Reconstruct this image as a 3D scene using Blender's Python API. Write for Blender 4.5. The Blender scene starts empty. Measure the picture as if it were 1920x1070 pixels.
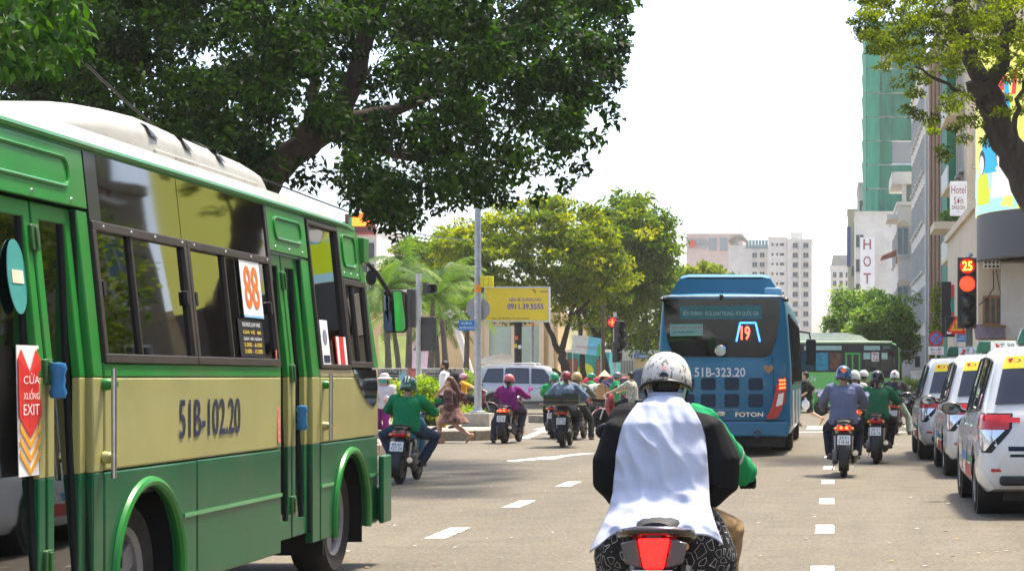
import bpy, math, random
import numpy as np
from mathutils import Vector, Matrix, noise

# ------------------------------------------------------------------ camera, sky, sun, exposure
SC = bpy.context.scene
COL = SC.collection
FPX, VX, VY, CAMH = 3600.0, 1565.0, 705.0, 1.48      # focal length and vanishing point in pixels of the 1920 px photograph
cam_d = bpy.data.cameras.new('camera'); cam = bpy.data.objects.new('camera', cam_d); COL.objects.link(cam)
cam_d.sensor_width = 36.0; cam_d.lens = FPX/1920*36.0
cam_d.shift_x = -(VX-960)/1920; cam_d.shift_y = (VY-535)/1920
cam.location = (0, 0, CAMH); cam.rotation_euler = (math.pi/2, 0, 0)
cam_d.clip_start = 0.1; cam_d.clip_end = 6000
SC.camera = cam
SC.render.resolution_x, SC.render.resolution_y = 1024, 570

SUN_ELEV, SUN_AZ = 68.0, 30.0      # azimuth from straight ahead (+Y), negative = left
world = bpy.data.worlds.new('World'); SC.world = world; world.use_nodes = True
wn = world.node_tree.nodes; wl = world.node_tree.links
bg = wn['Background']; sky = wn.new('ShaderNodeTexSky'); sky.sky_type = 'NISHITA'; sky.sun_disc = False
sky.sun_elevation = math.radians(SUN_ELEV); sky.sun_rotation = math.radians(SUN_AZ)
sky.air_density = 0.8; sky.dust_density = 3.0; sky.ozone_density = 1.0
wl.new(sky.outputs[0], bg.inputs[0]); bg.inputs[1].default_value = 0.15
sun_d = bpy.data.lights.new('sun', 'SUN'); sun = bpy.data.objects.new('sun', sun_d); COL.objects.link(sun)
sun_d.energy = 3.2; sun_d.angle = math.radians(7.0); sun_d.color = (1.0, 0.91, 0.76)
_e, _a = math.radians(SUN_ELEV), math.radians(SUN_AZ)
SUN_DIR = Vector((math.sin(_a)*math.cos(_e), math.cos(_a)*math.cos(_e), math.sin(_e)))
sun.rotation_euler = SUN_DIR.to_track_quat('Z', 'Y').to_euler(); sun.location = (0, 0, 60)
vs = SC.view_settings
vs.view_transform = 'Standard'; vs.look = 'None'; vs.gamma = 1.0; vs.use_curve_mapping = False
vs.exposure = 1.5

# ------------------------------------------------------------------ helpers
R = math.radians
def P(px, py, Y): return Vector(((px-VX)*Y/FPX, Y, CAMH + (VY-py)*Y/FPX))
def PX(px, Y): return (px-VX)*Y/FPX
def PZ(py, Y): return CAMH + (VY-py)*Y/FPX

def finish(me, smooth, angle=40):
    if smooth:
        me.polygons.foreach_set('use_smooth', [True]*len(me.polygons))
        me.set_sharp_from_angle(angle=R(angle))

def link(name, me, parent=None, mats=None, loc=None, rot=None):
    o = bpy.data.objects.new(name, me); COL.objects.link(o)
    if mats is not None and me is not None:
        for m in (mats if isinstance(mats, (list, tuple)) else [mats]): me.materials.append(m)
    if parent: o.parent = parent
    if loc is not None: o.location = loc
    if rot is not None: o.rotation_euler = rot
    return o

def thing(name, label, cat, loc=(0, 0, 0), rz=0.0, group=None):
    o = bpy.data.objects.new(name, None); COL.objects.link(o)
    o.location = loc; o.rotation_euler = (0, 0, rz); o['label'] = label; o['category'] = cat
    o.empty_display_size = 0.2
    if group: o['group'] = group
    return o
def tag(o, label, cat, group=None):
    o['label'] = label; o['category'] = cat
    if group: o['group'] = group
    return o
def struct(o): o['kind'] = 'structure'; return o

class MB:
    """collects geometry for ONE mesh object"""
    def __init__(s): s.v = []; s.f = []; s.mi = []
    def add(s, vs, fs, mi=0, M=None):
        b = len(s.v)
        if M is not None: vs = [M @ Vector(v) for v in vs]
        s.v.extend([tuple(v) for v in vs]); s.f.extend([tuple(b+i for i in f) for f in fs]); s.mi.extend([mi]*len(fs))
        return s
    def box(s, c, d, mi=0, M=None, rz=0, rx=0, ry=0):
        x, y, z = d[0]/2, d[1]/2, d[2]/2
        vs = [(-x,-y,-z),(x,-y,-z),(x,y,-z),(-x,y,-z),(-x,-y,z),(x,-y,z),(x,y,z),(-x,y,z)]
        T = Matrix.Translation(c)
        if rz or rx or ry: T = T @ Matrix.Rotation(rz,4,'Z') @ Matrix.Rotation(ry,4,'Y') @ Matrix.Rotation(rx,4,'X')
        if M is not None: T = M @ T
        return s.add(vs, [(0,3,2,1),(4,5,6,7),(0,1,5,4),(1,2,6,5),(2,3,7,6),(3,0,4,7)], mi, T)
    def b2(s, x0, x1, y0, y1, z0, z1, mi=0):
        return s.box(((x0+x1)/2,(y0+y1)/2,(z0+z1)/2), (abs(x1-x0),abs(y1-y0),abs(z1-z0)), mi)
    def prism(s, poly, axis, a0, a1, mi=0, M=None):
        """poly in the two other axes, extruded along axis ('X': poly=(y,z), 'Y': (x,z), 'Z': (x,y))"""
        def w(p, a):
            return (a,p[0],p[1]) if axis=='X' else (p[0],a,p[1]) if axis=='Y' else (p[0],p[1],a)
        n = len(poly); vs = [w(p,a0) for p in poly]+[w(p,a1) for p in poly]
        fs = [tuple(range(n)), tuple(range(2*n-1,n-1,-1))]+[(i,i+n,(i+1)%n+n,(i+1)%n) for i in range(n)]
        area = sum(poly[i][0]*poly[(i+1)%n][1]-poly[(i+1)%n][0]*poly[i][1] for i in range(n))
        flip = (area > 0) == ((a1 > a0) == (axis != 'Y'))
        if not flip: fs = [f[::-1] for f in fs]
        return s.add(vs, fs, mi, M)
    def loft(s, rings, caps=True, mi=0, closed=True, M=None):
        n = len(rings[0]); vs = [p for r in rings for p in r]; fs = []
        for k in range(len(rings)-1):
            for i in range(n if closed else n-1):
                j = (i+1) % n
                fs.append((k*n+i, k*n+j, (k+1)*n+j, (k+1)*n+i))
        if caps and closed:
            fs.append(tuple(range(n))[::-1]); fs.append(tuple((len(rings)-1)*n+i for i in range(n)))
        return s.add(vs, fs, mi, M)
    def tube(s, pts, rad, n=8, mi=0, caps=True, flat=1.0, M=None):
        pts = [Vector(p) for p in pts]; m = len(pts)
        rad = [rad]*m if isinstance(rad, (int, float)) else rad
        t = (pts[1]-pts[0]).normalized()
        u = t.orthogonal().normalized() if abs(t.z) > .9 else t.cross(Vector((0,0,1))).normalized()
        rings = []
        for i in range(m):
            tt = (pts[min(i+1,m-1)]-pts[max(i-1,0)])
            if tt.length < 1e-9: tt = t
            tt = tt.normalized(); u = (u - tt*u.dot(tt)).normalized(); w = tt.cross(u)
            rings.append([pts[i]+u*(math.cos(2*math.pi*k/n)*rad[i])+w*(math.sin(2*math.pi*k/n)*rad[i]*flat) for k in range(n)])
        return s.loft(rings, caps, mi, True, M)
    def lathe(s, prof, c=(0,0,0), axis='Z', n=24, mi=0, sx=1, sy=1, a0=0, a1=2*math.pi, M=None):
        """prof: (radius, height) list"""
        full = abs(a1-a0-2*math.pi) < 1e-6; cnt = n if full else n+1
        rings = []
        for r, h in prof:
            ring = []
            for k in range(cnt):
                a = a0+(a1-a0)*k/n; x, y = r*math.cos(a)*sx, r*math.sin(a)*sy
                p = (x,y,h) if axis=='Z' else (h,x,y) if axis=='X' else (y,h,x)
                ring.append((p[0]+c[0],p[1]+c[1],p[2]+c[2]))
            rings.append(ring)
        return s.loft(rings, full, mi, full, M)
    def ball(s, c, r, n=12, mi=0, M=None):
        r = (r,r,r) if isinstance(r,(int,float)) else r
        m = max(4, n//2); rings = []
        for k in range(m+1):
            a = math.pi*(k+.02)/(m+.04)-math.pi/2
            rings.append([(c[0]+r[0]*math.cos(a)*math.cos(2*math.pi*i/n), c[1]+r[1]*math.cos(a)*math.sin(2*math.pi*i/n), c[2]+r[2]*math.sin(a)) for i in range(n)])
        return s.loft(rings, True, mi, True, M)
    def mesh(s, name='m', smooth=True, angle=40):
        me = bpy.data.meshes.new(name); me.from_pydata(s.v, [], s.f)
        me.polygons.foreach_set('material_index', s.mi); finish(me, smooth, angle); me.update(); return me
    def build(s, name, mats, parent=None, loc=None, rot=None, smooth=True, bev=0, seg=2, angle=40):
        o = link(name, s.mesh(name, smooth, angle), parent, mats, loc, rot)
        if bev:
            m = o.modifiers.new('bevel', 'BEVEL'); m.width = bev; m.segments = seg; m.limit_method = 'ANGLE'; m.angle_limit = R(35)
        return o

def rrect(x0, x1, y0, y1, r, k=5):
    """rounded rectangle polygon, counter-clockwise"""
    out = []
    for cx, cy, a in ((x1-r,y0+r,-90),(x1-r,y1-r,0),(x0+r,y1-r,90),(x0+r,y0+r,180)):
        for i in range(k+1): out.append((cx+r*math.cos(R(a+90*i/k)), cy+r*math.sin(R(a+90*i/k))))
    return out
def circ(cx, cy, r, n=24, a0=0, a1=360):
    full = a1-a0 == 360
    return [(cx+r*math.cos(R(a0+(a1-a0)*i/n)), cy+r*math.sin(R(a0+(a1-a0)*i/n))) for i in range(n if full else n+1)]

def np_mesh(name, V, F, mats, parent=None, attr=None):
    """fast mesh from numpy: V (n,3), F (m,k)"""
    me = bpy.data.meshes.new(name); k = F.shape[1]
    me.vertices.add(len(V)); me.vertices.foreach_set('co', V.astype(np.float32).ravel())
    me.loops.add(F.size); me.loops.foreach_set('vertex_index', F.astype(np.int32).ravel())
    me.polygons.add(len(F)); me.polygons.foreach_set('loop_start', np.arange(0, F.size, k, dtype=np.int32))
    if attr is not None:
        a = me.attributes.new('tone', 'FLOAT', 'FACE'); a.data.foreach_set('value', attr.astype(np.float32))
    me.update(calc_edges=True); me.validate()
    return link(name, me, parent, mats)

# ------------------------------------------------------------------ materials
MATS = {}
def mat(name, col=(.5,.5,.5), rough=.5, metal=0, var=.12, scale=6, bump=0, bscale=60, coat=0, spec=.5, emit=0, trans=0, ior=1.45, dirt=0, alpha=1, stretch=None):
    if name in MATS: return MATS[name]
    m = bpy.data.materials.new(name); m.use_nodes = True; nt = m.node_tree; N = nt.nodes; L = nt.links
    b = N['Principled BSDF']
    b.inputs['Roughness'].default_value = rough; b.inputs['Metallic'].default_value = metal
    b.inputs['Specular IOR Level'].default_value = spec; b.inputs['Coat Weight'].default_value = coat; b.inputs['Coat Roughness'].default_value = .06
    b.inputs['Transmission Weight'].default_value = trans; b.inputs['IOR'].default_value = ior; b.inputs['Alpha'].default_value = alpha
    tc = N.new('ShaderNodeTexCoord'); mp = N.new('ShaderNodeMapping'); L.new(tc.outputs['Object'], mp.inputs[0])
    if stretch: mp.inputs['Scale'].default_value = stretch
    c = (*col, 1)
    if var:
        nz = N.new('ShaderNodeTexNoise'); nz.inputs['Scale'].default_value = scale; nz.inputs['Detail'].default_value = 6; nz.inputs['Roughness'].default_value = .65
        L.new(mp.outputs[0], nz.inputs['Vector'])
        mx = N.new('ShaderNodeMix'); mx.data_type = 'RGBA'
        mx.inputs[6].default_value = tuple(max(0, x*(1-var)) for x in col)+(1,); mx.inputs[7].default_value = tuple(min(1, x*(1+var)) for x in col)+(1,)
        rp = N.new('ShaderNodeMapRange'); rp.inputs[1].default_value = .3; rp.inputs[2].default_value = .7
        L.new(nz.outputs['Fac'], rp.inputs[0]); L.new(rp.outputs[0], mx.inputs[0]); out = mx.outputs[2]
        if dirt:
            n2 = N.new('ShaderNodeTexNoise'); n2.inputs['Scale'].default_value = scale*.35; n2.inputs['Detail'].default_value = 9; n2.inputs['Roughness'].default_value = .75
            L.new(mp.outputs[0], n2.inputs['Vector'])
            r2 = N.new('ShaderNodeMapRange'); r2.inputs[1].default_value = .48; r2.inputs[2].default_value = .72; r2.inputs[4].default_value = dirt
            L.new(n2.outputs['Fac'], r2.inputs[0])
            m2 = N.new('ShaderNodeMix'); m2.data_type = 'RGBA'; m2.inputs[7].default_value = (.16,.13,.09,1)
            L.new(r2.outputs[0], m2.inputs[0]); L.new(out, m2.inputs[6]); out = m2.outputs[2]
        L.new(out, b.inputs['Base Color'])
        if not metal or rough > .3:
            rr = N.new('ShaderNodeMapRange'); rr.inputs[3].default_value = max(0, rough-.07); rr.inputs[4].default_value = min(1, rough+.09)
            L.new(nz.outputs['Fac'], rr.inputs[0]); L.new(rr.outputs[0], b.inputs['Roughness'])
    else: b.inputs['Base Color'].default_value = c
    if emit: b.inputs['Emission Color'].default_value = c; b.inputs['Emission Strength'].default_value = emit
    if bump:
        nb = N.new('ShaderNodeTexNoise'); nb.inputs['Scale'].default_value = bscale; nb.inputs['Detail'].default_value = 5
        L.new(mp.outputs[0], nb.inputs['Vector'])
        bp = N.new('ShaderNodeBump'); bp.inputs['Strength'].default_value = bump; bp.inputs['Distance'].default_value = .02
        L.new(nb.outputs['Fac'], bp.inputs['Height']); L.new(bp.outputs[0], b.inputs['Normal'])
    MATS[name] = m; return m

def glass_mat(name, tint, rough=.02, mixf=.55):
    """window glass: tinted see-through plus a mirror reflection growing towards grazing angles"""
    if name in MATS: return MATS[name]
    m = bpy.data.materials.new(name); m.use_nodes = True; nt = m.node_tree; N = nt.nodes; L = nt.links
    N.remove(N['Principled BSDF'])
    tr = N.new('ShaderNodeBsdfTransparent'); tr.inputs[0].default_value = (*tint, 1)
    gl = N.new('ShaderNodeBsdfGlossy'); gl.inputs['Roughness'].default_value = rough; gl.inputs[0].default_value = (1,1,1,1)
    fr = N.new('ShaderNodeFresnel'); fr.inputs[0].default_value = 1.52
    geo = N.new('ShaderNodeNewGeometry')
    mr = N.new('ShaderNodeMapRange'); mr.inputs[3].default_value = mixf*.35; mr.inputs[4].default_value = 1.0
    mx = N.new('ShaderNodeMixShader')
    tc = N.new('ShaderNodeTexCoord'); nb = N.new('ShaderNodeTexNoise'); nb.inputs['Scale'].default_value = 1.3; nb.inputs['Detail'].default_value = 1
    bp = N.new('ShaderNodeBump'); bp.inputs['Strength'].default_value = .02; bp.inputs['Distance'].default_value = .1
    L.new(tc.outputs['Object'], nb.inputs[0]); L.new(nb.outputs[0], bp.inputs['Height']); L.new(bp.outputs[0], gl.inputs['Normal'])
    L.new(fr.outputs[0], mr.inputs[0]); L.new(mr.outputs[0], mx.inputs[0]); L.new(tr.outputs[0], mx.inputs[1]); L.new(gl.outputs[0], mx.inputs[2])
    L.new(mx.outputs[0], N['Material Output'].inputs[0])
    MATS[name] = m; return m

def emis(name, col, strength):
    new = name not in MATS; m = mat(name, col, .5, var=0, emit=strength)
    if new: m.node_tree.nodes['Principled BSDF'].inputs['Base Color'].default_value = (*[c*.15 for c in col], 1)
    return m

def leaf_mat(name, cols, trans=.5, rough=.45, tcol=None, spec=.35):
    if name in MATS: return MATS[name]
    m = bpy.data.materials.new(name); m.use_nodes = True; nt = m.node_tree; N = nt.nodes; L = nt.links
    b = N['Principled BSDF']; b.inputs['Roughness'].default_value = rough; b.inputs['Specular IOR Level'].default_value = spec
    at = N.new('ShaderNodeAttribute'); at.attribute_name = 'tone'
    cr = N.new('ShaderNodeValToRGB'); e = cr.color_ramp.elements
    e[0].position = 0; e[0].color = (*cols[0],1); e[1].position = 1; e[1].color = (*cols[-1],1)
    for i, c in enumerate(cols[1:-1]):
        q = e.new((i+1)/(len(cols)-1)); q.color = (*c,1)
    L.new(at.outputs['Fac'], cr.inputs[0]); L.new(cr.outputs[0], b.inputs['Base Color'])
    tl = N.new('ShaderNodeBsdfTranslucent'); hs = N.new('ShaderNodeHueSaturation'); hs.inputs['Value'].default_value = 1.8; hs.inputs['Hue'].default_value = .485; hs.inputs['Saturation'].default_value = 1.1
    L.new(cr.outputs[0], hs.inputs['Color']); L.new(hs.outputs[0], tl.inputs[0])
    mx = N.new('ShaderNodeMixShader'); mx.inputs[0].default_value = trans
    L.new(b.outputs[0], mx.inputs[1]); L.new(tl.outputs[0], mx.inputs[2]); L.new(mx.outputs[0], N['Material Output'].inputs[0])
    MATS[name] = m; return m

# shared materials
BLACK = mat('black plastic', (.012,.012,.013), .45)
RUBBER = mat('tyre rubber', (.018,.018,.019), .85, bump=.3, bscale=80, dirt=.25)
STEEL = mat('brushed steel', (.55,.55,.55), .3, 1)
CHROME = mat('chrome', (.8,.8,.82), .08, 1, var=0)
GALV = mat('galvanised post', (.42,.44,.45), .5, .55, var=.2, scale=9, dirt=.25)
CONC = mat('concrete', (.36,.33,.28), .9, var=.25, scale=4, bump=.5, bscale=40, dirt=.5)
WHITE = mat('white paint', (.78,.78,.75), .4)
SKIN = mat('skin tan', (.50,.29,.19), .5, var=.08, scale=14)
REDLAMP = mat('red lamp lens', (.55,.012,.012), .15, coat=.6)
REDLIT = emis('lit brake lamp', (1,.045,.01), 5.0)
AMBER = mat('amber lens', (.9,.32,.03), .2, coat=.5)
CLEAR = mat('clear lens', (.75,.77,.8), .08, .6, var=0)
MIRROR = mat('mirror glass', (.85,.87,.88), .03, 1, var=0)
DGLASS = glass_mat('dark tinted glass', (.10,.11,.11), mixf=.16)
MGLASS = glass_mat('clear window glass', (.55,.6,.58))
ALLOY = mat('alloy wheel', (.5,.5,.51), .28, .9)

# ------------------------------------------------------------------ lettering
_txt = {}
def text_mesh(s, ext=0.0, bold=0.0):
    key = (s, ext, bold)
    if key in _txt: return _txt[key]
    cu = bpy.data.curves.new('t', 'FONT'); cu.body = s; cu.size = 1.0; cu.align_x = 'CENTER'; cu.align_y = 'CENTER'
    cu.extrude = ext; cu.offset = bold; cu.resolution_u = 3
    o = bpy.data.objects.new('t', cu); COL.objects.link(o)
    bpy.context.view_layer.update()
    dg = bpy.context.evaluated_depsgraph_get()
    me = bpy.data.meshes.new_from_object(o.evaluated_get(dg)); me.materials.clear()
    bpy.data.objects.remove(o); bpy.data.curves.remove(cu)
    n = len(me.vertices); co = np.zeros(n*3, np.float32); me.vertices.foreach_get('co', co); co = co.reshape(-1,3)
    lo, hi = co.min(0), co.max(0)
    co[:, :2] -= (lo[:2]+hi[:2])/2
    me.vertices.foreach_set('co', co.ravel()); me.update()
    _txt[key] = (me, float(hi[0]-lo[0]), float(hi[1]-lo[1])); return _txt[key]

def lettering(s, c, right, up, h, m, parent=None, w=None, ext=0.02, name='lettering', bold=0.0, off=.003):
    """writing centred at c, h high (and w wide when given), along the vectors right and up"""
    me, tw, th = text_mesh(s, ext, bold); me = me.copy()
    r = Vector(right).normalized(); u = Vector(up).normalized(); n = r.cross(u)
    sy = h/th; sx = w/tw if w else sy
    o = link(name, me, parent, m)
    M = Matrix(((r.x,u.x,n.x,0),(r.y,u.y,n.y,0),(r.z,u.z,n.z,0),(0,0,0,1)))
    o.matrix_local = Matrix.Translation(Vector(c)+n*off) @ M @ Matrix.Diagonal((sx, sy, min(sx,sy)*.2, 1))
    return o
# ------------------------------------------------------------------ ground, road, pavements
def asphalt():
    m = bpy.data.materials.new('asphalt'); m.use_nodes = True; nt = m.node_tree; N = nt.nodes; L = nt.links
    b = N['Principled BSDF']; tc = N.new('ShaderNodeTexCoord')
    def nz(s, d=4, r=.6, stretch=None):
        n = N.new('ShaderNodeTexNoise'); n.inputs['Scale'].default_value = s; n.inputs['Detail'].default_value = d; n.inputs['Roughness'].default_value = r
        if stretch:
            mp = N.new('ShaderNodeMapping'); mp.inputs['Scale'].default_value = stretch; L.new(tc.outputs['Object'], mp.inputs[0]); L.new(mp.outputs[0], n.inputs['Vector'])
        else: L.new(tc.outputs['Object'], n.inputs['Vector'])
        return n
    big = nz(.22, 4, .6); mid = nz(1.7, 7, .7); fine = nz(24, 6, .8); lane = nz(.5, 5, .6, (1.6,.10,1)); grain = nz(110, 2, .5)
    def ramp(src, p0, c0, p1, c1):
        r = N.new('ShaderNodeValToRGB'); r.color_ramp.elements[0].position = p0; r.color_ramp.elements[0].color = (*c0,1)
        r.color_ramp.elements[1].position = p1; r.color_ramp.elements[1].color = (*c1,1); L.new(src.outputs['Fac'], r.inputs[0]); return r
    base = ramp(big, .32, (.140,.122,.088), .7, (.162,.142,.105))
    def mult(a, bb, f=1.0):
        x = N.new('ShaderNodeMix'); x.data_type = 'RGBA'; x.blend_type = 'MULTIPLY'; x.inputs[0].default_value = f
        L.new(a, x.inputs[6]); L.new(bb, x.inputs[7]); return x.outputs[2]
    c = mult(base.outputs[0], ramp(mid, .35, (.82,.82,.82), .68, (1.12,1.1,1.06)).outputs[0])
    c = mult(c, ramp(fine, .36, (.40,.40,.40), .66, (1.5,1.48,1.44)).outputs[0])
    c = mult(c, ramp(grain, .35, (.7,.7,.7), .68, (1.25,1.25,1.25)).outputs[0])
    c = mult(c, ramp(lane, .36, (.88,.88,.88), .6, (1.04,1.04,1.03)).outputs[0])
    # cracks
    vo = N.new('ShaderNodeTexVoronoi'); vo.feature = 'DISTANCE_TO_EDGE'; vo.inputs['Scale'].default_value = .16
    wp = nz(.9, 6, .7); ad = N.new('ShaderNodeMix'); ad.data_type = 'VECTOR'; ad.inputs[0].default_value = .35
    L.new(tc.outputs['Object'], ad.inputs[4]); L.new(wp.outputs['Color'], ad.inputs[5]); L.new(ad.outputs[1], vo.inputs['Vector'])
    cr = N.new('ShaderNodeMapRange'); cr.inputs[1].default_value = 0; cr.inputs[2].default_value = .002; cr.inputs[3].default_value = .25; cr.inputs[4].default_value = 0
    L.new(vo.outputs[0], cr.inputs[0])
    x = N.new('ShaderNodeMix'); x.data_type = 'RGBA'; x.inputs[7].default_value = (.035,.03,.026,1); L.new(cr.outputs[0], x.inputs[0]); L.new(c, x.inputs[6])
    # oil drip spots
    oil = nz(.8, 3, .55, (1.0,.35,1)); orr = N.new('ShaderNodeMapRange'); orr.inputs[1].default_value = .64; orr.inputs[2].default_value = .78; orr.inputs[4].default_value = .5
    L.new(oil.outputs['Fac'], orr.inputs[0])
    x2 = N.new('ShaderNodeMix'); x2.data_type = 'RGBA'; x2.inputs[7].default_value = (.05,.045,.04,1); L.new(orr.outputs[0], x2.inputs[0]); L.new(x.outputs[2], x2.inputs[6])
    L.new(x2.outputs[2], b.inputs['Base Color']); b.inputs['Roughness'].default_value = .82
    b.inputs['Specular IOR Level'].default_value = .35
    bp = N.new('ShaderNodeBump'); bp.inputs['Strength'].default_value = .55; bp.inputs['Distance'].default_value = .012
    L.new(fine.outputs['Fac'], bp.inputs['Height']); L.new(bp.outputs[0], b.inputs['Normal'])
    return m
ASPH = asphalt()
PAVE = mat('paving', (.34,.29,.22), .85, var=.2, scale=1.5, bump=.3, bscale=30, dirt=.35)
EARTH = mat('far ground', (.2,.18,.14), .95, var=.2, scale=.05)
ROADWHITE = mat('worn road paint', (.62,.58,.50), .7, var=.12, scale=14, bump=.3, bscale=70, dirt=.45)
KERB = mat('kerb stone', (.27,.22,.165), .9, var=.3, scale=5, bump=.6, bscale=25, dirt=.5)

m = MB(); m.add([(-1500,-300,0),(1500,-300,0),(1500,3000,0),(-1500,3000,0)], [(0,1,2,3)])
struct(m.build('ground', EARTH, loc=(0,0,-.05), smooth=False))
m = MB(); m.add([(-160,-40,0),(160,-40,0),(160,420,0),(-160,420,0)], [(0,1,2,3)])
struct(m.build('road', ASPH, smooth=False))

# painted markings, each one its own sheet under the road
road = bpy.data.objects['road']
def marking(poly, name):
    q = MB(); q.add([(x,y,0) for x, y in poly], [tuple(range(len(poly)))]); return q.build(name, ROADWHITE, road, loc=(0,0,.005), smooth=False)
def worn(poly, seed=0):
    """chip the outline of a painted stroke a little"""
    rng = random.Random(seed); out = []
    n = len(poly)
    for i in range(n):
        a, b = Vector(poly[i]), Vector(poly[(i+1)%n]); k = max(1, int((b-a).length/.09))
        for j in range(k):
            p = a.lerp(b, j/k); out.append((p.x+rng.uniform(-.008,.008), p.y+rng.uniform(-.012,.012)))
    return out
for i in range(8):
    y0 = 18.06+i*4.15-4.15*1
    marking(worn([(-.185,y0),(-.005,y0),(-.005,y0+1.05),(-.185,y0+1.05)], i), 'lane_dash')
for i in range(7):
    y0 = 21.6+i*4.1-4.1*1
    marking(worn([(-3.75,y0),(-3.55,y0),(-3.55,y0+1.25),(-3.75,y0+1.25)], 20+i), 'lane_dash')
marking(worn([(-7.7,50.6),(3.3,50.6),(3.3,51.1),(-7.7,51.1)], 50), 'stop_line')
for i in range(13):
    x0 = -8.4+i*.95
    marking(worn([(x0,53.4),(x0+.45,53.4),(x0+.45,57.2),(x0,57.2)], 60+i), 'crossing_bar')
for i in range(9):
    x0 = 4.6
    marking(worn([(x0,60+i*1.2),(x0+3.2,60+i*1.2),(x0+3.2,60.5+i*1.2),(x0,60.5+i*1.2)], 80+i), 'crossing_bar')
marking(worn([(-5.75,33.6),(-5.6,33.2),(-5.2,34.1),(-5.0,34.0),(-4.95,35.4),(-4.55,36.9),(-4.85,36.9),(-5.25,35.2),(-5.35,35.3),(-5.42,34.7)], 99), 'turn_arrow')
marking(worn([(-7.5,45.6),(-7.25,45.6),(-7.9,52.8),(-8.1,52.8)], 98), 'edge_line')

def pavement(name, outline, h=.16, stones=None):
    """raised pavement slab; the kerb along the given part of the outline is built stone by stone"""
    q = MB(); q.prism(outline, 'Z', -.03, h-.012); o = struct(q.build(name, PAVE, smooth=False))
    rng = random.Random(len(outline))
    if stones:
        for a, b in zip(stones[:-1], stones[1:]):
            a, b = Vector(a), Vector(b); L_ = (b-a).length; n = max(1, round(L_/.9)); d = (b-a)/L_; nrm = Vector((-d.y, d.x))
            for k in range(n):
                p = a+d*(L_*(k+.5)/n)+nrm*.06; q = MB(); q.box((0,0,(h+.02)/2), (L_/n-.015, .2, h+.05))
                q.build('kerb_stone', KERB, o, loc=(p.x,p.y,rng.uniform(-.008,.008)), rot=(0,0,math.atan2(d.y,d.x)+rng.uniform(-.012,.012)), smooth=False, bev=.025)
    return o
corner = [(-60,46.0),(-11.6,45.6),(-10.4,44.2),(-9.2,43.9),(-8.3,44.2),(-7.8,45.0),(-7.75,46.5),(-8.1,50),(-8.8,53.4),(-10.5,57),(-13,59),(-60,60)]
pavement('corner_pavement', corner, .2, corner[1:11])
near = [(-30,-20),(-8.6,-20),(-8.6,37.0),(-9.4,39.5),(-11.5,40.5),(-30,41)]
pavement('left_pavement', near, .16, [(-8.6,18),(-8.6,37.0),(-9.4,39.5),(-11.5,40.5)])
right = [(3.5,-20),(40,-20),(40,56),(8,56),(5.2,54.5),(3.9,52),(3.5,49.5)]
pavement('right_pavement', right, .16, [(8,56),(5.2,54.5),(3.9,52),(3.5,49.5),(3.5,16)])
isl = [(-9.3,60.8),(-2.5,60.8),(-2.1,61.6),(-2.5,62.5),(-9.3,62.5),(-9.8,61.6)]
pavement('traffic_island', isl, .2, [(-9.8,61.6),(-9.3,60.8),(-2.5,60.8),(-2.1,61.6)])
far_r = [(5.5,92),(60,92),(60,420),(5.5,420)]
pavement('far_right_pavement', far_r, .16)
far_l = [(-90,92),(-8.5,92),(-8.5,420),(-90,420)]
pavement('far_left_pavement', far_l, .16)
# ------------------------------------------------------------------ vegetation
def leaf_cloud(clumps, L_, W_, seed, droop=.35, shell=.55, fold=.25, tone_clump=.35):
    """clumps: (cx,cy,cz, rx,ry,rz, n). returns V, F, tone of leaf quads spread through each clump's volume"""
    rg = np.random.default_rng(seed); Vs = []; Ts = []
    for (cx,cy,cz,rx,ry,rz,n) in clumps:
        n = int(n)
        d = rg.normal(size=(n,3)); d /= np.linalg.norm(d,axis=1)[:,None]
        r = rg.random(n)**(1/3*(1-shell)+.12) * rg.uniform(.75,1.12,n)
        c = d*r[:,None]*np.array([rx,ry,rz])+np.array([cx,cy,cz])
        ax = d*.8+rg.normal(size=(n,3))*.7; ax[:,2] -= droop; ax /= np.linalg.norm(ax,axis=1)[:,None]
        up = rg.normal(size=(n,3))*.6+np.array([0,0,1.0])
        sd = np.cross(ax, up); sd /= (np.linalg.norm(sd,axis=1)[:,None]+1e-9); nn = np.cross(sd, ax)
        l = L_*rg.uniform(.65,1.25,n)[:,None]; w = W_*rg.uniform(.7,1.2,n)[:,None]
        b = c-ax*l*.5; t = c+ax*l*.5-nn*l*.12; m1 = c+sd*w*.5+nn*w*fold-ax*l*.06; m2 = c-sd*w*.5+nn*w*fold-ax*l*.06
        Vs.append(np.stack([b,m1,t,m2],1).reshape(-1,3))
        Ts.append(np.clip(rg.normal(.5,.18,n)+rg.normal(0,tone_clump*.5), 0, 1))
    V = np.concatenate(Vs); T = np.concatenate(Ts); F = np.arange(len(V)).reshape(-1,4)
    return V, F, T

BARK = mat('bark', (.055,.041,.031), .9, var=.4, scale=9, bump=.9, bscale=22, stretch=(1,1,.3))
BARK2 = mat('pale bark', (.15,.12,.09), .9, var=.35, scale=8, bump=.8, bscale=18, stretch=(1,1,.3))

def limb(mb, pts, r0, r1, n=9, wob=.06, seed=0):
    rg = random.Random(seed); P_ = [Vector(p) for p in pts]; out = []; K = 5
    for a, b in zip(P_[:-1], P_[1:]):
        for k in range(K): out.append(a.lerp(b, k/K)+Vector((rg.uniform(-1,1),rg.uniform(-1,1),0))*wob*(1 if k else .3))
    out.append(P_[-1]); m_ = len(out)
    mb.tube(out, [r0+(r1-r0)*(i/(m_-1))**.8 for i in range(m_)], n)

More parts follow.
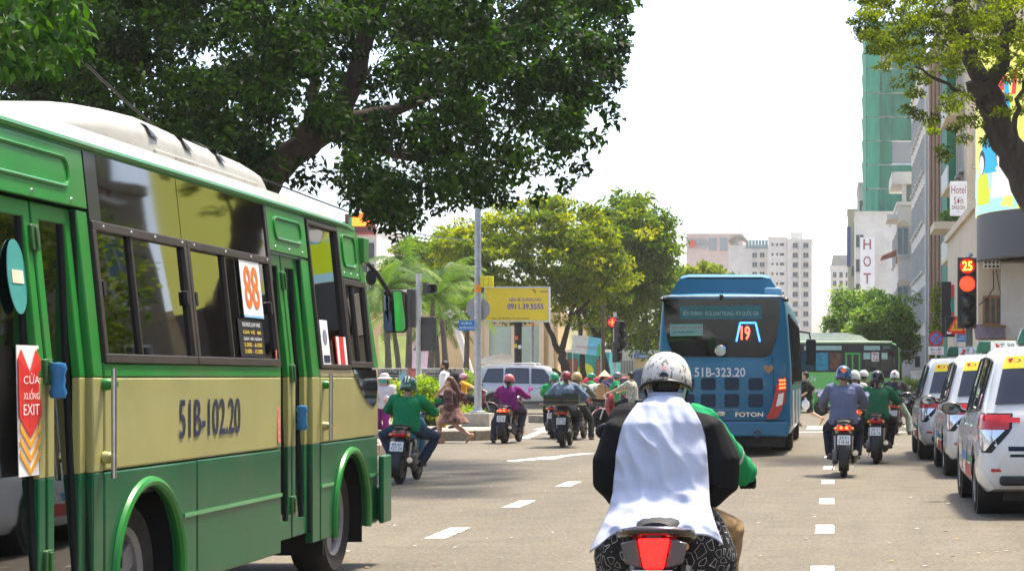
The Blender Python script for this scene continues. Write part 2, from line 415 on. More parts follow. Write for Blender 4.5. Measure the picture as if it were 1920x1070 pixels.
def tree(name, label, limbs, clumps, leafmat, L_, W_, seed, bark=BARK, group=None, **kw):
    base = Vector(limbs[0][0][0])
    t = thing(name, label, 'tree', base, 0, group)
    mb = MB()
    for i, (pts, r0, r1) in enumerate(limbs): limb(mb, [Vector(p)-base for p in pts], r0, r1, seed=seed+i)
    mb.build('trunk', bark, t)
    V, F, T = leaf_cloud(clumps, L_, W_, seed, **kw)
    o = np_mesh('crown', V-np.array(base), F, leafmat, t, T); o['kind'] = 'stuff'
    return t

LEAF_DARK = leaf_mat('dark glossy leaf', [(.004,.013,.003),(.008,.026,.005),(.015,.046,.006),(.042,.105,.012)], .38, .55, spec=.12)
LEAF_YEL = leaf_mat('yellow green leaf', [(.035,.085,.006),(.085,.15,.010),(.17,.225,.014),(.31,.33,.02)], .5, .6, spec=.12)
LEAF_MID = leaf_mat('mid green leaf', [(.022,.06,.006),(.05,.115,.010),(.11,.18,.016),(.22,.26,.025)], .48, .6, spec=.12)
LEAF_FRESH = leaf_mat('fresh green leaf', [(.03,.09,.012),(.07,.17,.02),(.13,.25,.03),(.24,.34,.05)], .4, .5)
LEAF_OLIVE = leaf_mat('olive pinnate leaf', [(.025,.04,.006),(.055,.085,.009),(.11,.16,.013),(.2,.27,.02)], .5, .6, spec=.12)
LEAF_PALM = leaf_mat('palm leaf', [(.03,.07,.012),(.06,.13,.02),(.10,.18,.025),(.17,.24,.03)], .4, .55, spec=.15)

def inside(poly, x, y):
    c = False; n = len(poly)
    for i in range(n):
        (x1,y1),(x2,y2) = poly[i], poly[(i+1)%n]
        if (y1 > y) != (y2 > y) and x < (x2-x1)*(y-y1)/(y2-y1)+x1: c = not c
    return c

# --- the big dark street tree over the left side of the road (stands on the left pavement behind the bus)
rg = random.Random(5); cl = []
outline = [(-90,-90),(1165,-90),(1168,60),(1150,120),(1130,185),(1112,240),(1075,290),(1035,325),(960,352),(905,352),(850,358),(800,372),(750,405),(725,415),(690,395),(640,350),(560,330),(480,360),(380,330),(250,300),(100,300),(-90,330)]
holes = [(840,240,14),(760,215,12),(1040,200,9),(880,300,11),(985,330,9),(620,300,12),(700,170,12),(1060,110,9),(790,90,10),(690,110,26),(810,150,16),(920,222,18),(720,300,14),(600,150,18),(765,335,15),(560,215,14),(930,175,10),(660,215,12),(1000,275,10),(545,295,18)]
cnt = 0
for _ in range(9000):
    x, y = rg.uniform(-90,1170), rg.uniform(-90,420)
    if not inside(outline, x, y): continue
    if any((x-hx)**2+(y-hy)**2 < (hr+14)**2 for hx,hy,hr in holes) and rg.random() < .9: continue
    Y = rg.uniform(25.5,36.5)
    edge = x > 1010
    r = rg.uniform(.28,.46) if not edge else rg.uniform(.22,.36)
    p = P(x, y, Y); cl.append((p.x,p.y,p.z,r,r,r*.75,95 if not edge else 75)); cnt += 1
    if cnt > 820: break
# ragged sprays along the rim
for (x, y) in [(1160,40),(1168,100),(1155,150),(1140,200),(1120,262),(1090,310),(1060,345),(1010,366),(955,372),(905,375),(862,380),(820,388),(780,415),(748,430),(742,418),(700,410),(765,392),(712,405),(1172,75),(1148,225),(890,368),(930,378)]:
    p = P(x, y, rg.uniform(29,33)); cl.append((p.x,p.y,p.z,.2,.2,.2,42))
# upper crown above the picture, it keeps the sun off the shaded underside
for _ in range(260):
    x, Y, z = rg.uniform(-15,-4.4), rg.uniform(24,38.5), rg.uniform(7.6,10.2)
    if (x+9.5)**2/30+(Y-31)**2/60 < 1.25: cl.append((x,Y,z,.7,.7,.5,75))
b = Vector((-10.6,31.5,.12))
limbs = [([b,(-10.7,31.4,1.6),(-10.3,31.2,3.2)],.46,.36),
         ([(-10.3,31.2,3.0),P(500,335,31),P(560,280,31),P(640,228,31),P(690,60,31),P(720,-40,31)],.34,.10),
         ([(-10.3,31.2,3.0),(-11.4,30.6,5.2),(-12.2,30,7.6)],.3,.09),
         ([P(560,280,31),P(592,200,30.4),P(580,90,30),P(600,0,30)],.16,.05),
         ([P(640,228,31),P(760,200,31.5),P(880,150,32),P(1000,90,32.5)],.13,.03),
         ([P(640,228,31),P(740,290,30.5),P(860,310,30),P(960,300,30)],.10,.025),
         ([(-11.4,30.6,5.2),(-13.3,29,6.4),(-15,28,7.2)],.16,.05),
         ([P(200,260,29),P(180,150,29),P(160,40,29)],.2,.1), ([(-10.3,31.2,3.2),P(200,260,29)],.28,.2)]
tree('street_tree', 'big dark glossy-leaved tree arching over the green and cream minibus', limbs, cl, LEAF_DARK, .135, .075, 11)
# closer lighter sprays at the upper left
cl = []
for (x,y,r,n) in [(60,70,.16,60),(105,95,.15,60),(140,60,.14,50),(90,125,.1,30),(150,100,.09,26),(40,110,.16,60),(20,60,.2,70),(120,45,.14,50),(70,30,.2,70),(-20,100,.2,60),(30,10,.25,80),(130,0,.2,60)]:
    p = P(x,y,12.5+rg.uniform(-.5,.5)); cl.append((p.x,p.y,p.z,r,r,r,n))
tree('street_tree', 'light green leafy branch tips in the upper left corner', [([(-9.3,13.5,.12),(-9.2,13.3,2.6),P(-150,140,13),P(-20,80,12.6),P(90,60,12.5)],.2,.012),(((-9.2,13.3,2.4),(-9.8,14,4.5),(-10,14,6)),.14,.04)], cl, leaf_mat('deep green leaf', [(.008,.03,.004),(.015,.055,.006),(.03,.09,.010),(.06,.14,.015)], .38, .5, spec=.2), .11, .042, 12, droop=.9)

# --- yellow-green trees on the far side of the crossing
def crown(cx, cy, Y, rx, rz, n, seed, cr=(.5,.9), flat=.5, per=70, ry=None, skirt=0.0):
    """clump list filling an uneven dome centred at pixel (cx,cy) and depth Y (radii in metres)"""
    g = random.Random(seed); c = P(cx, cy, Y); out = []; ry = ry or rx
    lob = [(g.uniform(0,6.28), g.uniform(.1,.3)) for _ in range(5)]
    while len(out) < n:
        u, v, w = g.uniform(-1,1), g.uniform(-1,1), g.uniform(-1,1); q = u*u+v*v+w*w
        a = math.atan2(w,u); lim = 1-sum(k*max(0,math.cos(a*2-p)) for p, k in lob)*.35
        if q > lim*lim or q < .18: continue
        if w < -.45 and g.random() > skirt: continue
        r = g.uniform(*cr); out.append((c.x+u*rx, Y+v*ry, c.z+w*rz, r, r, r*flat, per))
    return out
g1 = 'trees beyond the crossing'
Y = 92
def ground_pt(px, Y, z=.15): return Vector((PX(px,Y), Y, z))
A = ground_pt(1066,Y)
cl = crown(1000,488,Y,5.1,3.3,360,1,per=66,flat=.42,skirt=.6,ry=3.6)
for (x,y) in [(845,455),(835,500),(870,420),(880,560),(860,600),(930,590),(1130,600),(1160,560),(1090,610),(1185,520),(1215,440),(1180,400),(1125,590),(1060,600)]:
    p = P(x,y,Y+random.Random(x).uniform(-2,2)); cl.append((p.x,p.y,p.z,.75,.75,.34,60))
tree('shade_tree', 'yellow-green spreading tree behind the yellow billboard', [([A,P(1062,700,Y),P(1050,655,Y)],.24,.2),([P(1050,660,Y),P(1030,620,Y),P(1000,560,Y),P(960,500,Y)],.16,.04),([P(1050,660,Y),P(1070,600,Y),P(1085,530,Y),P(1060,440,Y)],.16,.04),([P(1030,620,Y),P(1015,540,Y),P(1020,450,Y)],.1,.03),([P(1075,590,Y),P(1130,540,Y),P(1170,480,Y)],.1,.03)], cl, LEAF_YEL, .26, .13, 21, BARK, g1, droop=.1)
Y = 99
A = ground_pt(1140,Y)
cl = crown(1160,490,Y,3.5,3.7,260,2,per=74,flat=.55,skirt=.9)
for (x,y) in [(1235,400),(1250,430),(1240,480),(1255,520),(1215,560),(1230,600),(1205,630),(1215,660),(1180,600),(1150,620),(1245,560),(1190,650)]:
    p = P(x,y,Y); cl.append((p.x,p.y,p.z,.8,.8,.6,75))
tree('shade_tree', 'tall mid-green tree just left of the blue bus', [([A,P(1135,690,Y),P(1120,640,Y)],.24,.18),([P(1120,640,Y),P(1095,580,Y),P(1100,500,Y)],.14,.04),([P(1120,640,Y),P(1150,570,Y),P(1190,480,Y)],.14,.04),([ground_pt(1096,Y),P(1092,650,Y),P(1080,560,Y)],.2,.08)], cl, LEAF_MID, .26, .14, 22, BARK, g1)
Y = 130
cl = crown(1335,555,Y,3.4,2.5,130,3,per=70,flat=.5,skirt=.8)
tree('shade_tree', 'yellow-green tree top showing above the blue bus roof', [([ground_pt(1345,Y),P(1345,640,Y),P(1330,560,Y)],.25,.1),([P(1345,640,Y),P(1380,560,Y),P(1390,520,Y)],.14,.05)], cl, LEAF_YEL, .32, .18, 23, BARK, g1)
Y = 118
cl = crown(800,530,Y,3.8,2.9,190,4,per=70,flat=.5,skirt=.8)
tree('shade_tree', 'bushy green tree behind the palms', [([ground_pt(800,Y),P(800,640,Y),P(790,540,Y)],.25,.1)], cl, LEAF_MID, .3, .17, 24, BARK, g1)
Y = 128
cl = crown(1200,585,Y,4.2,3.6,220,5,per=75,skirt=1)
tree('shade_tree', 'shaded green tree far behind the red pedestrian signal', [([ground_pt(1215,Y),P(1213,640,Y),P(1210,580,Y)],.3,.1)], cl, LEAF_MID, .3, .18, 25, BARK2, g1)
# right-hand trees beyond the far bus
g2 = 'trees beyond the far green bus'
Y = 118
cl = crown(1618,600,Y,2.5,2.4,140,6,per=80,skirt=1,cr=(.45,.8),flat=.8)
tree('round_tree', 'darker rounded tree behind the far green bus', [([ground_pt(1620,Y),P(1620,680,Y),P(1615,600,Y)],.2,.08)], cl, LEAF_FRESH, .24, .14, 26, BARK, g2)
Y = 104
cl = crown(1655,625,Y,2.1,2.0,150,7,per=80,skirt=1,cr=(.4,.7),flat=.8)
for (x,y) in [(1600,610),(1610,640),(1700,600),(1715,560),(1690,560)]:
    p = P(x,y,Y); cl.append((p.x,p.y,p.z,.55,.55,.45,70))
tree('round_tree', 'bright green tree beside the far bus windscreen', [([ground_pt(1662,Y),P(1660,690,Y),P(1655,620,Y)],.18,.07)], cl, LEAF_FRESH, .22, .13, 27, BARK, g2)

# --- pinnate tree at the upper right, trunk leaning over the taxis
Y = 37; cl = []; rg = random.Random(8)
out_r = [(1600,-60),(1990,-60),(1990,230),(1890,245),(1860,200),(1800,255),(1750,268),(1735,215),(1700,195),(1670,130),(1640,95),(1615,60)]
k = 0
for _ in range(6000):
    x, y = rg.uniform(1590,1990), rg.uniform(-60,270)
    if not inside(out_r, x, y): continue
    if y > 90 and rg.random() < .55: continue
    p = P(x, y, rg.uniform(34.5,39)); r = rg.uniform(.14,.26)
    cl.append((p.x,p.y,p.z,r*1.3,r*1.3,r*.6,80)); k += 1
    if k > 290: break
for (x,y) in [(1620,60),(1640,90),(1610,45),(1700,205),(1715,175),(1745,230),(1765,280),(1770,295),(1790,240),(1735,150),(1808,262),(1855,235),(1850,265),(1720,215),(1690,110),(1655,125),(1604,38),(1868,252),(1880,228)]:
    p = P(x,y,37); cl.append((p.x,p.y,p.z,.2,.2,.12,80))
b = Vector((4.55,37,.14))
tree('leaning_tree', 'leaning tree with thick dark trunk and feathery leaves above the taxis', [([b,(4.3,37,2.0),P(1965,420,37),P(1900,300,37),P(1868,215,37),P(1835,150,37)],.34,.27),([P(1840,160,37),P(1820,100,37),P(1800,30,37),P(1790,-60,37)],.2,.1),([P(1850,180,37),P(1880,110,37),P(1892,30,37),P(1890,-60,37)],.17,.1),([P(1880,235,37),P(1830,190,36.6),P(1760,150,36.3),P(1715,125,36)],.06,.02),([P(1905,330,37),P(1900,240,36.5),P(1920,150,36)],.08,.04)], cl, LEAF_OLIVE, .10, .042, 28, BARK, droop=.1)

g3 = 'pavement trees right of the taxis'
for i, (x, Yt, lab) in enumerate(((6.6,16,'pavement tree right of the nearest taxi'),(6.8,25,'pavement tree right of the taxi queue'),(7.0,34,'pavement tree right of the farthest taxi'))):
    g_ = random.Random(90+i); cl = []
    for _ in range(170):
        u, v, w = g_.gauss(0,.5), g_.gauss(0,.5), g_.gauss(0,.5); k_ = max(1, math.sqrt(u*u+v*v+w*w)); cl.append((x+u/k_*2.2, Yt+v/k_*2.6, 5.0+w/k_*2.4, .5,.5,.4,55))
    tree('pavement_tree', lab, [([(x,Yt,.14),(x+.1,Yt,1.8),(x,Yt,3.6)],.2,.14),([(x,Yt,3.5),(x-1,Yt+.5,4.8),(x-1.6,Yt+.8,5.6)],.1,.03),([(x,Yt,3.5),(x+.6,Yt-1,5),(x+1,Yt-1.4,6)],.1,.03)], cl, LEAF_MID, .16, .09, 90+i, BARK, g3)

# --- palms left of the billboard
def palm(px, Y, top_py, label, seed, lean=0):
    g = random.Random(seed); base = ground_pt(px, Y, .15); topv = P(px+lean, top_py, Y)-base
    t = thing('palm_tree', label, 'palm', base, 0, 'palms by the low wall')
    mb = MB(); pts = [topv*(i/8)+Vector((math.sin(i*.5)*.05,0,0)) for i in range(9)]
    mb.tube(pts, [.15-.07*(i/8)+.012*(i%2) for i in range(9)], 9); mb.build('trunk', BARK2, t)
    V = []; T = []; nf = 17
    for f in range(nf):
        a = f*2.399+g.uniform(-.2,.2); el = g.uniform(-.25,1.2); L_ = g.uniform(1.7,2.3); tone = g.uniform(.25,.8)
        p = topv.copy(); d = Vector((math.cos(a)*math.cos(el), math.sin(a)*math.cos(el), math.sin(el))); rib = [p.copy()]
        for s in range(14):
            p = p+d*(L_/14); d = (d+Vector((0,0,-.085-.02*s/5))).normalized(); rib.append(p.copy())
        for s in range(1,14):
            q0 = rib[s]; tt = (rib[s+1]-rib[s-1]).normalized(); sd = tt.cross(Vector((0,0,1)));
            if sd.length < .01: continue
            sd.normalize(); ll = .46*math.sin(math.pi*(s+1.5)/16)**.6
            for sg in (-1,1):
                for e in (0,.5):
                    q = q0+tt*(L_/14*e); dr = (sd*sg*.8+tt*.55+Vector((0,0,-.35-g.uniform(0,.4)))).normalized(); wv = tt*.032
                    V += [q-wv, q+wv, q+dr*ll+wv*.2, q+dr*ll-wv*.2]; T.append(min(1,max(0,tone+g.uniform(-.15,.15))))
    V = np.array([tuple(v) for v in V]); o = np_mesh('fronds', V, np.arange(len(V)).reshape(-1,4), LEAF_PALM, t, np.array(T)); o['kind'] = 'stuff'
for i, (px, Y, ty, ln, lab) in enumerate([(728,76,545,-6,'leftmost palm, partly hidden behind the bus mirror'),(762,78,500,6,'tall palm with upright crown behind the signal post'),(800,74,560,14,'palm with drooping fronds right of the signal post'),(838,80,530,-14,'palm with curved trunk beside the leaning white post'),(868,84,585,10,'short palm beside the blue street-name sign'),(752,86,590,-16,'low palm half hidden among taller palms'),(818,88,600,0,'thin low palm in the middle of the palm row')]):
    palm(px, Y, ty, lab, 40+i, ln)

# --- shrubs
def shrub(name, label, boxes, lm, L_, W_, seed, cat='shrub', group=None):
    c0 = boxes[0]; t = thing(name, label, cat, (c0[0],c0[1],.15), 0, group)
    cl = []; g = random.Random(seed)
    for (x,y,z,rx,ry,rz,k) in boxes:
        for _ in range(k):
            u, v, w = g.gauss(0,.5), g.gauss(0,.5), g.gauss(0,.5); s = max(1, math.sqrt(u*u+v*v+w*w)/.95)
            cl.append((x+u/s*rx, y+v/s*ry, max(.25,z+w/s*rz), .22,.22,.2,55))
    V, F, T = leaf_cloud(cl, L_, W_, seed, droop=-.3); V[:,2] = np.maximum(V[:,2], .16)
    o = np_mesh('foliage', V-np.array(t.location), F, lm, t, T); o['kind'] = 'stuff'
    mb = MB()
    for (x,y,z,rx,ry,rz,k) in boxes[:3]:
        for j in range(4):
            e = Vector((g.uniform(-.5,.5)*rx, g.uniform(-.5,.5)*ry, z+g.uniform(-.1,.2)))+Vector((x-c0[0],y-c0[1],-.15))
            s0 = Vector((x-c0[0]+g.uniform(-.1,.1), y-c0[1]+g.uniform(-.1,.1), 0))
            mb.tube([s0, s0.lerp(e,.5)+Vector((.04,0,.05)), e], [.022,.016,.008], 6)
    mb.build('stem', BARK2, t)['kind'] = 'stuff'
LEAF_LIME = leaf_mat('lime hedge leaf', [(.06,.14,.015),(.13,.25,.02),(.25,.36,.03),(.40,.46,.05)], .4, .5)
Y = 50.5
shrub('flowering_bush', 'bright green bush behind the rider in the green shirt', [(PX(775,Y),Y,.85,.75,.8,.55,60),(PX(740,Y),Y+.4,.75,.6,.8,.5,40),(PX(812,Y),Y,.8,.55,.7,.5,45),(PX(790,Y),Y+1,1.15,.5,.5,.3,25)], LEAF_LIME, .12, .06, 61)
Y = 52
shrub('clipped_hedge', 'low lime hedge beside the lamp post base', [(PX(868,Y),Y,.42,.55,.6,.2,55),(PX(835,Y),Y-.4,.42,.6,.5,.22,60),(PX(800,Y),Y-1.2,.42,.6,.4,.25,50)], LEAF_LIME, .07, .04, 62, 'hedge')
Y = 98
shrub('clipped_hedge', 'yellow-green clipped hedge between the far bus and the taxis', [(PX(1700,Y),Y,.8,1.0,.7,.6,40),(PX(1730,Y),Y,.8,.9,.7,.6,40)], LEAF_LIME, .1, .06, 63, 'hedge')
Y = 66
shrub('ground_shrub', 'small shrub at the end of the graffiti wall', [(PX(874,Y+5),Y+5,1.2,.35,.4,.5,30)], LEAF_LIME, .09, .05, 64)
# ------------------------------------------------------------------ shared wheel
_wheel_cache = {}
def wheel(parent, c, r=.33, w=.2, side=1, alloy=True, dark=False, rim_m=None, hub=False):
    """wheel with its axle along X at c; side=+1 shows the outer face to +X"""
    key = (r, w, side, alloy, hub)
    if key not in _wheel_cache:
        t = MB(); h = w/2; ri = r*.64
        t.lathe([(ri,-h*.8),(r*.9,-h),(r*.975,-h*.75),(r,-h*.4),(r,h*.4),(r*.975,h*.75),(r*.9,h),(ri,h*.8),(ri,-h*.8)], axis='X', n=30)
        k = MB(); s = side
        k.lathe([(ri*1.01,-h*.7),(ri*1.01,h*.86*1),(ri*.9,h*.7),(ri*.9,-h*.7)] if s > 0 else [(ri*1.01,h*.7),(ri*1.01,-h*.86),(ri*.9,-h*.7),(ri*.9,h*.7)], axis='X', n=30)
        for i in range(10 if alloy else 6):
            a = 2*math.pi*i/(10 if alloy else 6)
            k.box((s*h*.45, 0, 0), (h*.25, ri*.16 if alloy else ri*.5, ri*.95), M=Matrix.Rotation(a,4,'X') @ Matrix.Translation((0,0,ri*.48)))
        k.lathe([(.001,s*h*.72),(ri*.22,s*h*.68),(ri*.26,s*h*.3),(.001,s*h*.25)], axis='X', n=14)
        if not alloy: k.lathe([(ri*.95,s*h*.2),(.001,s*h*.2)], axis='X', n=20)
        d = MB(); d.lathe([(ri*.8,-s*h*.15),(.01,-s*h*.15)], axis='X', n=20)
        _wheel_cache[key] = (t.mesh('tyre'), k.mesh('rim'), d.mesh('brake_disc'))
    tm, km, dm = _wheel_cache[key]
    rt = link('wheel', None, parent, loc=c)
    def part(nm, me, mt):
        o = bpy.data.objects.new(nm, me); COL.objects.link(o); o.parent = rt
        if not me.materials: me.materials.append(mt)
    part('tyre', tm, RUBBER); part('rim', km, rim_m or (ALLOY if alloy else mat('painted steel wheel', (.25,.25,.26), .5, .3, dirt=.3))); part('brake_disc', dm, mat('dark brake steel', (.06,.06,.06), .5, .5))  # brake disc in one even dark steel
    return rt

# ------------------------------------------------------------------ green and cream minibus on the left
XS = -3.6
BB = Vector((-4.7, 11.2, 0))
bus = thing('minibus', 'green and cream minibus with number 88 at the left edge of the street', 'bus', BB)
G_UP = mat('bus green paint', (.018,.20,.03), .32, coat=.12, spec=.3, var=.14, scale=2.5, dirt=.38)
G_LO = mat('bus dark green paint', (.006,.095,.034), .30, coat=.1, spec=.25, var=.16, scale=2, dirt=.34)
CREAM = mat('bus cream paint', (.35,.33,.115), .30, coat=.12, spec=.35, var=.09, scale=1.6, dirt=.26)
ROOFW = mat('bus roof white', (.38,.37,.33), .38, coat=.3, var=.07, scale=3, dirt=.3, bump=.05, bscale=5)
FRAME = mat('bronze window frame', (.045,.036,.03), .42, .2, var=.2, dirt=.2)
SEATM = mat('dark seat vinyl', (.02,.026,.035), .55)
INT = mat('bus interior lining', (.10,.10,.095), .7)
BGLASS = glass_mat('bus window glass', (.16,.17,.16), mixf=.3)
SHADE = glass_mat('bus upper glass', (.03,.03,.03), .03, .25)
def xs(z): return XS-.105*max(0, z-1.5)
def bpart(mb, name, mt, parent=bus, **k):
    o = mb.build(name, mt, parent, **k); o.location = -BB if parent is bus else (0,0,0); return o
def panel(mb, poly, t0=-.05, t1=0.0, mi=0):
    """side panel: polygon in (y,z) following the inward lean of the side; t is the offset outwards"""
    n = len(poly); vs = [(xs(z)+t1, y, z) for y, z in poly]+[(xs(z)+t0, y, z) for y, z in poly]
    ar = sum(poly[i][0]*poly[(i+1)%n][1]-poly[(i+1)%n][0]*poly[i][1] for i in range(n))
    f = tuple(range(n)); fs = [f, tuple(range(2*n-1,n-1,-1))]+[(i+n,(i+1)%n+n,(i+1)%n,i) for i in range(n)]
    if ar < 0: fs = [q[::-1] for q in fs]
    mb.add(vs, fs, mi)
def pnl(name, poly, mt, t0=-.05, t1=0.0, parent=bus, bev=0, smooth=True):
    q = MB(); panel(q, poly, t0, t1); return bpart(q, name, mt, parent, bev=bev, smooth=smooth)
def rect(y0, y1, z0, z1): return [(y0,z0),(y1,z0),(y1,z1),(y0,z1)]
def arch_skirt(y0, y1, cy, r=.49, cz=.43, zb=.33, zt=1.008):
    a = math.degrees(math.asin((zb-cz)/r)); pts = [(y0,zb)]
    for i in range(25):
        t = R(180-a-(180-2*a)*i/24); pts.append((cy+r*math.cos(t), cz+r*math.sin(t)))
    return pts+[(y1,zb),(y1,zt),(y0,zt)]
# lower skirt panels, cream panels, green band
pnl('skirt_panel', arch_skirt(9.47,10.84,10.08), G_LO, bev=.012)
pnl('skirt_panel', rect(10.848,12.49,.33,1.008), G_LO, bev=.012)
pnl('skirt_panel', arch_skirt(13.45,15.12,14.3), G_LO, bev=.012)
pnl('skirt_panel', rect(7.25,8.12,.33,1.008), G_LO, bev=.012)
for y0, y1 in ((9.47,12.49),(13.45,15.14),(7.25,8.12)):
    pnl('side_panel', rect(y0,y1,1.014,1.475), CREAM, bev=.012)
for y0, y1 in ((9.47,12.49),(7.25,8.12)):
    pnl('belt_band', rect(y0,y1,1.477,1.545), G_UP, bev=.006)
pnl('belt_band', rect(13.45,15.14,1.477,1.53), mat('bus worn cream trim', (.42,.36,.16), .3, coat=.5, var=.2), bev=.006)
for y0, y1 in ((10.62,12.49),(14.85,15.12),(13.45,13.78)):
    pnl('trim_strip', rect(y0,y1,.70,.722), mat('bus light green trim', (.05,.30,.09), .3, coat=.5), -.01, .008)
def arch_trim(cy):
    q = MB(); a0 = -12; pts = []
    for i in range(25):
        t = R(180-a0-(180-2*a0)*i/24); pts.append((XS+.004, cy+.5*math.cos(t), .43+.5*math.sin(t)))
    q.tube(pts, .028, 8); bpart(q, 'wheel_arch_trim', G_UP)
arch_trim(10.08); arch_trim(14.3)
# dark wheel wells (box liners) and wheels
for cy in (10.08, 14.3):
    q = MB(); q.b2(XS-.62, XS-.6, cy-.55, cy+.55, .2, 1.0); q.b2(XS-.6, XS-.06, cy-.55, cy+.55, .96, 1.0); q.b2(XS-.6,XS-.06,cy-.57,cy-.55,.2,1); q.b2(XS-.6,XS-.06,cy+.55,cy+.57,.2,1)
    bpart(q, 'wheel_well', BLACK)
    wheel(bus, Vector((XS-.24,cy,.42))-BB, .42, .26, 1, False)
    wheel(bus, Vector((XS-1.95,cy,.42))-BB, .42, .26, -1, False)
# side windows
def window(y0, y1, z0, z1, div, nm='window', fr=.045, mt=BGLASS):
    f = MB()
    panel(f, rect(y0,y1,z0,z0+fr), -.03,.012); panel(f, rect(y0,y1,z1-fr,z1), -.03,.012)
    panel(f, rect(y0,y0+fr,z0+fr,z1-fr), -.03,.012); panel(f, rect(y1-fr,y1,z0+fr,z1-fr), -.03,.012)
    for d in div: panel(f, rect(d-.012,d+.012,z0+fr,z1-fr), -.028,.002)
    fo = bpart(f, nm, FRAME, bev=.004)
    cuts = [y0+fr]+[c for d in div for c in (d-.012,d+.012)]+[y1-fr]
    for i in range(0,len(cuts),2):
        g = MB(); off = -.012 if i % 4 else -.018
        panel(g, rect(cuts[i],cuts[i+1],z0+fr,z1-fr), off-.004, off); o = g.build('pane', mt, fo, smooth=False)
    return fo
w1 = window(9.48,10.855,1.547,2.25,[10.02]); w2 = window(10.865,12.475,1.547,2.25,[11.55])
for y, fo in ((9.62,w1),(10.0,w1),(10.35,w1),(10.78,w1),(10.98,w2),(11.55,w2),(12.05,w2),(12.4,w2)):
    q = MB(); q.lathe([(.009,0),(.007,.006),(.001,.008)], c=(xs(2.227)+.012,y,2.227), axis='X', n=8); q.build('screw', STEEL, fo)
for y, fo in ((9.56,w1),(10.79,w1),(10.94,w2),(12.39,w2)):
    q = MB(); panel(q, rrect(y-.018,y+.018,1.88,1.96,.012), -.01, .012); q.build('latch', BLACK, fo)
pnl('upper_glass', rect(9.47,9.62,2.252,2.59), mat('dark bus pillar', (.02,.02,.018), .35, coat=.3), -.02, .004)
pnl('upper_glass', rect(9.62,10.80,2.252,2.59), SHADE, -.02,.002, smooth=False); pnl('upper_glass', rect(10.81,12.44,2.252,2.59), SHADE, -.02,.002, smooth=False)
pnl('window_pillar', rect(12.44,12.49,2.10,2.59), mat('worn black trim', (.03,.03,.025), .6, var=.5, scale=25), -.02,.01)
# door header panels with pressed ovals
def header(y0, y1, z0=2.30, z1=2.59, mt=G_UP):
    o = pnl('header_panel', rect(y0,y1,z0,z1), mt, -.03,.004, bev=.006); c = (y0+y1)/2; hw = (y1-y0)*.34
    q = MB(); a = rrect(c-hw,c+hw,z0+.09,z1-.06,.06,6); n = len(a)
    q.tube([(xs(z)+.005,y,z) for y, z in a]+[(xs(a[0][1])+.005,*a[0])], .011, 6); q.build('pressed_rim', mt, o)
    for k in (.15,.5,.85):
        q = MB(); q.lathe([(.012,0),(.009,.006),(.001,.008)], c=(xs(z0+.03)+.004,y0+(y1-y0)*k,z0+.03), axis='X', n=8); q.build('screw', STEEL, o)
header(8.15,9.455); header(12.505,13.42); header(14.30,14.86,2.22,2.60)
# folding doors: two leaves each, set in a little
def door(y0, ym, y1, mt_up=G_UP):
    for a, b in ((y0,ym-.012),(ym+.012,y1)):
        f = MB(); z0, z1 = .40, 2.29
        sp = [(a,a+.075),(b-.075,b)]
        dl = None
        for i, (lo, hi, mt) in enumerate(((.40,1.01,G_LO),(1.01,1.475,CREAM),(1.475,2.29,mt_up))):
            pcs = [rect(s0,s1,lo,hi) for s0, s1 in sp]
            if i == 0: pcs = [[(a,lo),(b,lo),(b,hi),(b-.075,hi),(b-.075,.52),(a+.075,.52),(a+.075,hi),(a,hi)]]
            if i == 2: pcs = [[(a,lo),(a+.075,lo),(a+.075,2.21),(b-.075,2.21),(b-.075,lo),(b,lo),(b,hi),(a,hi)]]
            for pc in pcs:
                q = MB(); panel(q, pc, -.075,-.035)
                if dl is None: dl = bpart(q, 'door_leaf', mt, bev=.006)
                else: q.build('leaf_frame', mt, dl, bev=.006)
        g = MB(); panel(g, rect(a+.075,b-.075,.52,2.21), -.06,-.055); g.build('pane', BGLASS, dl, smooth=False)
        e = MB()
        for s0, s1 in ((a+.075,a+.09),(b-.09,b-.075)): panel(e, rect(s0,s1,.52,2.21), -.058,-.04)
        e.build('rubber_seal', BLACK, dl)
    for z in (2.12,1.50,.62):
        q = MB(); panel(q, rrect(ym-.045,ym+.045,z-.06,z+.06,.012), -.04,-.018); panel(q, rect(ym-.012,ym+.012,z-.05,z+.05), -.02,-.008)
        bpart(q, 'door_hinge', mat('old painted hinge', (.03,.12,.03), .5, .3, var=.4, scale=20, dirt=.5), bev=.004)
door(8.17,8.86,9.32); door(12.53,12.86,13.24)
for y0, y1 in ((9.335,9.465),(13.255,13.445)):
    for lo, hi, mt in ((.33,1.01,G_LO),(1.01,1.475,CREAM),(1.475,2.29,G_UP)):
        pnl('door_post', rect(y0,y1,lo,hi), mt, -.06,-.004, bev=.008)
    pnl('door_seal', rect(y0-.013,y0,.4,2.28), BLACK, -.06,-.012)
for y, z0, z1, ky in ((9.43,.98,1.52,9.50),(13.49,1.03,1.50,13.55)):
    q = MB(); q.tube([(XS+.06,y,z0),(XS+.06,y,z1)], .014, 10); h = bpart(q, 'grab_rail', STEEL)
    for z in (z0+.1, z1-.08):
        q = MB(); q.lathe([(.001,.0),(.032,.0),(.028,.03),(.014,.05),(.014,.068)], c=(XS,y+.03,z), axis='X', n=12); q.build('rail_knob', G_UP if z > 1.4 else CREAM, h)
for y, z in ((8.87,1.46),(12.93,1.20)):
    q = MB(); q.lathe([(.001,-.085),(.032,-.08),(.04,-.055),(.03,-.025),(.034,0),(.03,.025),(.04,.055),(.032,.08),(.001,.085)], c=(XS+.012,y,z), n=14)
    bpart(q, 'rubber_buffer', mat('blue rubber', (.02,.16,.36), .45))
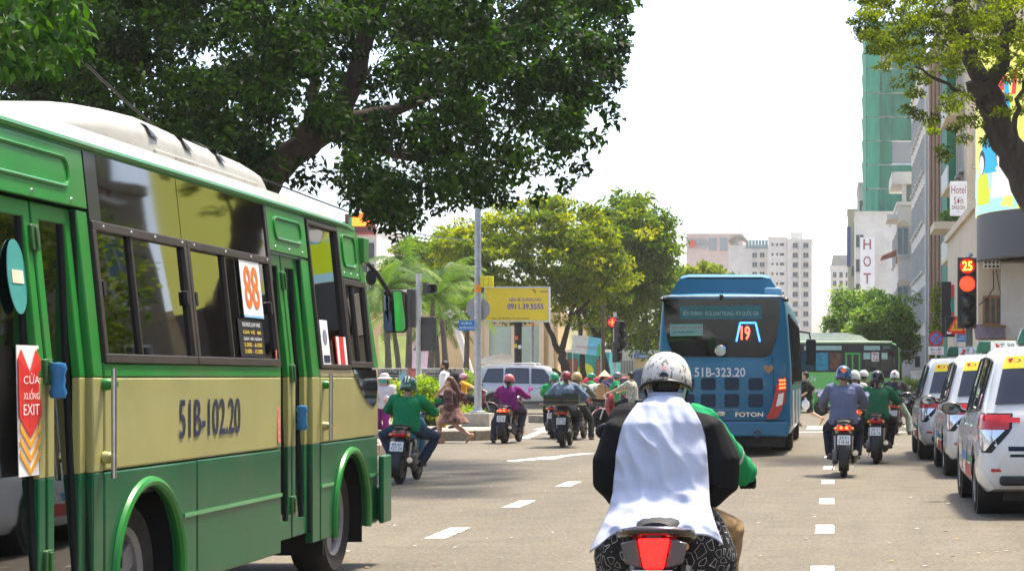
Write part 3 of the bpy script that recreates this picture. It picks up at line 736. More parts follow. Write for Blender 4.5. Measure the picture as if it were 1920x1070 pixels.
# front side window and driver's window
window(13.455,14.29,1.535,2.58,[],'front_side_window',.03,BGLASS)
window(14.30,14.98,1.545,2.21,[14.62],'driver_window',.045,BGLASS)
q = MB(); panel(q, [(14.36,1.53),(15.06,1.53),(15.1,1.40),(15.06,1.27),(14.95,1.24),(14.75,1.29),(14.52,1.40),(14.40,1.48)], -.02,.006); bpart(q, 'quarter_window', glass_mat('quarter glass', (.03,.03,.03), .03, .8))
pnl('front_pillar', [(14.99,1.545),(15.16,1.545),(14.96,2.55),(14.87,2.60),(14.87,2.2),(14.99,2.2)], G_UP, -.05,.004, bev=.01)
# roof: lofted shell, green gutter
prof = []
for i in range(17):
    u = 1-2*i/16; prof.append((u, (1-abs(u)**3.2)*.235))
rings = []
for y, sc, dz in ((7.2,.9,-.10),(7.3,.97,-.03),(7.6,1,0),(11,1,.005),(13.8,1,0),(14.5,.995,-.02),(14.85,.975,-.07),(15.0,.94,-.14)):
    rings.append([(-4.7+u*.985*sc, y, 2.635+h+dz*(.4 if abs(u) > .9 else 1)) for u, h in prof])
q = MB(); q.loft(rings[::-1], closed=False); bpart(q, 'roof', ROOFW, angle=60)
q = MB(); q.tube([(-3.718,7.3,2.62),(-3.715,14.5,2.62),(-3.73,14.85,2.60),(-3.80,15.02,2.53)], [.022,.022,.02,.018], 8); bpart(q, 'gutter', G_UP)
pnl('cant_rail', rect(7.3,14.87,2.592,2.64), G_UP, -.04,.0)
# roof air-conditioning unit
sec = []
for y, w, z0, z1 in ((10.2,.45,2.80,2.84),(10.35,.62,2.74,2.93),(10.6,.70,2.72,3.0),(10.95,.74,2.72,3.02),(11.2,.75,2.72,3.03),(13.0,.75,2.72,2.98),(13.35,.74,2.72,2.95),(13.55,.70,2.74,2.86),(13.62,.66,2.75,2.80)):
    ring = []
    for i in range(15):
        a = math.pi*i/14; ring.append((-4.7+w*math.copysign(abs(math.cos(a))**.45,math.cos(a)), y, z0+(z1-z0)*abs(math.sin(a))**.55))
    sec.append(ring+[(-4.7-w,y,z0-.06),(-4.7+w,y,z0-.06)])
q = MB(); q.loft(sec); ac = bpart(q, 'roof_cooling_unit', mat('cooler shell white', (.38,.37,.325), .42, var=.08, dirt=.35), angle=50)
q = MB(); q.b2(-3.96,-3.938,11.15,13.1,2.70,2.80); q.build('side_rail', mat('grey shell trim', (.5,.48,.42), .5, dirt=.3), ac, bev=.008)
for y in (11.1,11.7,12.35):
    q = MB(); q.add([(-3.98,y,2.93),(-3.98,y+.12,2.90),(-4.15,y+.1,3.0),(-4.15,y,3.0),(-3.95,y,2.87),(-3.95,y+.12,2.86)], [(0,1,2,3),(0,4,5,1)]); q.build('air_scoop', BLACK, ac)
lettering('DANKO S', (-3.936,11.62,2.755), (0,1,0), (0,0,1), .055, mat('grey embossed', (.22,.2,.17), .5), ac, w=.34)
# front end, rear end, floor, far side
q = MB(); fr = []
for z, y in ((.33,15.06),(.5,15.22),(1.0,15.24),(1.4,15.2),(1.55,15.16),(2.5,14.92),(2.66,14.8)):
    w = 1.08 if z < 1.6 else 1.08-.105*(z-1.5)
    fr.append([(-4.7-w,y-.14,z),(-4.7-w*.9,y-.03,z),(-4.7-w*.5,y+.03,z),(-4.7,y+.05,z),(-4.7+w*.5,y+.03,z),(-4.7+w*.9,y-.03,z),(-4.7+w,y-.14,z)])
low, top = MB(), MB(); low.loft(fr[:5], closed=False); top.loft(fr[4:6], closed=False); hd = MB(); hd.loft(fr[5:], closed=False)
bpart(low, 'front_panel', G_LO); bpart(top, 'windscreen', DGLASS); bpart(hd, 'destination_header', G_UP)
q = MB(); q.b2(-5.85,-3.55,15.1,15.36,.34,.62); bpart(q, 'front_bumper', G_LO, bev=.06)
q = MB(); q.prism(rrect(-3.57,-3.53,.33,.86,.018), 'Y', 15.02, 15.30); bpart(q, 'bumper_corner', G_LO, bev=.015)
q = MB(); q.b2(-5.78,-3.62,7.2,7.26,.33,2.62); bpart(q, 'rear_panel', G_LO, bev=.03)
q = MB(); q.b2(-5.74,-3.68,7.3,15.0,.86,.90); q.b2(-5.74,-5.0,7.3,15.0,.3,.34); bpart(q, 'floor', INT)
q = MB(); q.b2(-5.80,-5.74,7.25,15.05,.33,1.5); q.b2(-5.74,-5.68,7.25,15.05,2.25,2.62)
for y in (7.3,8.8,10.3,11.8,13.3,14.8): q.b2(-5.76,-5.70,y-.06,y+.06,1.5,2.25)
bpart(q, 'far_side', INT)
q = MB(); q.b2(-5.74,-5.735,7.3,15.0,1.5,2.25); bpart(q, 'far_window', mat('dim curtain glass', (.025,.028,.026), .3))
q = MB(); q.b2(-5.68,-3.82,7.35,14.7,2.56,2.58); bpart(q, 'ceiling', INT)
sm = MB(); sm.prism([(-.05,.0),(.08,0),(.02,.62),(-.08,.72),(-.12,.70)], 'X', -.21, .21); sm.b2(-.21,.21,-.02,.42,-.05,.06); smesh = sm.mesh('seat')
smesh.materials.append(SEATM)
for y in (9.75,10.5,11.25,12.0):
    for x in (-3.98,-4.42,-5.1,-5.5):
        o = bpy.data.objects.new('seat', smesh); COL.objects.link(o); o.parent = bus; o.location = Vector((x,y,1.3))-BB
        md = o.modifiers.new('b','BEVEL'); md.width = .03; md.segments = 2
# mirrors on arms at the front corner
q = MB(); q.b2(-3.78,-3.66,14.93,15.1,2.36,2.56); bpart(q, 'mirror_bracket', G_UP, bev=.01)
q = MB(); q.tube([(-3.70,15.08,2.40),(-3.64,15.25,2.30),(-3.56,15.42,2.12),(-3.54,15.45,1.95),(-3.54,15.45,1.85)], .018, 8); bpart(q, 'mirror_arm', BLACK)
q = MB(); q.prism(rrect(-.1,.1,-.172,.172,.045,6), 'Y', 0, .05); mo = q.build('mirror', BLACK, bus, loc=Vector((-3.535,15.42,2.0))-BB, rot=(R(4),0,R(-6)), bev=.015)
q = MB(); q.prism(rrect(-.088,.088,-.16,.16,.036,6), 'Y', -.004, 0); q.build('mirror_glass', MIRROR, mo)
q = MB(); q.lathe([(.001,.03),(.05,.03),(.062,.0),(.055,-.004),(.001,-.012)], axis='Y', n=20, sy=.7); mo = q.build('mirror', BLACK, bus, loc=Vector((-3.67,15.2,2.26))-BB)
# stickers and writing
def sticker(name, y0, y1, z0, z1, mt, t=.006, parent=bus): return pnl(name, rect(y0,y1,z0,z1), mt, t-.003, t, parent, smooth=False)
def stk(s, y, z, h, mt, w=None, t=.008, bold=0, parent=bus):
    o = lettering(s, Vector((xs(z)+t,y,z))-(BB if parent is bus else Vector()), (0,1,0), (-.105 if z > 1.5 else 0,0,1), h, mt, parent, w=w, bold=bold, off=0, ext=0.0); return o
NAVY = mat('navy lettering', (.015,.02,.07), .4); RED = mat('red print', (.62,.03,.02), .45); WPR = mat('white print', (.8,.8,.78), .5); ORNG = mat('orange print', (.8,.16,.03), .5); YPR = mat('yellow print', (.85,.62,.04), .5); BLK = mat('black print', (.012,.012,.014), .5)
stk('51B-102.20', 11.08, 1.245, .215, NAVY, 1.08, .005, .012)
s88 = sticker('route_sign', 11.82,12.22,1.86,2.20, WPR, .004)
o = stk('88', 12.02, 2.035, .27, ORNG, .30, .0, .02); o.parent = s88; o.location = Vector(o.location)+BB; o.location.x = xs(2.035)+.007
q = MB(); panel(q, rect(11.82,12.22,1.845,1.86), .001,.005); q.build('sign_edge', mat('pale blue print', (.25,.5,.7), .5), s88, smooth=False)
inf = sticker('notice_board', 11.70,12.2,1.60,1.83, BLK, -.004)
for i, (s, c, z) in enumerate((('BUS RIDE LOW FARE', WPR, 1.80),('GIÁ VÉ  88', YPR, 1.755),('GIÁ VÉ NĂM', WPR, 1.715),('5.000 - 6.000', YPR, 1.675),('3.000 - 15.000', YPR, 1.635))):
    o = stk(s, 11.95, z, .026, c, .36, 0); o.parent = inf; o.location = (xs(z)+.001, 11.95, z)
# arrow-shaped exit sticker on the rear door
ex = sticker('exit_sticker', 8.56,8.80,1.03,1.62, WPR, -.036)
q = MB(); panel(q, [(8.56,1.56),(8.60,1.60),(8.68,1.49),(8.76,1.60),(8.80,1.56),(8.80,1.30),(8.68,1.20),(8.56,1.30)], -.036,-.033); q.build('red_arrow', RED, ex, smooth=False)
for z in (1.22,1.16,1.10):
    q = MB(); panel(q, [(8.57,z+.05),(8.57,z+.02),(8.68,z-.07),(8.79,z+.02),(8.79,z+.05),(8.68,z-.04)], -.036,-.033); q.build('chevron', mat('amber print', (.8,.36,.03), .5), ex, smooth=False)
for s, z in (('CỬA',1.47),('XUỐNG',1.40),('EXIT',1.33)):
    o = stk(s, 8.68, z, .048, WPR, .17, 0); o.parent = ex; o.location = (xs(z)-.030, 8.68, z)
ov = MB(); panel(ov, [(8.68+.10*math.cos(t*.2618), 1.93+.17*math.sin(t*.2618)) for t in range(24)], -.054,-.05); bpart(ov, 'oval_sticker', mat('teal print', (.05,.28,.25), .5), smooth=False)
ov = MB(); panel(ov, rect(8.62,8.74,1.9,1.96), -.05,-.047); bpart(ov, 'price_label', mat('cream print', (.7,.62,.45), .5), smooth=False)
s = sticker('bucket_sticker', 13.96,14.26,1.55,1.77, RED, -.006)
for y in (14.01,14.21):
    q = MB(); panel(q, [(y-.03,1.55),(y+.03,1.55),(y+.035,1.77),(y-.025,1.77)], -.006,-.003); q.build('white_stripe', WPR, s, smooth=False)
s = sticker('paper_notice', 13.58,13.78,1.56,1.88, WPR, -.006)
q = MB(); panel(q, circ(13.68,1.76,.055,18), -.006,-.003); q.build('round_mark', mat('grey blue print', (.2,.22,.3), .5), s, smooth=False)
q = MB(); panel(q, rect(13.60,13.76,1.58,1.63), -.006,-.003); q.build('foot_text', NAVY, s, smooth=False)
sticker('door_notice', 12.40,12.46,1.05,1.65, mat('red white notice', (.65,.2,.14), .5, var=.5, scale=30), .006)
# ------------------------------------------------------------------ buildings
PLW = mat('white plaster', (.66,.64,.58), .85, var=.1, scale=.8, bump=.15, bscale=6, dirt=.22)
PLC = mat('cream plaster', (.60,.50,.36), .85, var=.1, scale=.7, bump=.15, bscale=6, dirt=.2)
PLT = mat('tan plaster', (.62,.46,.25), .85, var=.08, scale=.6, bump=.1, bscale=5, dirt=.12)
PLP = mat('pink plaster', (.58,.45,.39), .85, var=.1, scale=.5, dirt=.2)
PLG = mat('grey plaster', (.36,.35,.32), .85, var=.15, scale=.8, dirt=.35)
WFR = mat('window frame paint', (.5,.5,.47), .5)
DARKW = mat('dark window pane', (.03,.035,.04), .12, spec=.7)
PALEW = mat('pale window pane', (.22,.27,.28), .1, spec=.7)
NET = mat('green scaffold net', (.012,.17,.10), .85, var=.35, scale=1.2, bump=.4, bscale=3, stretch=(1,1,.15))
NET_LIT = mat('lit-tone green scaffold net', (.022,.27,.16), .85, var=.25, scale=1.6, stretch=(1,1,.1))  # same netting on the lit left strip, its light put into a brighter green
ROOFR = mat('red tile', (.35,.12,.07), .7, var=.2)
SLAB = mat('grey slab', (.28,.3,.29), .9)

def building(name, label, x0, x1, y0, y1, h, m_, group=None, parapet=.5):
    c = Vector(((x0+x1)/2,(y0+y1)/2,0)); t = thing(name, label, 'building', c, 0, group)
    q = MB(); q.b2(x0-c.x,x1-c.x,y0-c.y,y1-c.y,-.05,h); q.build('wall', m_, t, smooth=False)
    if parapet:
        q = MB(); q.b2(x0-c.x-.12,x1-c.x+.12,y0-c.y-.12,y1-c.y+.12,h,h+.25); q.build('cornice', m_, t, smooth=False)
    t['ext'] = 0
    return t
def win(t, face, a, z, w, h, plane, m_=DARKW, fr=.07, sill=True, fm=None, bars=1):
    """one window on face 'F' (facing -Y, a=x, plane=y) or 'L' (facing -X, a=y, plane=x)"""
    c = t.location; q = MB()
    def bx(mb, a0, a1, z0, z1, d0, d1):
        if face == 'F': mb.b2(a0,a1,plane-d1,plane-d0,z0,z1)
        else: mb.b2(plane-d1,plane-d0,a0,a1,z0,z1)
    a0, a1, z0, z1 = a-w/2, a+w/2, z-h/2, z+h/2
    bx(q,a0-fr,a0,z0-fr,z1+fr,-.02,.08); bx(q,a1,a1+fr,z0-fr,z1+fr,-.02,.08); bx(q,a0,a1,z0-fr,z0,-.02,.07); bx(q,a0,a1,z1,z1+fr,-.02,.07)
    for k in range(bars): xm = a0+(a1-a0)*(k+1)/(bars+1); bx(q,xm-.025,xm+.025,z0,z1,-.02,.05)
    o = q.build('window', fm or WFR, t, loc=-c, smooth=False)
    q = MB(); bx(q,a0,a1,z0,z1,-.01,.012); q.build('pane', m_, o, smooth=False)
    if sill: q = MB(); bx(q,a0-.12,a1+.12,z0-fr-.1,z0-fr,0,.18); q.build('sill', fm or WFR, o, smooth=False)
    return o
def slab(t, name, m_, x0, x1, y0, y1, z0, z1, bev=0, smooth=False):
    q = MB(); q.b2(x0,x1,y0,y1,z0,z1); o = q.build(name, m_, t, loc=-t.location, smooth=smooth, bev=bev); return o

# --- corner building with the curved screen
t = building('corner_building', 'cream corner building under the curved cartoon screen', 4.35, 20, 58.2, 74, 6.6, PLC)
CX, CY, CR = 8.6, 58.0, 4.3
def curve_wall(mb, r0, r1, z0, z1, a0=-270, a1=-60, n=40):
    ring = []
    for k in range(n+1):
        a = R(a0+(a1-a0)*k/n); c_, s_ = math.cos(a), math.sin(a)
        ring.append([(CX+r0*c_,CY+r0*s_,z0),(CX+r1*c_,CY+r1*s_,z0),(CX+r1*c_,CY+r1*s_,z1),(CX+r0*c_,CY+r0*s_,z1)])
    mb.loft(ring)
FASC = mat('dark grey cladding', (.075,.075,.078), .5, var=.1, scale=20)
q = MB(); curve_wall(q, CR-.5, CR, 4.95, 6.3); q.build('fascia', FASC, t, loc=-t.location)
q = MB(); q.lathe([(.01,4.97),(CR-.02,4.97)], c=(CX,CY,0), n=40); q.build('soffit', PLG, t, loc=-t.location)
SCRB = emis('screen yellow', (.80,.80,.16), .42); SCRC = emis('screen blue', (.02,.42,.75), .42); SCRL = emis('screen lime', (.62,.78,.0), .42); SCRS = emis('screen face', (.85,.80,.72), .42); SCRK = emis('screen black line', (.02,.02,.03), .3); SCRR = emis('screen red', (.8,.05,.05), .42); SCRP = emis('screen pale blue', (.40,.72,.85), .42)
q = MB(); curve_wall(q, CR-.3, CR+.03, 6.3, 11.2); sc = q.build('picture_screen', SCRB, t, loc=-t.location)
def on_screen(poly, mt, off, name, ang):
    """flat cartoon patch: poly in (metres along the curve, z), bent onto the curved screen around the angle ang"""
    out = []
    # fan from centroid with subdivided outline
    pts = []
    for i in range(len(poly)):
        a, b = Vector(poly[i]), Vector(poly[(i+1)%len(poly)]); k = max(1,int((b-a).length/.25))
        pts += [a.lerp(b,j/k) for j in range(k)]
    c = sum(pts, Vector((0,0)))/len(pts)
    def w(p, o=off):
        th = R(ang)+p.x/CR; return (CX+(CR+o)*math.cos(th), CY+(CR+o)*math.sin(th), p.y)
    mids = [c.lerp(p,.5) for p in pts]; n = len(pts)
    q = MB(); q.add([w(c)]+[w(p) for p in mids]+[w(p) for p in pts], [(0,1+i,1+(i+1)%n) for i in range(n)]+[(1+i,1+n+i,1+n+(i+1)%n,1+(i+1)%n) for i in range(n)])
    q.build(name, mt, sc, smooth=False)
def cartoon(u, z, s, ang, body, hair=SCRK):
    on_screen([(u-.75*s,z-1.3*s),(u+.75*s,z-1.3*s),(u+.62*s,z-.35*s),(u+.25*s,z-.1*s),(u-.25*s,z-.1*s),(u-.62*s,z-.35*s)], body, .045, 'figure_body', ang)
    on_screen([(u+.36*s*math.cos(a*.3927),z+.28*s+.44*s*math.sin(a*.3927)) for a in range(16)], hair, .05, 'figure_hair', ang)
    on_screen([(u+.27*s*math.cos(a*.3927),z+.18*s+.34*s*math.sin(a*.3927)) for a in range(16)], SCRS, .06, 'figure_face', ang)
for ang in (-160, -204, -114):
    on_screen([(-1.45,6.3),(1.45,6.3),(1.5,7.3),(.6,7.7),(-.4,7.3),(-1.5,7.8)], SCRP, .04, 'ground_patch', ang)
    cartoon(.15, 8.75, 1.0, ang, SCRC, emis('screen orange', (.85,.45,.05), .3)); cartoon(-.5, 7.6, .8, ang, SCRL); cartoon(.75, 7.7, .78, ang, SCRS)
    on_screen([(-1.4,9.9),(1.4,9.6),(1.5,10.3),(.5,10.1),(-.5,10.5),(-1.5,10.35)], SCRR, .04, 'red_ribbon', ang)
    on_screen([(.95,9.0),(1.2,9.0),(1.1,10.0),(.9,10.0)], SCRC, .045, 'blue_streak', ang)
# wall pieces below the marquee
PX0 = 58.2
vb = slab(t, 'vent_block', WHITE, PX(1843,PX0), PX(1875,PX0), PX0-.08, PX0, PZ(503,PX0), PZ(488,PX0))
for i in range(4):
    for j in range(2):
        q = MB(); x, z = PX(1848+i*7.4,PX0), PZ(492+j*7.5,PX0); q.b2(x-.035,x+.035,PX0-.085,PX0-.08,z-.035,z+.035); q.build('vent_hole', BLACK, vb, loc=(0,0,0), smooth=False)
win(t, 'F', PX(1862,PX0), PZ(582,PX0), .5, .75, PX0, mat('grimy pane', (.11,.10,.08), .3, var=.4, scale=8), fm=mat('rust brown frame', (.3,.16,.07), .7), bars=2)
q = MB(); a0, a1 = PX(1826,PX0), PX(1882,PX0); q.add([(a0,PX0-.02,PZ(608,PX0)),(a1,PX0-.02,PZ(608,PX0)),(a1,PX0-.75,PZ(634,PX0)),(a0,PX0-.75,PZ(634,PX0)),(a0,PX0-.72,PZ(637,PX0)),(a1,PX0-.72,PZ(637,PX0)),(a1,PX0,PZ(612,PX0)),(a0,PX0,PZ(612,PX0))], [(0,3,2,1),(3,4,5,2),(4,7,6,5)])
q.build('awning', mat('mauve canvas', (.22,.15,.16), .85, var=.2), t, loc=-t.location)
q = MB(); q.tube([P(1862,505,PX0-.05),P(1863,540,PX0-.05),P(1850,560,PX0-.06),P(1835,572,PX0-.1)], .015, 6); q.build('cable', BLACK, t, loc=-t.location)
q = MB(); q.tube([P(1868,505,PX0-.05),P(1872,530,PX0-.05),P(1878,560,PX0-.06)], .012, 6); q.build('cable', BLACK, t, loc=-t.location)
slab(t, 'shop_front', mat('shop dark opening', (.05,.045,.04), .6), 4.5, 8, PX0-.03, PX0, .1, PZ(640,PX0))
slab(t, 'white_downpipe_wall', PLW, PX(1876,PX0), 20, PX0-.12, PX0-.02, 2.6, 4.9)
# --- hotel building behind it
t = building('hotel_building', 'narrow green and cream hotel building with projecting sign', 5.25, 14, 76, 91, 17, PLC)
for i in range(5):
    slab(t, 'balcony', PLC, 4.55, 5.25, 77.5, 82, 3.3+i*2.9, 3.45+i*2.9)
    slab(t, 'balcony_rail', WFR, 4.55, 4.6, 77.5, 82, 3.45+i*2.9, 4.2+i*2.9)
    for y in (78.6,80.8): win(t, 'L', y, 4.9+i*2.9, 1.0, 1.5, 5.25)
    win(t, 'F', 6.0, 4.7+i*2.9, .8, 1.3, 76); win(t, 'F', 8.2, 4.7+i*2.9, .8, 1.3, 76)
slab(t, 'green_wall_strip', mat('bottle green wall', (.03,.2,.12), .7, var=.3, scale=2), 4.85, 5.25, 83, 86.5, 0, 16.5)
slab(t, 'canopy', PLC, 3.95, 5.25, 76.2, 79.5, PZ(432,77), PZ(418,77))
q = MB(); g = random.Random(3)
V, F, T = leaf_cloud([(4.6,77,PZ(408,77),.45,.5,.3,300)], .16, .09, 3); o = np_mesh('balcony_plant', V-np.array(t.location), F, LEAF_FRESH, t, T); o['kind'] = 'stuff'
# hotel sign (on its bracket, faces the camera)
Ys = 74.5
s = thing('hotel_sign', 'white hotel sign with red lettering high on the right', 'sign', P(1797,405,Ys))
q = MB(); a = P(1781,340,Ys)-s.location; b = P(1813,405,Ys)-s.location; q.b2(a.x,b.x,-.06,.06,b.z,a.z); q.build('board', WPR, s, bev=.02)
q = MB(); q.b2(b.x,b.x+.9,-.03,.03,.5,.56); q.build('bracket', STEEL, s)
MRN = mat('maroon print', (.28,.03,.04), .5)
for tx, py, h, w in (('Hotel',356,.30,.55),('Sơn',376,.28,.36),('SAIGON',389,.15,.5)):
    p = P(1797,py,Ys)-s.location; lettering(tx, (p.x,-.063,p.z), (1,0,0), (0,0,1), h, MRN, s, w=w)
# --- further buildings along the right
t = building('shophouse', 'grey shophouse with dark recessed strips and drainpipes', 5.3, 13, 91.5, 109, 19, PLG)
for y in (93,96.5,100,104): slab(t, 'recessed_strip', mat('dark recess', (.06,.06,.06), .7), 5.22, 5.3, y, y+1.4, 3, 18)
for y in (95.2,99,103): q = MB(); q.tube([(5.15,y,.2),(5.15,y,18.4)], .09, 8); q.build('drainpipe', mat('rust pipe', (.35,.2,.12), .7), t, loc=-t.location)
for i in range(5): win(t, 'F', 6.4, 4+i*2.9, .9, 1.4, 91.5); win(t, 'F', 9, 4+i*2.9, .9, 1.4, 91.5)
q = MB(); Vc = [(5.0+random.Random(i).uniform(-.2,.1),92+random.Random(i+50).uniform(-.6,.6),1.5+i*.28,.35,.4,.35,60) for i in range(16)]
V, F, T = leaf_cloud(Vc, .2, .12, 9); o = np_mesh('creeper', V-np.array(t.location), F, LEAF_YEL, t, T); o['kind'] = 'stuff'
t = building('office_block', 'white office block with tall strip windows on the right', 5.2, 14, 110, 130, 19.5, PLW)
for i in range(6):
    for y in (111.6,114.2,116.8,119.4,122,124.6,127.2): win(t, 'L', y, 2.8+i*2.9, 1.5, 1.9, 5.2, PALEW)
    for x in (6.4,8.6,10.8): win(t, 'F', x, 2.8+i*2.9, 1.2, 1.7, 110, PALEW)
t = building('corner_house', 'white house with arched niches and red awnings on the right', 4.35, 12, 131, 150, PZ(385,131), PLW)
for i, py in enumerate((480,590)):
    z = PZ(py,131)
    for y in (134,138,142): win(t, 'L', y, z+.8, 1.2, 2.0, 4.35, PALEW)
    win(t, 'F', PX(1693,131), z+1.0, .7, 1.8, 131, PALEW)
    q = MB(); q.prism([(PX(1693,131)+.42*math.cos(R(a)), z+2.0+.42*math.sin(R(a))) for a in range(0,181,15)], 'Y', 130.9, 131.0); q.build('arch_niche', PLC, t, loc=-t.location, smooth=False)
    q = MB(); q.prism([(3.2,z),(4.35,z+.5),(4.35,z+.2),(3.2,z-.15)], 'Y', 131, 134); q.build('red_awning', ROOFR, t, loc=-t.location, smooth=False)
slab(t, 'balcony', PLW, 3.6, 4.35, 131.5, 136, PZ(655,131), PZ(648,131))
slab(t, 'balcony', PLW, 3.6, 4.35, 131.5, 136, PZ(410,131), PZ(400,131))
for x in (4.6,6.0): slab(t, 'roof_column', PLW, x, x+.3, 131.2, 131.5, PZ(385,131), PZ(345,131))
slab(t, 'roof_room', PLW, 3.9, 9, 131.0, 138, PZ(345,131), PZ(322,131))
slab(t, 'roof_glazing', PALEW, 4.7, 8.5, 131.6, 131.7, PZ(384,131), PZ(346,131))
# green netted tower
YT = 250; x0, x1 = PX(1626,YT), PX(1712,YT)+1.5; hT = PZ(40,YT)
t = building('netted_tower', 'tall tower wrapped in green scaffold netting', x0, x1, YT, YT+26, hT, SLAB, parapet=0)
nf = 15
for i in range(nf):
    za, zb = 1+i*(hT-1)/nf, 1+(i+1)*(hT-1)/nf-.12
    for j, (xa, xb, m_) in enumerate(((x0-.1,x0+1.6,NET_LIT),(x0+1.65,x0+3.2,NET),(x0+3.25,x1,NET))):
        if (i*3+j) % 11 == 7: continue
        dy = random.Random(i*7+j).uniform(.05,.3); q = MB(); n_ = 6
        g_ = random.Random(i*31+j)
        ring0 = [(xa+(xb-xa)*k/n_, YT-dy-.25*g_.random(), za) for k in range(n_+1)]; ring1 = [(p[0],YT-dy-.25*g_.random(),zb) for p in ring0]
        q.loft([ring0, ring1], closed=False); q.build('netting_panel', m_, t, loc=-t.location, smooth=True)
    q = MB(); q.loft([[(x0-.15,YT+k*5.2,za) for k in range(6)],[(x0-.15-.2*(k%2),YT+k*5.2,zb) for k in range(6)]], closed=False); q.build('netting_panel', NET_LIT, t, loc=-t.location)
for i in range(nf): slab(t, 'floor_slab', WHITE, x0+.2, x1+.1, YT-.05, YT+1, 1+i*(hT-1)/nf-.15, 1+i*(hT-1)/nf+.15)
t = building('dark_block', 'dark grey block left of the netted tower', PX(1610,290), PX(1632,290)+3, 290, 310, PZ(345,290), PLG)
for i in range(7): win(t, 'F', PX(1619,290), 8+i*3.2, 1.2, 1.6, 290)
t = building('hotel_tower', 'cream hotel with tall vertical sign lettering down the street', PX(1604,235), PX(1640,235)+4, 235, 248, PZ(400,235), PLW)
for i in range(5): win(t, 'F', PX(1612,235), 6+i*3.0, .9, 1.5, 235)
q = MB(); a, b = P(1613,445,233), P(1640,610,233); q.b2(a.x,b.x,232.8,233.2,b.z,a.z); sb = q.build('sign_board', WPR, t, loc=-t.location, smooth=False)
for k, ch in enumerate('HOTEL'):
    p = P(1626,458+k*32,232.75); lettering(ch, p, (1,0,0), (0,0,1), 1.25, MRN, sb, w=.9)
t = building('banner_house', 'narrow house with a blue vertical banner at the street end', PX(1590,270), PX(1606,270), 270, 280, PZ(395,270), PLC)
slab(t, 'blue_banner', mat('blue banner', (.06,.09,.28), .6), PX(1588,269), PX(1595,269), 268.8, 269, PZ(500,269), PZ(425,269))
for i in range(4): win(t, 'F', PX(1600,270), 6+i*3.4, .5, 1.4, 270)
t = building('pale_block', 'pale block with mansard roof at the end of the street', PX(1557,420), PX(1600,420), 420, 440, PZ(500,420), PLW)
q = MB(); q.prism([(PX(1558,420),PZ(500,420)),(PX(1600,420),PZ(500,420)),(PX(1598,420),PZ(478,420)),(PX(1562,420),PZ(478,420))], 'Y', 420, 438); q.build('mansard_roof', PLG, t, loc=-t.location, smooth=False)
for i in range(6):
    for j in range(3): win(t, 'F', PX(1565+j*12,420), PZ(515+i*16,420), .7, 1.1, 420)
# distant apartment towers above the blue bus
YA = 380
t = building('apartment_tower', 'white apartment tower with rows of square windows', PX(1476,YA), PX(1522,YA), YA, YA+16, PZ(450,YA), PLW)
for i in range(9):
    for j in range(2): win(t, 'F', PX(1491+j*20,YA), PZ(460+i*18.3,YA), .95, .95, YA)
    slab(t, 'balcony_ledge', PLW, PX(1478,YA), PX(1521,YA), YA-.35, YA, PZ(470+i*18.3,YA), PZ(468+i*18.3,YA))
slab(t, 'corner_post', PLW, PX(1500,YA)-.15, PX(1500,YA)+.15, YA-.4, YA, 0, PZ(450,YA))
slab(t, 'roof_plant_room', PLW, PX(1482,YA), PX(1505,YA), YA+2, YA+8, PZ(450,YA), PZ(434,YA))
t = building('apartment_wing', 'plain white wing with small slot windows beside the apartment tower', PX(1440,YA), PX(1475.5,YA), YA+.6, YA+16, PZ(446,YA), PLW)
for i in range(7):
    for j, w in ((0,.35),(1,.35),(2,.8)): win(t, 'F', PX(1448+j*9,YA), PZ(458+i*18.3,YA), w, .5, YA+.6, sill=False, bars=0, fr=.04)
t = building('glazed_block', 'pale block with curved roof and green glass behind the trees', PX(1366,390), PX(1441,390), 390, 404, PZ(462,390), PLW)
for j in range(7): slab(t, 'glass_bay', mat('green glazing', (.2,.32,.3), .15), PX(1398+j*6,390)+.05, PX(1404+j*6,390)-.05, 389.8, 390, PZ(466,390), PZ(450,390))
q = MB(); q.loft([[(PX(1366+k*7,390),y,PZ(452-9*math.sin(math.pi*min(1,k/5)),390)) for k in range(6)]+[(PX(1366+k*7,390),y,PZ(449-9*math.sin(math.pi*min(1,k/5)),390)) for k in range(5,-1,-1)] for y in (388.5,404)]); q.build('curved_roof', PLG, t, loc=-t.location)
for i in range(3):
    for j in range(2): win(t, 'F', PX(1415+j*14,390), PZ(478+i*18,390), .9, .9, 390)
t = building('logo_block', 'pinkish block with rooftop mast and a faded round logo', PX(1287,430), PX(1392,430), 430, 446, PZ(440,430), PLP)
slab(t, 'sign_panel', PLG, PX(1291,430), PX(1326,430), 429.8, 430, PZ(466,430), PZ(447,430))
q = MB(); q.prism(circ(PX(1299,430),PZ(457,430),.85,16), 'Y', 429.6, 429.8); q.build('round_logo', RED, t, loc=-t.location, smooth=False)
lettering('SAVI', P(1315,456,429.75), (1,0,0), (0,0,1), 1.1, mat('blue grey letters', (.12,.2,.32), .5), t).location -= t.location
for j in range(3): slab(t, 'glass_strip', PALEW, PX(1330+j*20,430), PX(1344+j*20,430), 429.85, 430, PZ(470,430), PZ(446,430))
q = MB(); q.tube([P(1386,437,432),P(1386,418,432)], .12, 6); q.build('mast', STEEL, t, loc=-t.location)
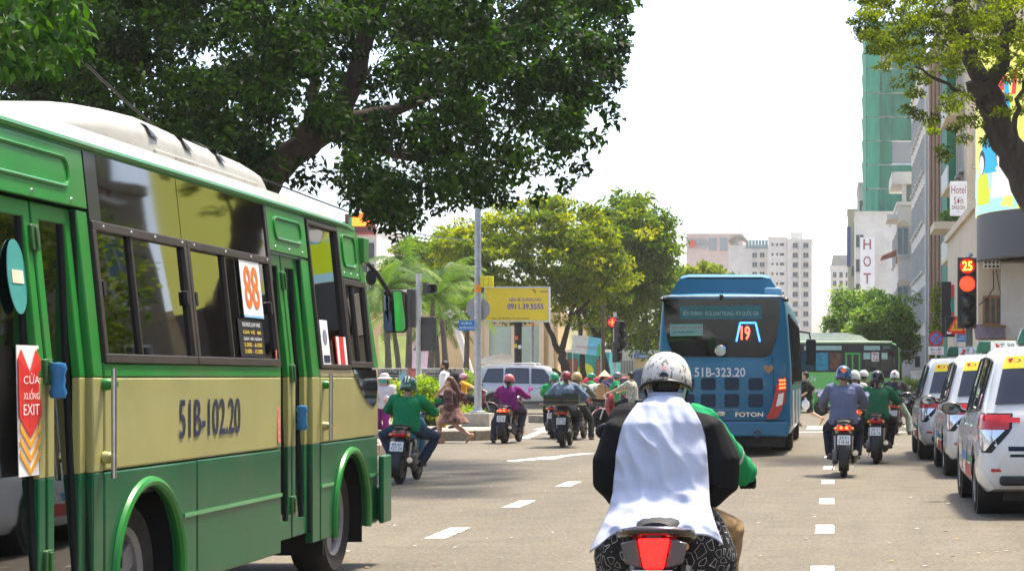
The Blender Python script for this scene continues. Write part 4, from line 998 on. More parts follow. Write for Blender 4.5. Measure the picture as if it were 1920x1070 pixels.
# building glimpsed at the left behind the big tree
YL = 145
t = building('department_store', 'white store with an orange lit panel behind the minibus roof', PX(560,YL), PX(706,YL), YL, YL+20, PZ(430,YL), PLW)
slab(t, 'display_frame', mat('dark red frame', (.12,.015,.015), .5), PX(650,YL), PX(704,YL), YL-.5, YL-.05, PZ(437,YL), PZ(402,YL))
slab(t, 'display_panel', emis('orange display', (1,.16,.01), 1.6), PX(664,YL), PX(695,YL), YL-.56, YL-.5, PZ(425,YL), PZ(400,YL))
slab(t, 'pink_band', mat('pink band', (.5,.08,.1), .5), PX(650,YL), PX(706,YL), YL-.3, YL, PZ(440,YL), PZ(431,YL))
slab(t, 'green_post', mat('green post', (.02,.3,.15), .5), PX(655,YL-1), PX(660,YL-1), YL-1.2, YL-.9, 0, PZ(388,YL))
for i in range(5):
    for j in range(4): win(t, 'F', PX(600+j*30,YL), PZ(470+i*40,YL), 1.0, 1.2, YL)
# tan pavilion behind the palms
YP = 112
t = building('tan_pavilion', 'low tan pavilion with large glass panel behind the palms', PX(690,YP), PX(1046,YP), YP, YP+14, PZ(592,YP), PLT, parapet=.2)
slab(t, 'glass_panel', mat('pavilion glass', (.33,.42,.36), .12, var=.15, scale=.8, spec=.7), PX(914,YP), PX(1012,YP), YP-.1, YP, .3, PZ(612,YP))
for px in (910,960,1012,1030): slab(t, 'pilaster', PLC, PX(px,YP), PX(px,YP)+.28, YP-.3, YP-.1, 0, PZ(605,YP))
slab(t, 'mural_panel', mat('lime mural', (.62,.72,.2), .6, var=.3, scale=.5), PX(710,YP), PX(765,YP), YP-.08, YP, .3, PZ(630,YP))
slab(t, 'mural_panel', mat('pink mural', (.75,.55,.62), .6, var=.3, scale=.6), PX(768,YP), PX(802,YP), YP-.08, YP, .3, PZ(640,YP))
q = MB(); q.add([P(768,630,YP-.1),P(774,630,YP-.1),P(768,690,YP-.1),P(762,690,YP-.1)], [(0,1,2,3)]); q.build('magenta_streak', mat('magenta print', (.6,.03,.25), .6), t, loc=-t.location, smooth=False)
q = MB(); q.tube([P(882,700,108),P(862,630,108),P(841,582,108)], [.2,.18,.3], 10); lp = q.build('leaning_column', PLW); tag(lp, 'white leaning column in front of the tan pavilion', 'column')
# low graffiti wall
YW = 68
t = thing('graffiti_wall', 'low concrete wall with slots and graffiti behind the bushes', 'wall', (PX(790,YW),YW,0))
q = MB(); q.b2(PX(690,YW),PX(868,YW),YW,YW+.3,.1,PZ(690,YW)); q.build('wall', CONC, t, loc=-t.location, smooth=False, bev=.03)
for x0, x1 in ((712,752),(800,858)):
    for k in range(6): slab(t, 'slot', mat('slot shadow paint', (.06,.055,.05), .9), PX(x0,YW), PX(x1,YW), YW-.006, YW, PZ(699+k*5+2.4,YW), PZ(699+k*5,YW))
slab(t, 'red_paint', mat('faded red paint', (.6,.16,.13), .8, var=.6, scale=5, dirt=.5), PX(765,YW), PX(781,YW), YW-.012, YW, PZ(720,YW), PZ(690,YW))
slab(t, 'blue_poster', mat('pale blue poster', (.28,.5,.52), .8, var=.4, scale=9), PX(748,YW), PX(761,YW), YW-.018, YW, PZ(713,YW), PZ(697,YW))
lettering('HWACKS', (P(735,697,YW)-t.location)+Vector((0,-.02,0)), (1,0,0), (0,0,1), .2, BLK, t, w=.7)
lettering('CHAZ', (P(840,696,YW)-t.location)+Vector((0,-.02,0)), (1,0,0), (0,0,1), .2, BLK, t, w=.6)
# teal play house with arches, white gate, bank
YK = 116
t = building('teal_playhouse', 'teal fronted kiosk with brick piers and yellow arches', PX(1052,YK), PX(1142,YK), YK, YK+6, PZ(660,YK), mat('teal paint', (.03,.32,.36), .6), parapet=0)
slab(t, 'roof_edge', WHITE, PX(1050,YK), PX(1144,YK), YK-.2, YK+.4, PZ(660,YK), PZ(655,YK))
for px, m_ in ((1053,PLC),(1098,mat('lime paint', (.5,.62,.05), .6))):
    x = PX(px,YK); q = MB(); q.prism([(x-.5,.1)]+[(x+.5*math.cos(R(180-a)),1.75+.5*math.sin(R(180-a))) for a in range(0,181,15)]+[(x+.5,.1)], 'Y', YK-.1, YK-.02); q.build('arch', m_, t, loc=-t.location, smooth=False)
for px in (1074,1128): slab(t, 'brick_pier', mat('brown brick', (.2,.09,.06), .8, var=.3, scale=12), PX(px,YK)-.3, PX(px,YK)+.3, YK-.25, YK-.02, .1, 2.5)
YG = 125
t = building('bank_kiosk', 'white kiosk with blue bank sign left of the blue bus', PX(1160,YG), PX(1232,YG), YG, YG+6, PZ(656,YG), PLW, parapet=0)
slab(t, 'blue_sign', mat('bank blue', (.02,.15,.5), .5), PX(1190,YG), PX(1218,YG), YG-.3, YG, PZ(671,YG), PZ(662,YG))
lettering('Sacombank', P(1204,666.5,YG-.31)-t.location, (1,0,0), (0,0,1), .2, WPR, t, w=.8)
slab(t, 'pink_wall', PLT, PX(1190,YG), PX(1230,YG), YG-.1, YG, .2, PZ(672,YG))
for k in range(8):
    q = MB(); q.tube([P(1165+k*3,700,YG-.2),P(1165+k*3,676,YG-.2)], .02, 5); q.build('railing_bar', BLACK, t, loc=-t.location)
# shophouses beyond the right edge of the picture (the bus windows mirror them)
for i in range(4):
    t = building('shophouse', ['shophouse with weathered ochre front right of the taxis','shophouse with dark grey front right of the taxis','shophouse with dirty white front right of the taxis','shophouse with dull cream front right of the taxis'][i], 9.5, 20, 2+i*12, 13.6+i*12, 9+i%3*2, (mat('dim ochre plaster', (.16,.12,.08), .9, var=.2, dirt=.4),mat('dim grey plaster', (.12,.12,.11), .9, var=.2, dirt=.4),mat('dim white plaster', (.22,.21,.19), .9, var=.2, dirt=.4),mat('dim cream plaster', (.18,.15,.10), .9, var=.2, dirt=.4))[i])
    for fl in range(3):
        for k in range(3): win(t, 'L', 4+i*12+k*3.6, 4.2+fl*2.7, 1.6, 1.6, 9.5, DARKW)
    slab(t, 'shop_opening', mat('shop dark opening', (.05,.045,.04), .6), 9.44, 9.5, 2.6+i*12, 13+i*12, .1, 2.7)
    slab(t, 'shop_sign', (RED, mat('bank blue',(.02,.15,.5)), YPR, G_UP)[i], 9.25, 9.5, 2.6+i*12, 13+i*12, 2.75, 3.4)
# ------------------------------------------------------------------ street furniture
def pole(name, label, cat, px, Y, top_py, r=.07, m_=GALV, base_z=.15, r1=None):
    x = PX(px,Y); t = thing(name, label, cat, (x,Y,base_z)); h = PZ(top_py,Y)-base_z
    q = MB(); q.tube([(0,0,0),(0,0,h*.5),(0,0,h)], [r,(r+(r1 or r))/2,r1 or r], 14); q.build('post', m_, t); t['h'] = h
    return t
def loc(t, px, py, Y): return P(px,py,Y)-t.location
SIGH = mat('signal housing', (.035,.035,.037), .5)
LENSOFF = mat('unlit lens', (.035,.032,.03), .18, coat=.4)
def signal_head(t, c, n=3, r=.1, rz=0, lit=None, depth=.14, name='signal_head', vis=True):
    """row of n round lenses, facing -Y before the turn rz about the vertical"""
    h = link(name, None, t, loc=c, rot=(0,0,rz)); w = r*2.5; hh = n*r*2.35
    q = MB(); q.b2(-w/2,w/2,0,depth,-hh/2,hh/2); q.build('housing', SIGH, h, bev=.02)
    for i in range(n):
        z = hh/2-r*1.18-i*r*2.35
        m_ = lit.get(i, LENSOFF) if lit else LENSOFF
        q = MB(); q.lathe([(r,-.004),(r*.7,-.025),(.001,-.035)][::-1], c=(0,0,z), axis='Y', n=22); q.build('lens', m_, h)
        if vis:
            q = MB(); q.lathe([(r*1.08,.0),(r*1.1,-r*1.3)], c=(0,0,z), axis='Y', n=18, a0=R(-30), a1=R(210)); 
            # open hood turned so that its gap faces down
            v = q.build('visor', SIGH, h); md = v.modifiers.new('s','SOLIDIFY'); md.thickness = .006
    return h
# lamp post at the corner
Y = 49.6
t = pole('lamp_post', 'grey steel lamp post on a concrete block at the street corner', 'lamp post', 896, Y, 180, .095, GALV, .19, .075)
q = MB(); q.b2(-.36,.36,-.36,.36,0,.34); q.build('concrete_base', CONC, t, bev=.02, smooth=False)
q = MB(); q.lathe([(.2,.34),(.2,.38),(.12,.4),(.1,.5)], n=16); q.build('collar', GALV, t)
h = t['h']; q = MB(); q.tube([(0,0,h-.1),(.3,0,h+.5),(1.4,0,h+.8),(2.2,0,h+.8)], [.06,.055,.05,.045], 8); q.build('arm', GALV, t)
q = MB(); q.ball((2.5,0,h+.8), (.38,.14,.07)); q.build('lamp_head', GALV, t)
for z in (loc(t,896,500,Y).z,loc(t,896,565,Y).z,loc(t,896,595,Y).z):
    q = MB(); q.lathe([(.09,-.02),(.1,-.02),(.1,.02),(.09,.02)], c=(0,0,z), n=16); q.build('strap', STEEL, t)
q = MB(); z = loc(t,896,541,Y).z; q.lathe([(.089,-.1),(.092,-.1),(.092,.1),(.089,.1)], c=(0,0,z), n=16); q.build('orange_band', mat('orange tape', (.75,.3,.03), .6), t)
b = tag(MB().prism(circ(0,0,.31,32), 'Y', 0, .012).build('round_sign', mat('bare sign back', (.33,.34,.34), .5, .4, var=.08), loc=P(895,579,Y)+Vector((0,.11,0)), smooth=False), 'round traffic sign seen from behind on the lamp post', 'sign')
s = thing('notice_box', 'small yellow box fixed to the lamp post', 'box', P(912,528,Y))
q = MB(); q.b2(-.18,.18,-.05,.06,-.14,.14); q.build('box', mat('yellow panel', (.75,.66,.03), .5), s, bev=.01)
for x in (-.06,.06): q = MB(); q.b2(x-.004,x+.004,-.056,-.05,-.13,.13); q.build('seam', mat('dull olive line', (.3,.26,.02), .6), s, smooth=False)
q = MB(); q.b2(-.3,-.17,-.02,.02,.05,.09); q.build('bracket', STEEL, s)
s = thing('street_name_sign', 'blue street-name sign fixed to the lamp post', 'sign', P(875,610,Y-.13))
q = MB(); q.b2(-.20,.20,-.01,.01,-.13,.13); q.build('plate', mat('sign blue', (.02,.19,.48), .45), s, smooth=False)
lettering('ĐƯỜNG', (0,-.012,.065), (1,0,0), (0,0,1), .075, WPR, s, w=.27); lettering('NGUYỄN THỊ MINH', (0,-.012,-.05), (1,0,0), (0,0,1), .09, WPR, s, w=.37, bold=.01)
# signal post left of it
Y = 53
t = pole('signal_post', 'pale signal post with dark signal heads beside the bushes', 'traffic light', 785, Y, 513, .075, mat('pale grey post', (.5,.5,.48), .5, .2, dirt=.2), .19)
signal_head(t, loc(t,767,578,Y)+Vector((0,0,0)), 3, .15, R(-100), name='vehicle_signal')
signal_head(t, loc(t,806,541,Y), 1, .12, R(70), name='repeater_signal')
signal_head(t, loc(t,806,626,Y), 2, .2, R(150), name='rear_signal', vis=False)
q = MB()
for pz, px in ((530,770),(655,775),(530,805),(552,800),(601,800),(650,800)):
    q2 = MB(); q2.tube([loc(t,785,pz,Y),loc(t,px,pz,Y)], .018, 6); q2.build('bracket', BLACK, t)
# pedestrian signal with the red cross
Y = 62
t = pole('signal_post', 'slim signal post with lit red cross left of the blue bus', 'traffic light', 1153, Y, 585, .055, mat('pale grey post', (.5,.5,.48)), .19)
h = signal_head(t, loc(t,1149,604,Y)-Vector((0,.06,0)), 1, .15, 0, {0: mat('red lens glow', (.35,.01,.01), .3, emit=.8)}, name='cross_signal', vis=False)
q = MB(); q.b2(-.018,.018,-.05,-.042,-.11,.11); q.build('cross_stroke', REDLIT, h, smooth=False); q = MB(); q.b2(-.11,.11,-.051,-.043,-.018,.018); q.build('cross_stroke', REDLIT, h, smooth=False)
signal_head(t, loc(t,1162,628,Y), 3, .13, R(75), name='vehicle_signal'); signal_head(t, loc(t,1157,660,Y)-Vector((0,.07,0)), 2, .14, R(100), name='rear_signal')
# thin old post beside it
t = pole('old_post', 'dark rusty post beside the slim signal post', 'post', 1131, 64, 570, .06, mat('rusty dark post', (.10,.075,.05), .8, var=.3))
# tall thin pole behind the billboard
t = pole('flag_pole', 'tall thin grey pole behind the yellow billboard', 'pole', 998, 100, 372, .09, GALV)
q = MB(); z = loc(t,998,605,100).z; q.lathe([(.1,-.15),(.105,-.15),(.105,.15),(.1,.15)], c=(0,0,z), n=12); q.build('orange_band', mat('orange tape', (.75,.3,.03)), t)
# yellow billboard
Y = 82
t = thing('billboard', 'yellow billboard with phone number in front of the trees', 'billboard', (PX(971,Y),Y,.15))
a, b = loc(t,911,540,Y), loc(t,1029,601,Y)
q = MB(); q.b2(a.x,b.x,-.12,.12,b.z,a.z); q.build('board', mat('billboard yellow', (.85,.60,.02), .45, var=.06, scale=.7), t, smooth=False)
q = MB()
for x0,x1,z0,z1 in ((a.x-.05,b.x+.05,a.z,a.z+.06),(a.x-.05,b.x+.05,b.z-.06,b.z),(a.x-.05,a.x,b.z,a.z),(b.x,b.x+.05,b.z,a.z)): q.b2(x0,x1,-.15,.15,z0,z1)
q.build('frame', mat('light frame', (.6,.6,.55), .4), t, smooth=False)
q = MB(); q.tube([(0,.05,0),(0,.05,b.z)], .16, 12); q.build('post', BLACK, t)
q = MB()
for px, py, m_ in ((968,633,ORNG),(974,650,WPR),(966,648,YPR)):
    c = loc(t,px,py,Y-.17); q2 = MB(); q2.box((c.x,-.13,c.z),(.14,.02,.16)); q2.build('pasted_bill', m_, t, smooth=False)
c = loc(t,986,561.5,Y); lettering('LIÊN HỆ QUẢNG CÁO', (c.x,-.125,c.z), (1,0,0), (0,0,1), .22, mat('violet print', (.16,.03,.35), .5), t, w=1.36, bold=.01)
c = loc(t,986,574.5,Y); lettering('0911.39.5555', (c.x,-.125,c.z), (1,0,0), (0,0,1), .24, mat('blue violet print', (.05,.03,.42), .5), t, w=1.54, bold=.02)
c = loc(t,1003,546,Y); q = MB(); q.add([(c.x-.12,-.125,c.z+.08),(c.x+.05,-.125,c.z+.06),(c.x-.03,-.125,c.z-.02)],[(0,2,1)]); q.build('logo_mark', RED, t, smooth=False)
q = MB(); q.add([(c.x-.02,-.125,c.z-.02),(c.x+.06,-.125,c.z+.02),(c.x+.04,-.125,c.z-.1)],[(0,2,1)]); q.build('logo_mark', G_UP, t, smooth=False)
lettering('vietad', (c.x+.42,-.125,c.z), (1,0,0), (0,0,1), .1, NAVY, t, w=.4)
c = loc(t,958,597,Y); lettering('ADD: 123 PASTEUR, P.6, Q.3, TP.HCM', (c.x,-.125,c.z), (1,0,0), (0,0,1), .08, NAVY, t, w=1.6)
# slanted banner
Y = 78
t = thing('banner', 'slanted pale banner with red lettering on the tree trunks', 'banner', P(1097,648,Y))
pts = [(1076,627),(1127,634),(1126,667),(1070,661)]
vv = [P(*p,Y)-t.location for p in pts]
q = MB(); q.add([v+Vector((0,0,0)) for v in vv]+[v+Vector((0,.03,0)) for v in vv], [(0,3,2,1),(4,5,6,7),(0,1,5,4),(1,2,6,5),(2,3,7,6),(3,0,4,7)]); q.build('sheet', mat('banner cloth', (.62,.60,.50), .7, var=.1), t, smooth=False)
q = MB(); q.add([P(x,y,Y-.008)-t.location for x,y in ((1104,631),(1127,634),(1126,667),(1100,664))], [(0,3,2,1)]); q.build('blue_field', mat('banner blue', (.16,.5,.58), .7, var=.15), t, smooth=False)
q = MB(); q.add([P(x,y,Y-.014)-t.location for x,y in ((1120,648),(1126,643),(1126,667),(1119,666))], [(0,3,2,1)]); q.build('green_field', mat('banner green', (.08,.4,.1), .7), t, smooth=False)
lettering('CHÀO MỪNG NGÀY LỄ', P(1098,650,Y-.02)-t.location, (1,0,-.11), (0.11,0,1), .1, RED, t, w=.82)
q = MB(); q.tube([P(1074,627,Y+.05)-t.location, (P(1074,627,Y+.05)-t.location)*1.0+Vector((0,.0,-3.0))], .02, 6); q.build('pole', STEEL, t)
q = MB(); q.tube([P(1127,634,Y+.05)-t.location, P(1127,634,Y+.05)-t.location+Vector((0,0,-2.9))], .02, 6); q.build('pole', STEEL, t)
# market umbrella
Y = 92
t = thing('market_umbrella', 'white market umbrella behind the silver car', 'umbrella', (PX(940,Y),Y,.15))
c = loc(t,940,662,Y)
q = MB(); n = 16; rr = 1.0
rings = [[(0.02*math.cos(2*math.pi*k/n),.02*math.sin(2*math.pi*k/n),c.z) for k in range(n)], [(rr*.5*math.cos(2*math.pi*k/n),rr*.5*math.sin(2*math.pi*k/n),c.z-.12) for k in range(n)], [(rr*math.cos(2*math.pi*k/n),rr*math.sin(2*math.pi*k/n),c.z-.28-.03*(k%2)) for k in range(n)], [(rr*math.cos(2*math.pi*k/n),rr*math.sin(2*math.pi*k/n),c.z-.52+.05*(k%2)) for k in range(n)]]
q.loft(rings, caps=False); q.build('canopy', leaf_mat('umbrella cloth', [(.75,.72,.64),(.75,.72,.64)], .5, .8), t)
q = MB(); q.tube([(0,0,0),(0,0,c.z)], .025, 8); q.build('pole', STEEL, t)
# big traffic light on the right
Y = 47
t = pole('traffic_light', 'tall traffic light lit red with countdown 25 above the taxis', 'traffic light', 1817, Y, 485, .09, mat('dark grey post', (.16,.17,.17), .5, .4), .15)
t.location.y = Y
gl = mat('red lens glow bright', (.9,.03,.01), .3, var=.15, scale=30, emit=1.6)
h = signal_head(t, loc(t,1813,549,Y)-Vector((0,.1,0)), 4, .185, 0, {0: mat('red lens glow', (.35,.01,.01)), 1: gl}, .2, 'signal_head')
lettering('25', (0,-.05,.185*2.35*1.5), (1,0,0), (0,0,1), .23, emis('countdown digits', (1,.32,.02), 3.5), h, w=.24, bold=.02)
q = MB(); q.tube([(0,0,PZ(485,Y)-.15),(.05,0,PZ(475,Y)-.15)], .06, 10); q.build('pole_cap', GALV, t)
# no-stopping sign and plate
Y = 60
t = thing('no_stopping_sign', 'round blue and red no-stopping sign above the taxi roofs', 'sign', (PX(1755,Y),Y,.15))
c = loc(t,1755,635,Y); r = 14*Y/FPX
q = MB(); q.tube([(0,.06,0),(0,.06,c.z+.1)], .035, 10); q.build('post', GALV, t)
q = MB(); q.prism(circ(0,c.z,r,32), 'Y', 0, .02); q.build('red_ring', mat('sign red', (.55,.02,.03), .4), t, smooth=False)
q = MB(); q.prism(circ(0,c.z,r*.74,32), 'Y', -.006, 0); q.build('blue_disc', mat('sign blue bright', (.03,.22,.6), .4), t, smooth=False)
for a in (45,-45):
    q = MB(); q.box((0,-.009 if a > 0 else -.012,c.z), (r*1.5,.005,r*.17), ry=R(a)); q.build('cross_bar', mat('sign red', (.55,.02,.03)), t, smooth=False)
c2 = loc(t,1755,657,Y); q = MB(); q.b2(-.24,.24,-.004,.01,c2.z-.13,c2.z+.13); q.build('plate', WPR, t, smooth=False)
lettering('6h - 8h', (0,-.006,c2.z+.04), (1,0,0), (0,0,1), .09, BLK, t, w=.32); lettering('16h-19h', (0,-.006,c2.z-.07), (1,0,0), (0,0,1), .06, RED, t, w=.32)
# warning triangles
Y = 55
t = thing('warning_sign', 'orange and red triangular warning sign left of the traffic light', 'sign', (PX(1793,Y),Y,.15))
q = MB(); q.tube([(0,.05,0),(0,.05,loc(t,1793,625,Y).z)], .04, 10); q.build('post', GALV, t)
def tri(name, px, py, w, y, m_):
    c = loc(t,px,py,Y); q = MB(); q.prism([(c.x-w/2,c.z-w*.42),(c.x+w/2,c.z-w*.42),(c.x,c.z+w*.48)], 'Y', y, y+.015); q.build(name, m_, t, smooth=False)
tri('rear_triangle', 1798, 613, .48, .02, mat('sign red bright', (.8,.03,.01), .4)); tri('red_triangle', 1793, 608, .52, -.01, mat('sign red bright', (.8,.03,.01))); tri('orange_triangle', 1793, 610, .36, -.03, mat('sign orange', (.9,.38,.02), .4))
for px in (1790.5,1795.5): c = loc(t,px,611,Y); q = MB(); q.b2(c.x-.012,c.x+.012,-.04,-.032,c.z-.09,c.z+.07); q.build('black_bar', BLK, t, smooth=False)
s = tag(MB().b2(-.17,.17,-.01,.01,-.12,.12).build('street_name_sign', mat('sign blue', (.02,.19,.48)), loc=P(1805,633,57), smooth=False), 'small blue street-name plate beside the warning triangles', 'sign')
lettering('ĐƯỜNG', (0,-.013,.05), (1,0,0), (0,0,1), .06, WPR, s, w=.2); lettering('PASTEUR', (0,-.013,-.04), (1,0,0), (0,0,1), .07, WPR, s, w=.26)
t = thing('shop_light_box', 'black shop sign with green lamp behind the warning sign', 'sign', P(1797,612,66)); q = MB(); q.b2(-.45,.45,-.1,.1,-.35,.35); q.build('box', BLACK, t, bev=.02)
q = MB(); q.b2(-.4,.4,-.115,-.1,-.26,-.16); q.build('white_strip', WPR, t, smooth=False)
t = thing('shop_sign', 'tall black and red shop sign beside the hotel building', 'sign', P(1783,585,70)); q = MB(); q.b2(-.35,0,-.1,.1,-.9,1.1); q.build('black_panel', BLACK, t, smooth=False); q = MB(); q.b2(.005,.45,-.1,.1,-.9,1.0); q.build('red_panel', mat('shop red', (.6,.08,.08), .5), t, smooth=False)
q = MB(); q.prism([(.1+.13*math.cos(a*.3927),.25+.3*math.sin(a*.3927)) for a in range(16)], 'Y', -.13, -.1); q.build('teal_oval', mat('teal print', (.05,.28,.25)), t, smooth=False)
# overhead wires
for i, (x0,y0,x1,y1,Ya,Yb) in enumerate(((100,60,500,340,16,24),(480,330,900,450,24,60))):
    a, b = P(x0,y0,Ya), P(x1,y1,Yb); q = MB(); q.tube([a.lerp(b,k/8)+Vector((0,0,-.25*math.sin(math.pi*k/8))) for k in range(9)], .012, 5)
    tag(q.build('overhead_cable', BLACK), ('thin cable crossing in front of the big dark tree','thin cable running on above the minibus front')[i], 'cable')
# ------------------------------------------------------------------ cars
def interp(st, y, k):
    for a, b in zip(st[:-1], st[1:]):
        if y <= b[0]: t = (y-a[0])/(b[0]-a[0]) if b[0] > a[0] else 0; return a[k]+(b[k]-a[k])*max(0,min(1,t))
    return st[-1][k]
def baked(o, cutters):
    """apply boolean cuts to o and delete the cutters"""
    for c in cutters:
        m = o.modifiers.new('cut','BOOLEAN'); m.operation = 'DIFFERENCE'; m.object = c; m.solver = 'EXACT'
    bpy.context.view_layer.update(); dg = bpy.context.evaluated_depsgraph_get()
    me = bpy.data.meshes.new_from_object(o.evaluated_get(dg)); o.modifiers.clear(); o.data = me; finish(me, True, 38)
    for c in cutters: bpy.data.objects.remove(c)
_carbody = {}
def car(name, label, loc_, rz, st, wheels, wr, paint, side_wins, group=None, glass=DGLASS, key=None):
    """body lofted from stations (y, bottom z, max half width, belt z, belt half width, top z, top half width); rear at y=0"""
    t = thing(name, label, 'car', loc_, rz, group)
    if key in _carbody: body = link('body', _carbody[key], t)
    else:
        rings = []
        N = 46; ys = sorted(set([s[0] for s in st]+[st[0][0]+(st[-1][0]-st[0][0])*i/N for i in range(N+1)]))
        for y in ys:
            zb, wm, ze, we, zt, wt = (interp(st,y,k) for k in range(1,7)); zm = min(.62+.1*(ze-.9), ze-.1)
            R_ = [(wm-.10,zb),(wm-.02,zb+.1),(wm,(zb+zm)/2),(wm,zm),((wm+we)/2+.008,(zm+ze)/2+.06),(we,ze-.015),(we-.02,ze+.02)]
            for u in (.35,.7,.92): R_.append((we-.02+(wt-we+.02)*u**1.15, ze+.02+(zt-.03-ze-.02)*u))
            R_ += [(wt-.06,zt-.004),(wt*.55,zt+.012),(0,zt+.018)]
            rings.append([(x,y,z) for x,z in R_]+[(-x,y,z) for x,z in R_[-2::-1]])
        q = MB(); q.loft(rings[::-1]); body = q.build('body', paint, t)
        cs = []
        for wy in wheels:
            c = MB(); c.lathe([(.001,-2),(wr*1.17,-2),(wr*1.17,2),(.001,2)], axis='X', n=36); co = c.build('cutter', None); co.data.materials.clear(); co.parent = t; co.location = (0,wy,wr*1.03); cs.append(co)
        baked(body, cs); _carbody[key] = body.data
    # inner wells
    for wy in wheels:
        q = MB(); wm = interp(st,wy,2); q.lathe([(wr*1.16,-wm+.03),(wr*1.16,wm-.03)], axis='X', n=24, c=(0,wy,wr*1.03)); q.b2(-wm+.3,wm-.3,wy-wr*1.1,wy+wr*1.1,.15,wr*2.1); q.build('wheel_well', BLACK, t)
        for s in (-1,1): wheel(t, (s*(wm-.115),wy,wr), wr, .21, s)
    def side(y, u, s, off=.008):
        ze, we, zt, wt = (interp(st,y,k) for k in (3,4,5,6))
        x = we-.02+(wt-we+.02)*u**1.15; z = ze+.02+(zt-.03-ze-.02)*u
        return (s*(x+off), y, z+off*.3)
    for s in (-1,1):
        for poly in side_wins:
            # resample so the pane follows the curved flank
            (y0,u0),(y1,u1),(y2,u2),(y3,u3) = poly; nu, ny = 4, 6; vs = []
            for j in range(nu+1):
                for i in range(ny+1):
                    a, b = i/ny, j/nu; yy = (y0*(1-a)+y1*a)*(1-b)+(y3*(1-a)+y2*a)*b; uu = (u0*(1-a)+u1*a)*(1-b)+(u3*(1-a)+u2*a)*b
                    vs.append(side(yy,uu,s))
            fs = [(j*(ny+1)+i,j*(ny+1)+i+1,(j+1)*(ny+1)+i+1,(j+1)*(ny+1)+i) for j in range(nu) for i in range(ny)]
            if s < 0: fs = [f[::-1] for f in fs]
            q = MB(); q.add(vs, fs); w = q.build('side_window', glass, t)
            rim = [vs[i] for i in range(ny+1)]+[vs[(j+1)*(ny+1)-1] for j in range(1,nu+1)]+[vs[nu*(ny+1)+i] for i in range(ny-1,-1,-1)]+[vs[j*(ny+1)] for j in range(nu-1,0,-1)]
            q = MB(); q.tube(rim+[rim[0]], .012, 6); q.build('window_trim', BLACK, w)
    t['st'] = 0
    return t, side
def slope_panel(t, name, st, m_, y0, y1, hw0, hw1, front=False, off=.012, n=6, uoff=0):
    """pane lying on the rear (or front) slope between stations y0 (low) and y1 (high)"""
    vs = []
    for j in range(n+1):
        a = j/n; y = y0+(y1-y0)*a; z = interp(st,y,5)+.016; hw = hw0+(hw1-hw0)*a
        for i in range(9):
            u = -1+i/4; vs.append((u*hw, y+(off if front else -off), z+off*.7-.018*u*u))
    fs = [(j*9+i,j*9+i+1,(j+1)*9+i+1,(j+1)*9+i) for j in range(n) for i in range(8)]
    if front: fs = [f[::-1] for f in fs]
    q = MB(); q.add(vs, fs); return q.build(name, m_, t)

MPV = [(0,.50,.70,.70,.68,.78,.60),(.05,.36,.80,.90,.78,.99,.74),(.10,.30,.85,1.0,.83,1.08,.77),(.18,.28,.88,1.05,.86,1.22,.75),(.30,.26,.90,1.06,.875,1.46,.71),(.42,.26,.91,1.06,.88,1.67,.685),(.50,.26,.915,1.06,.885,1.755,.67),(.75,.25,.915,1.055,.887,1.79,.67),(1.6,.25,.915,1.03,.89,1.805,.68),(2.5,.25,.915,1.0,.89,1.775,.67),(2.95,.25,.91,.985,.885,1.66,.665),(3.4,.25,.905,.97,.875,1.28,.71),(3.68,.26,.90,.96,.86,1.07,.77),(4.2,.28,.88,.93,.82,.99,.74),(4.5,.32,.82,.82,.74,.87,.66),(4.66,.40,.72,.62,.62,.68,.54)]
from mathutils.bvhtree import BVHTree
_bvh = {}
def conform(parent, name, m_, s, prof, off=.012, t=None, nz=8, na=10):
    """lens that follows the body's rear corner; prof(f) -> (z, first angle, last angle), 0 deg = side, 90 deg = rear"""
    t = t or parent; body = next(c for c in t.children if c.name.split('.')[0] == 'body')
    if body.data.name not in _bvh: _bvh[body.data.name] = BVHTree.FromPolygons([v.co.copy() for v in body.data.vertices], [tuple(p.vertices) for p in body.data.polygons])
    bv = _bvh[body.data.name]; vs = []
    for j in range(nz+1):
        z, a0, a1 = prof(j/nz)
        for i in range(na+1):
            a = R(a0+(a1-a0)*i/na); d = Vector((s*math.cos(a), -math.sin(a), 0)); o = Vector((s*.45,.55,z))+d*2
            h, n_, _, _ = bv.ray_cast(o, -d); vs.append((h if h else o-d*1.6)+d*off)
    fs = [(j*(na+1)+i,j*(na+1)+i+1,(j+1)*(na+1)+i+1,(j+1)*(na+1)+i) for j in range(nz) for i in range(na)]
    if s > 0: fs = [f[::-1] for f in fs]
    q = MB(); q.add(vs, fs); return q.build(name, m_, parent)
TAXIW = mat('taxi white paint', (.74,.735,.71), .18, coat=.5, var=.03, scale=3, dirt=.06)
def decal_band(t, side, y0, y1, z0, z1, m_, name, s=-1, n=8):
    """paint decal on the lower flank"""
    vs = []
    for i in range(n+1):
        y = y0+(y1-y0)*i/n; wm = interp(MPV,y,2); vs += [(s*(wm+.004),y,z0),(s*(wm+.004),y,z1)]
    fs = [(2*i,2*i+2,2*i+3,2*i+1) for i in range(n)]
    if s > 0: fs = [f for f in fs]
    else: fs = [f[::-1] for f in fs]
    q = MB(); q.add(vs, fs); q.build(name, m_, t, smooth=False)
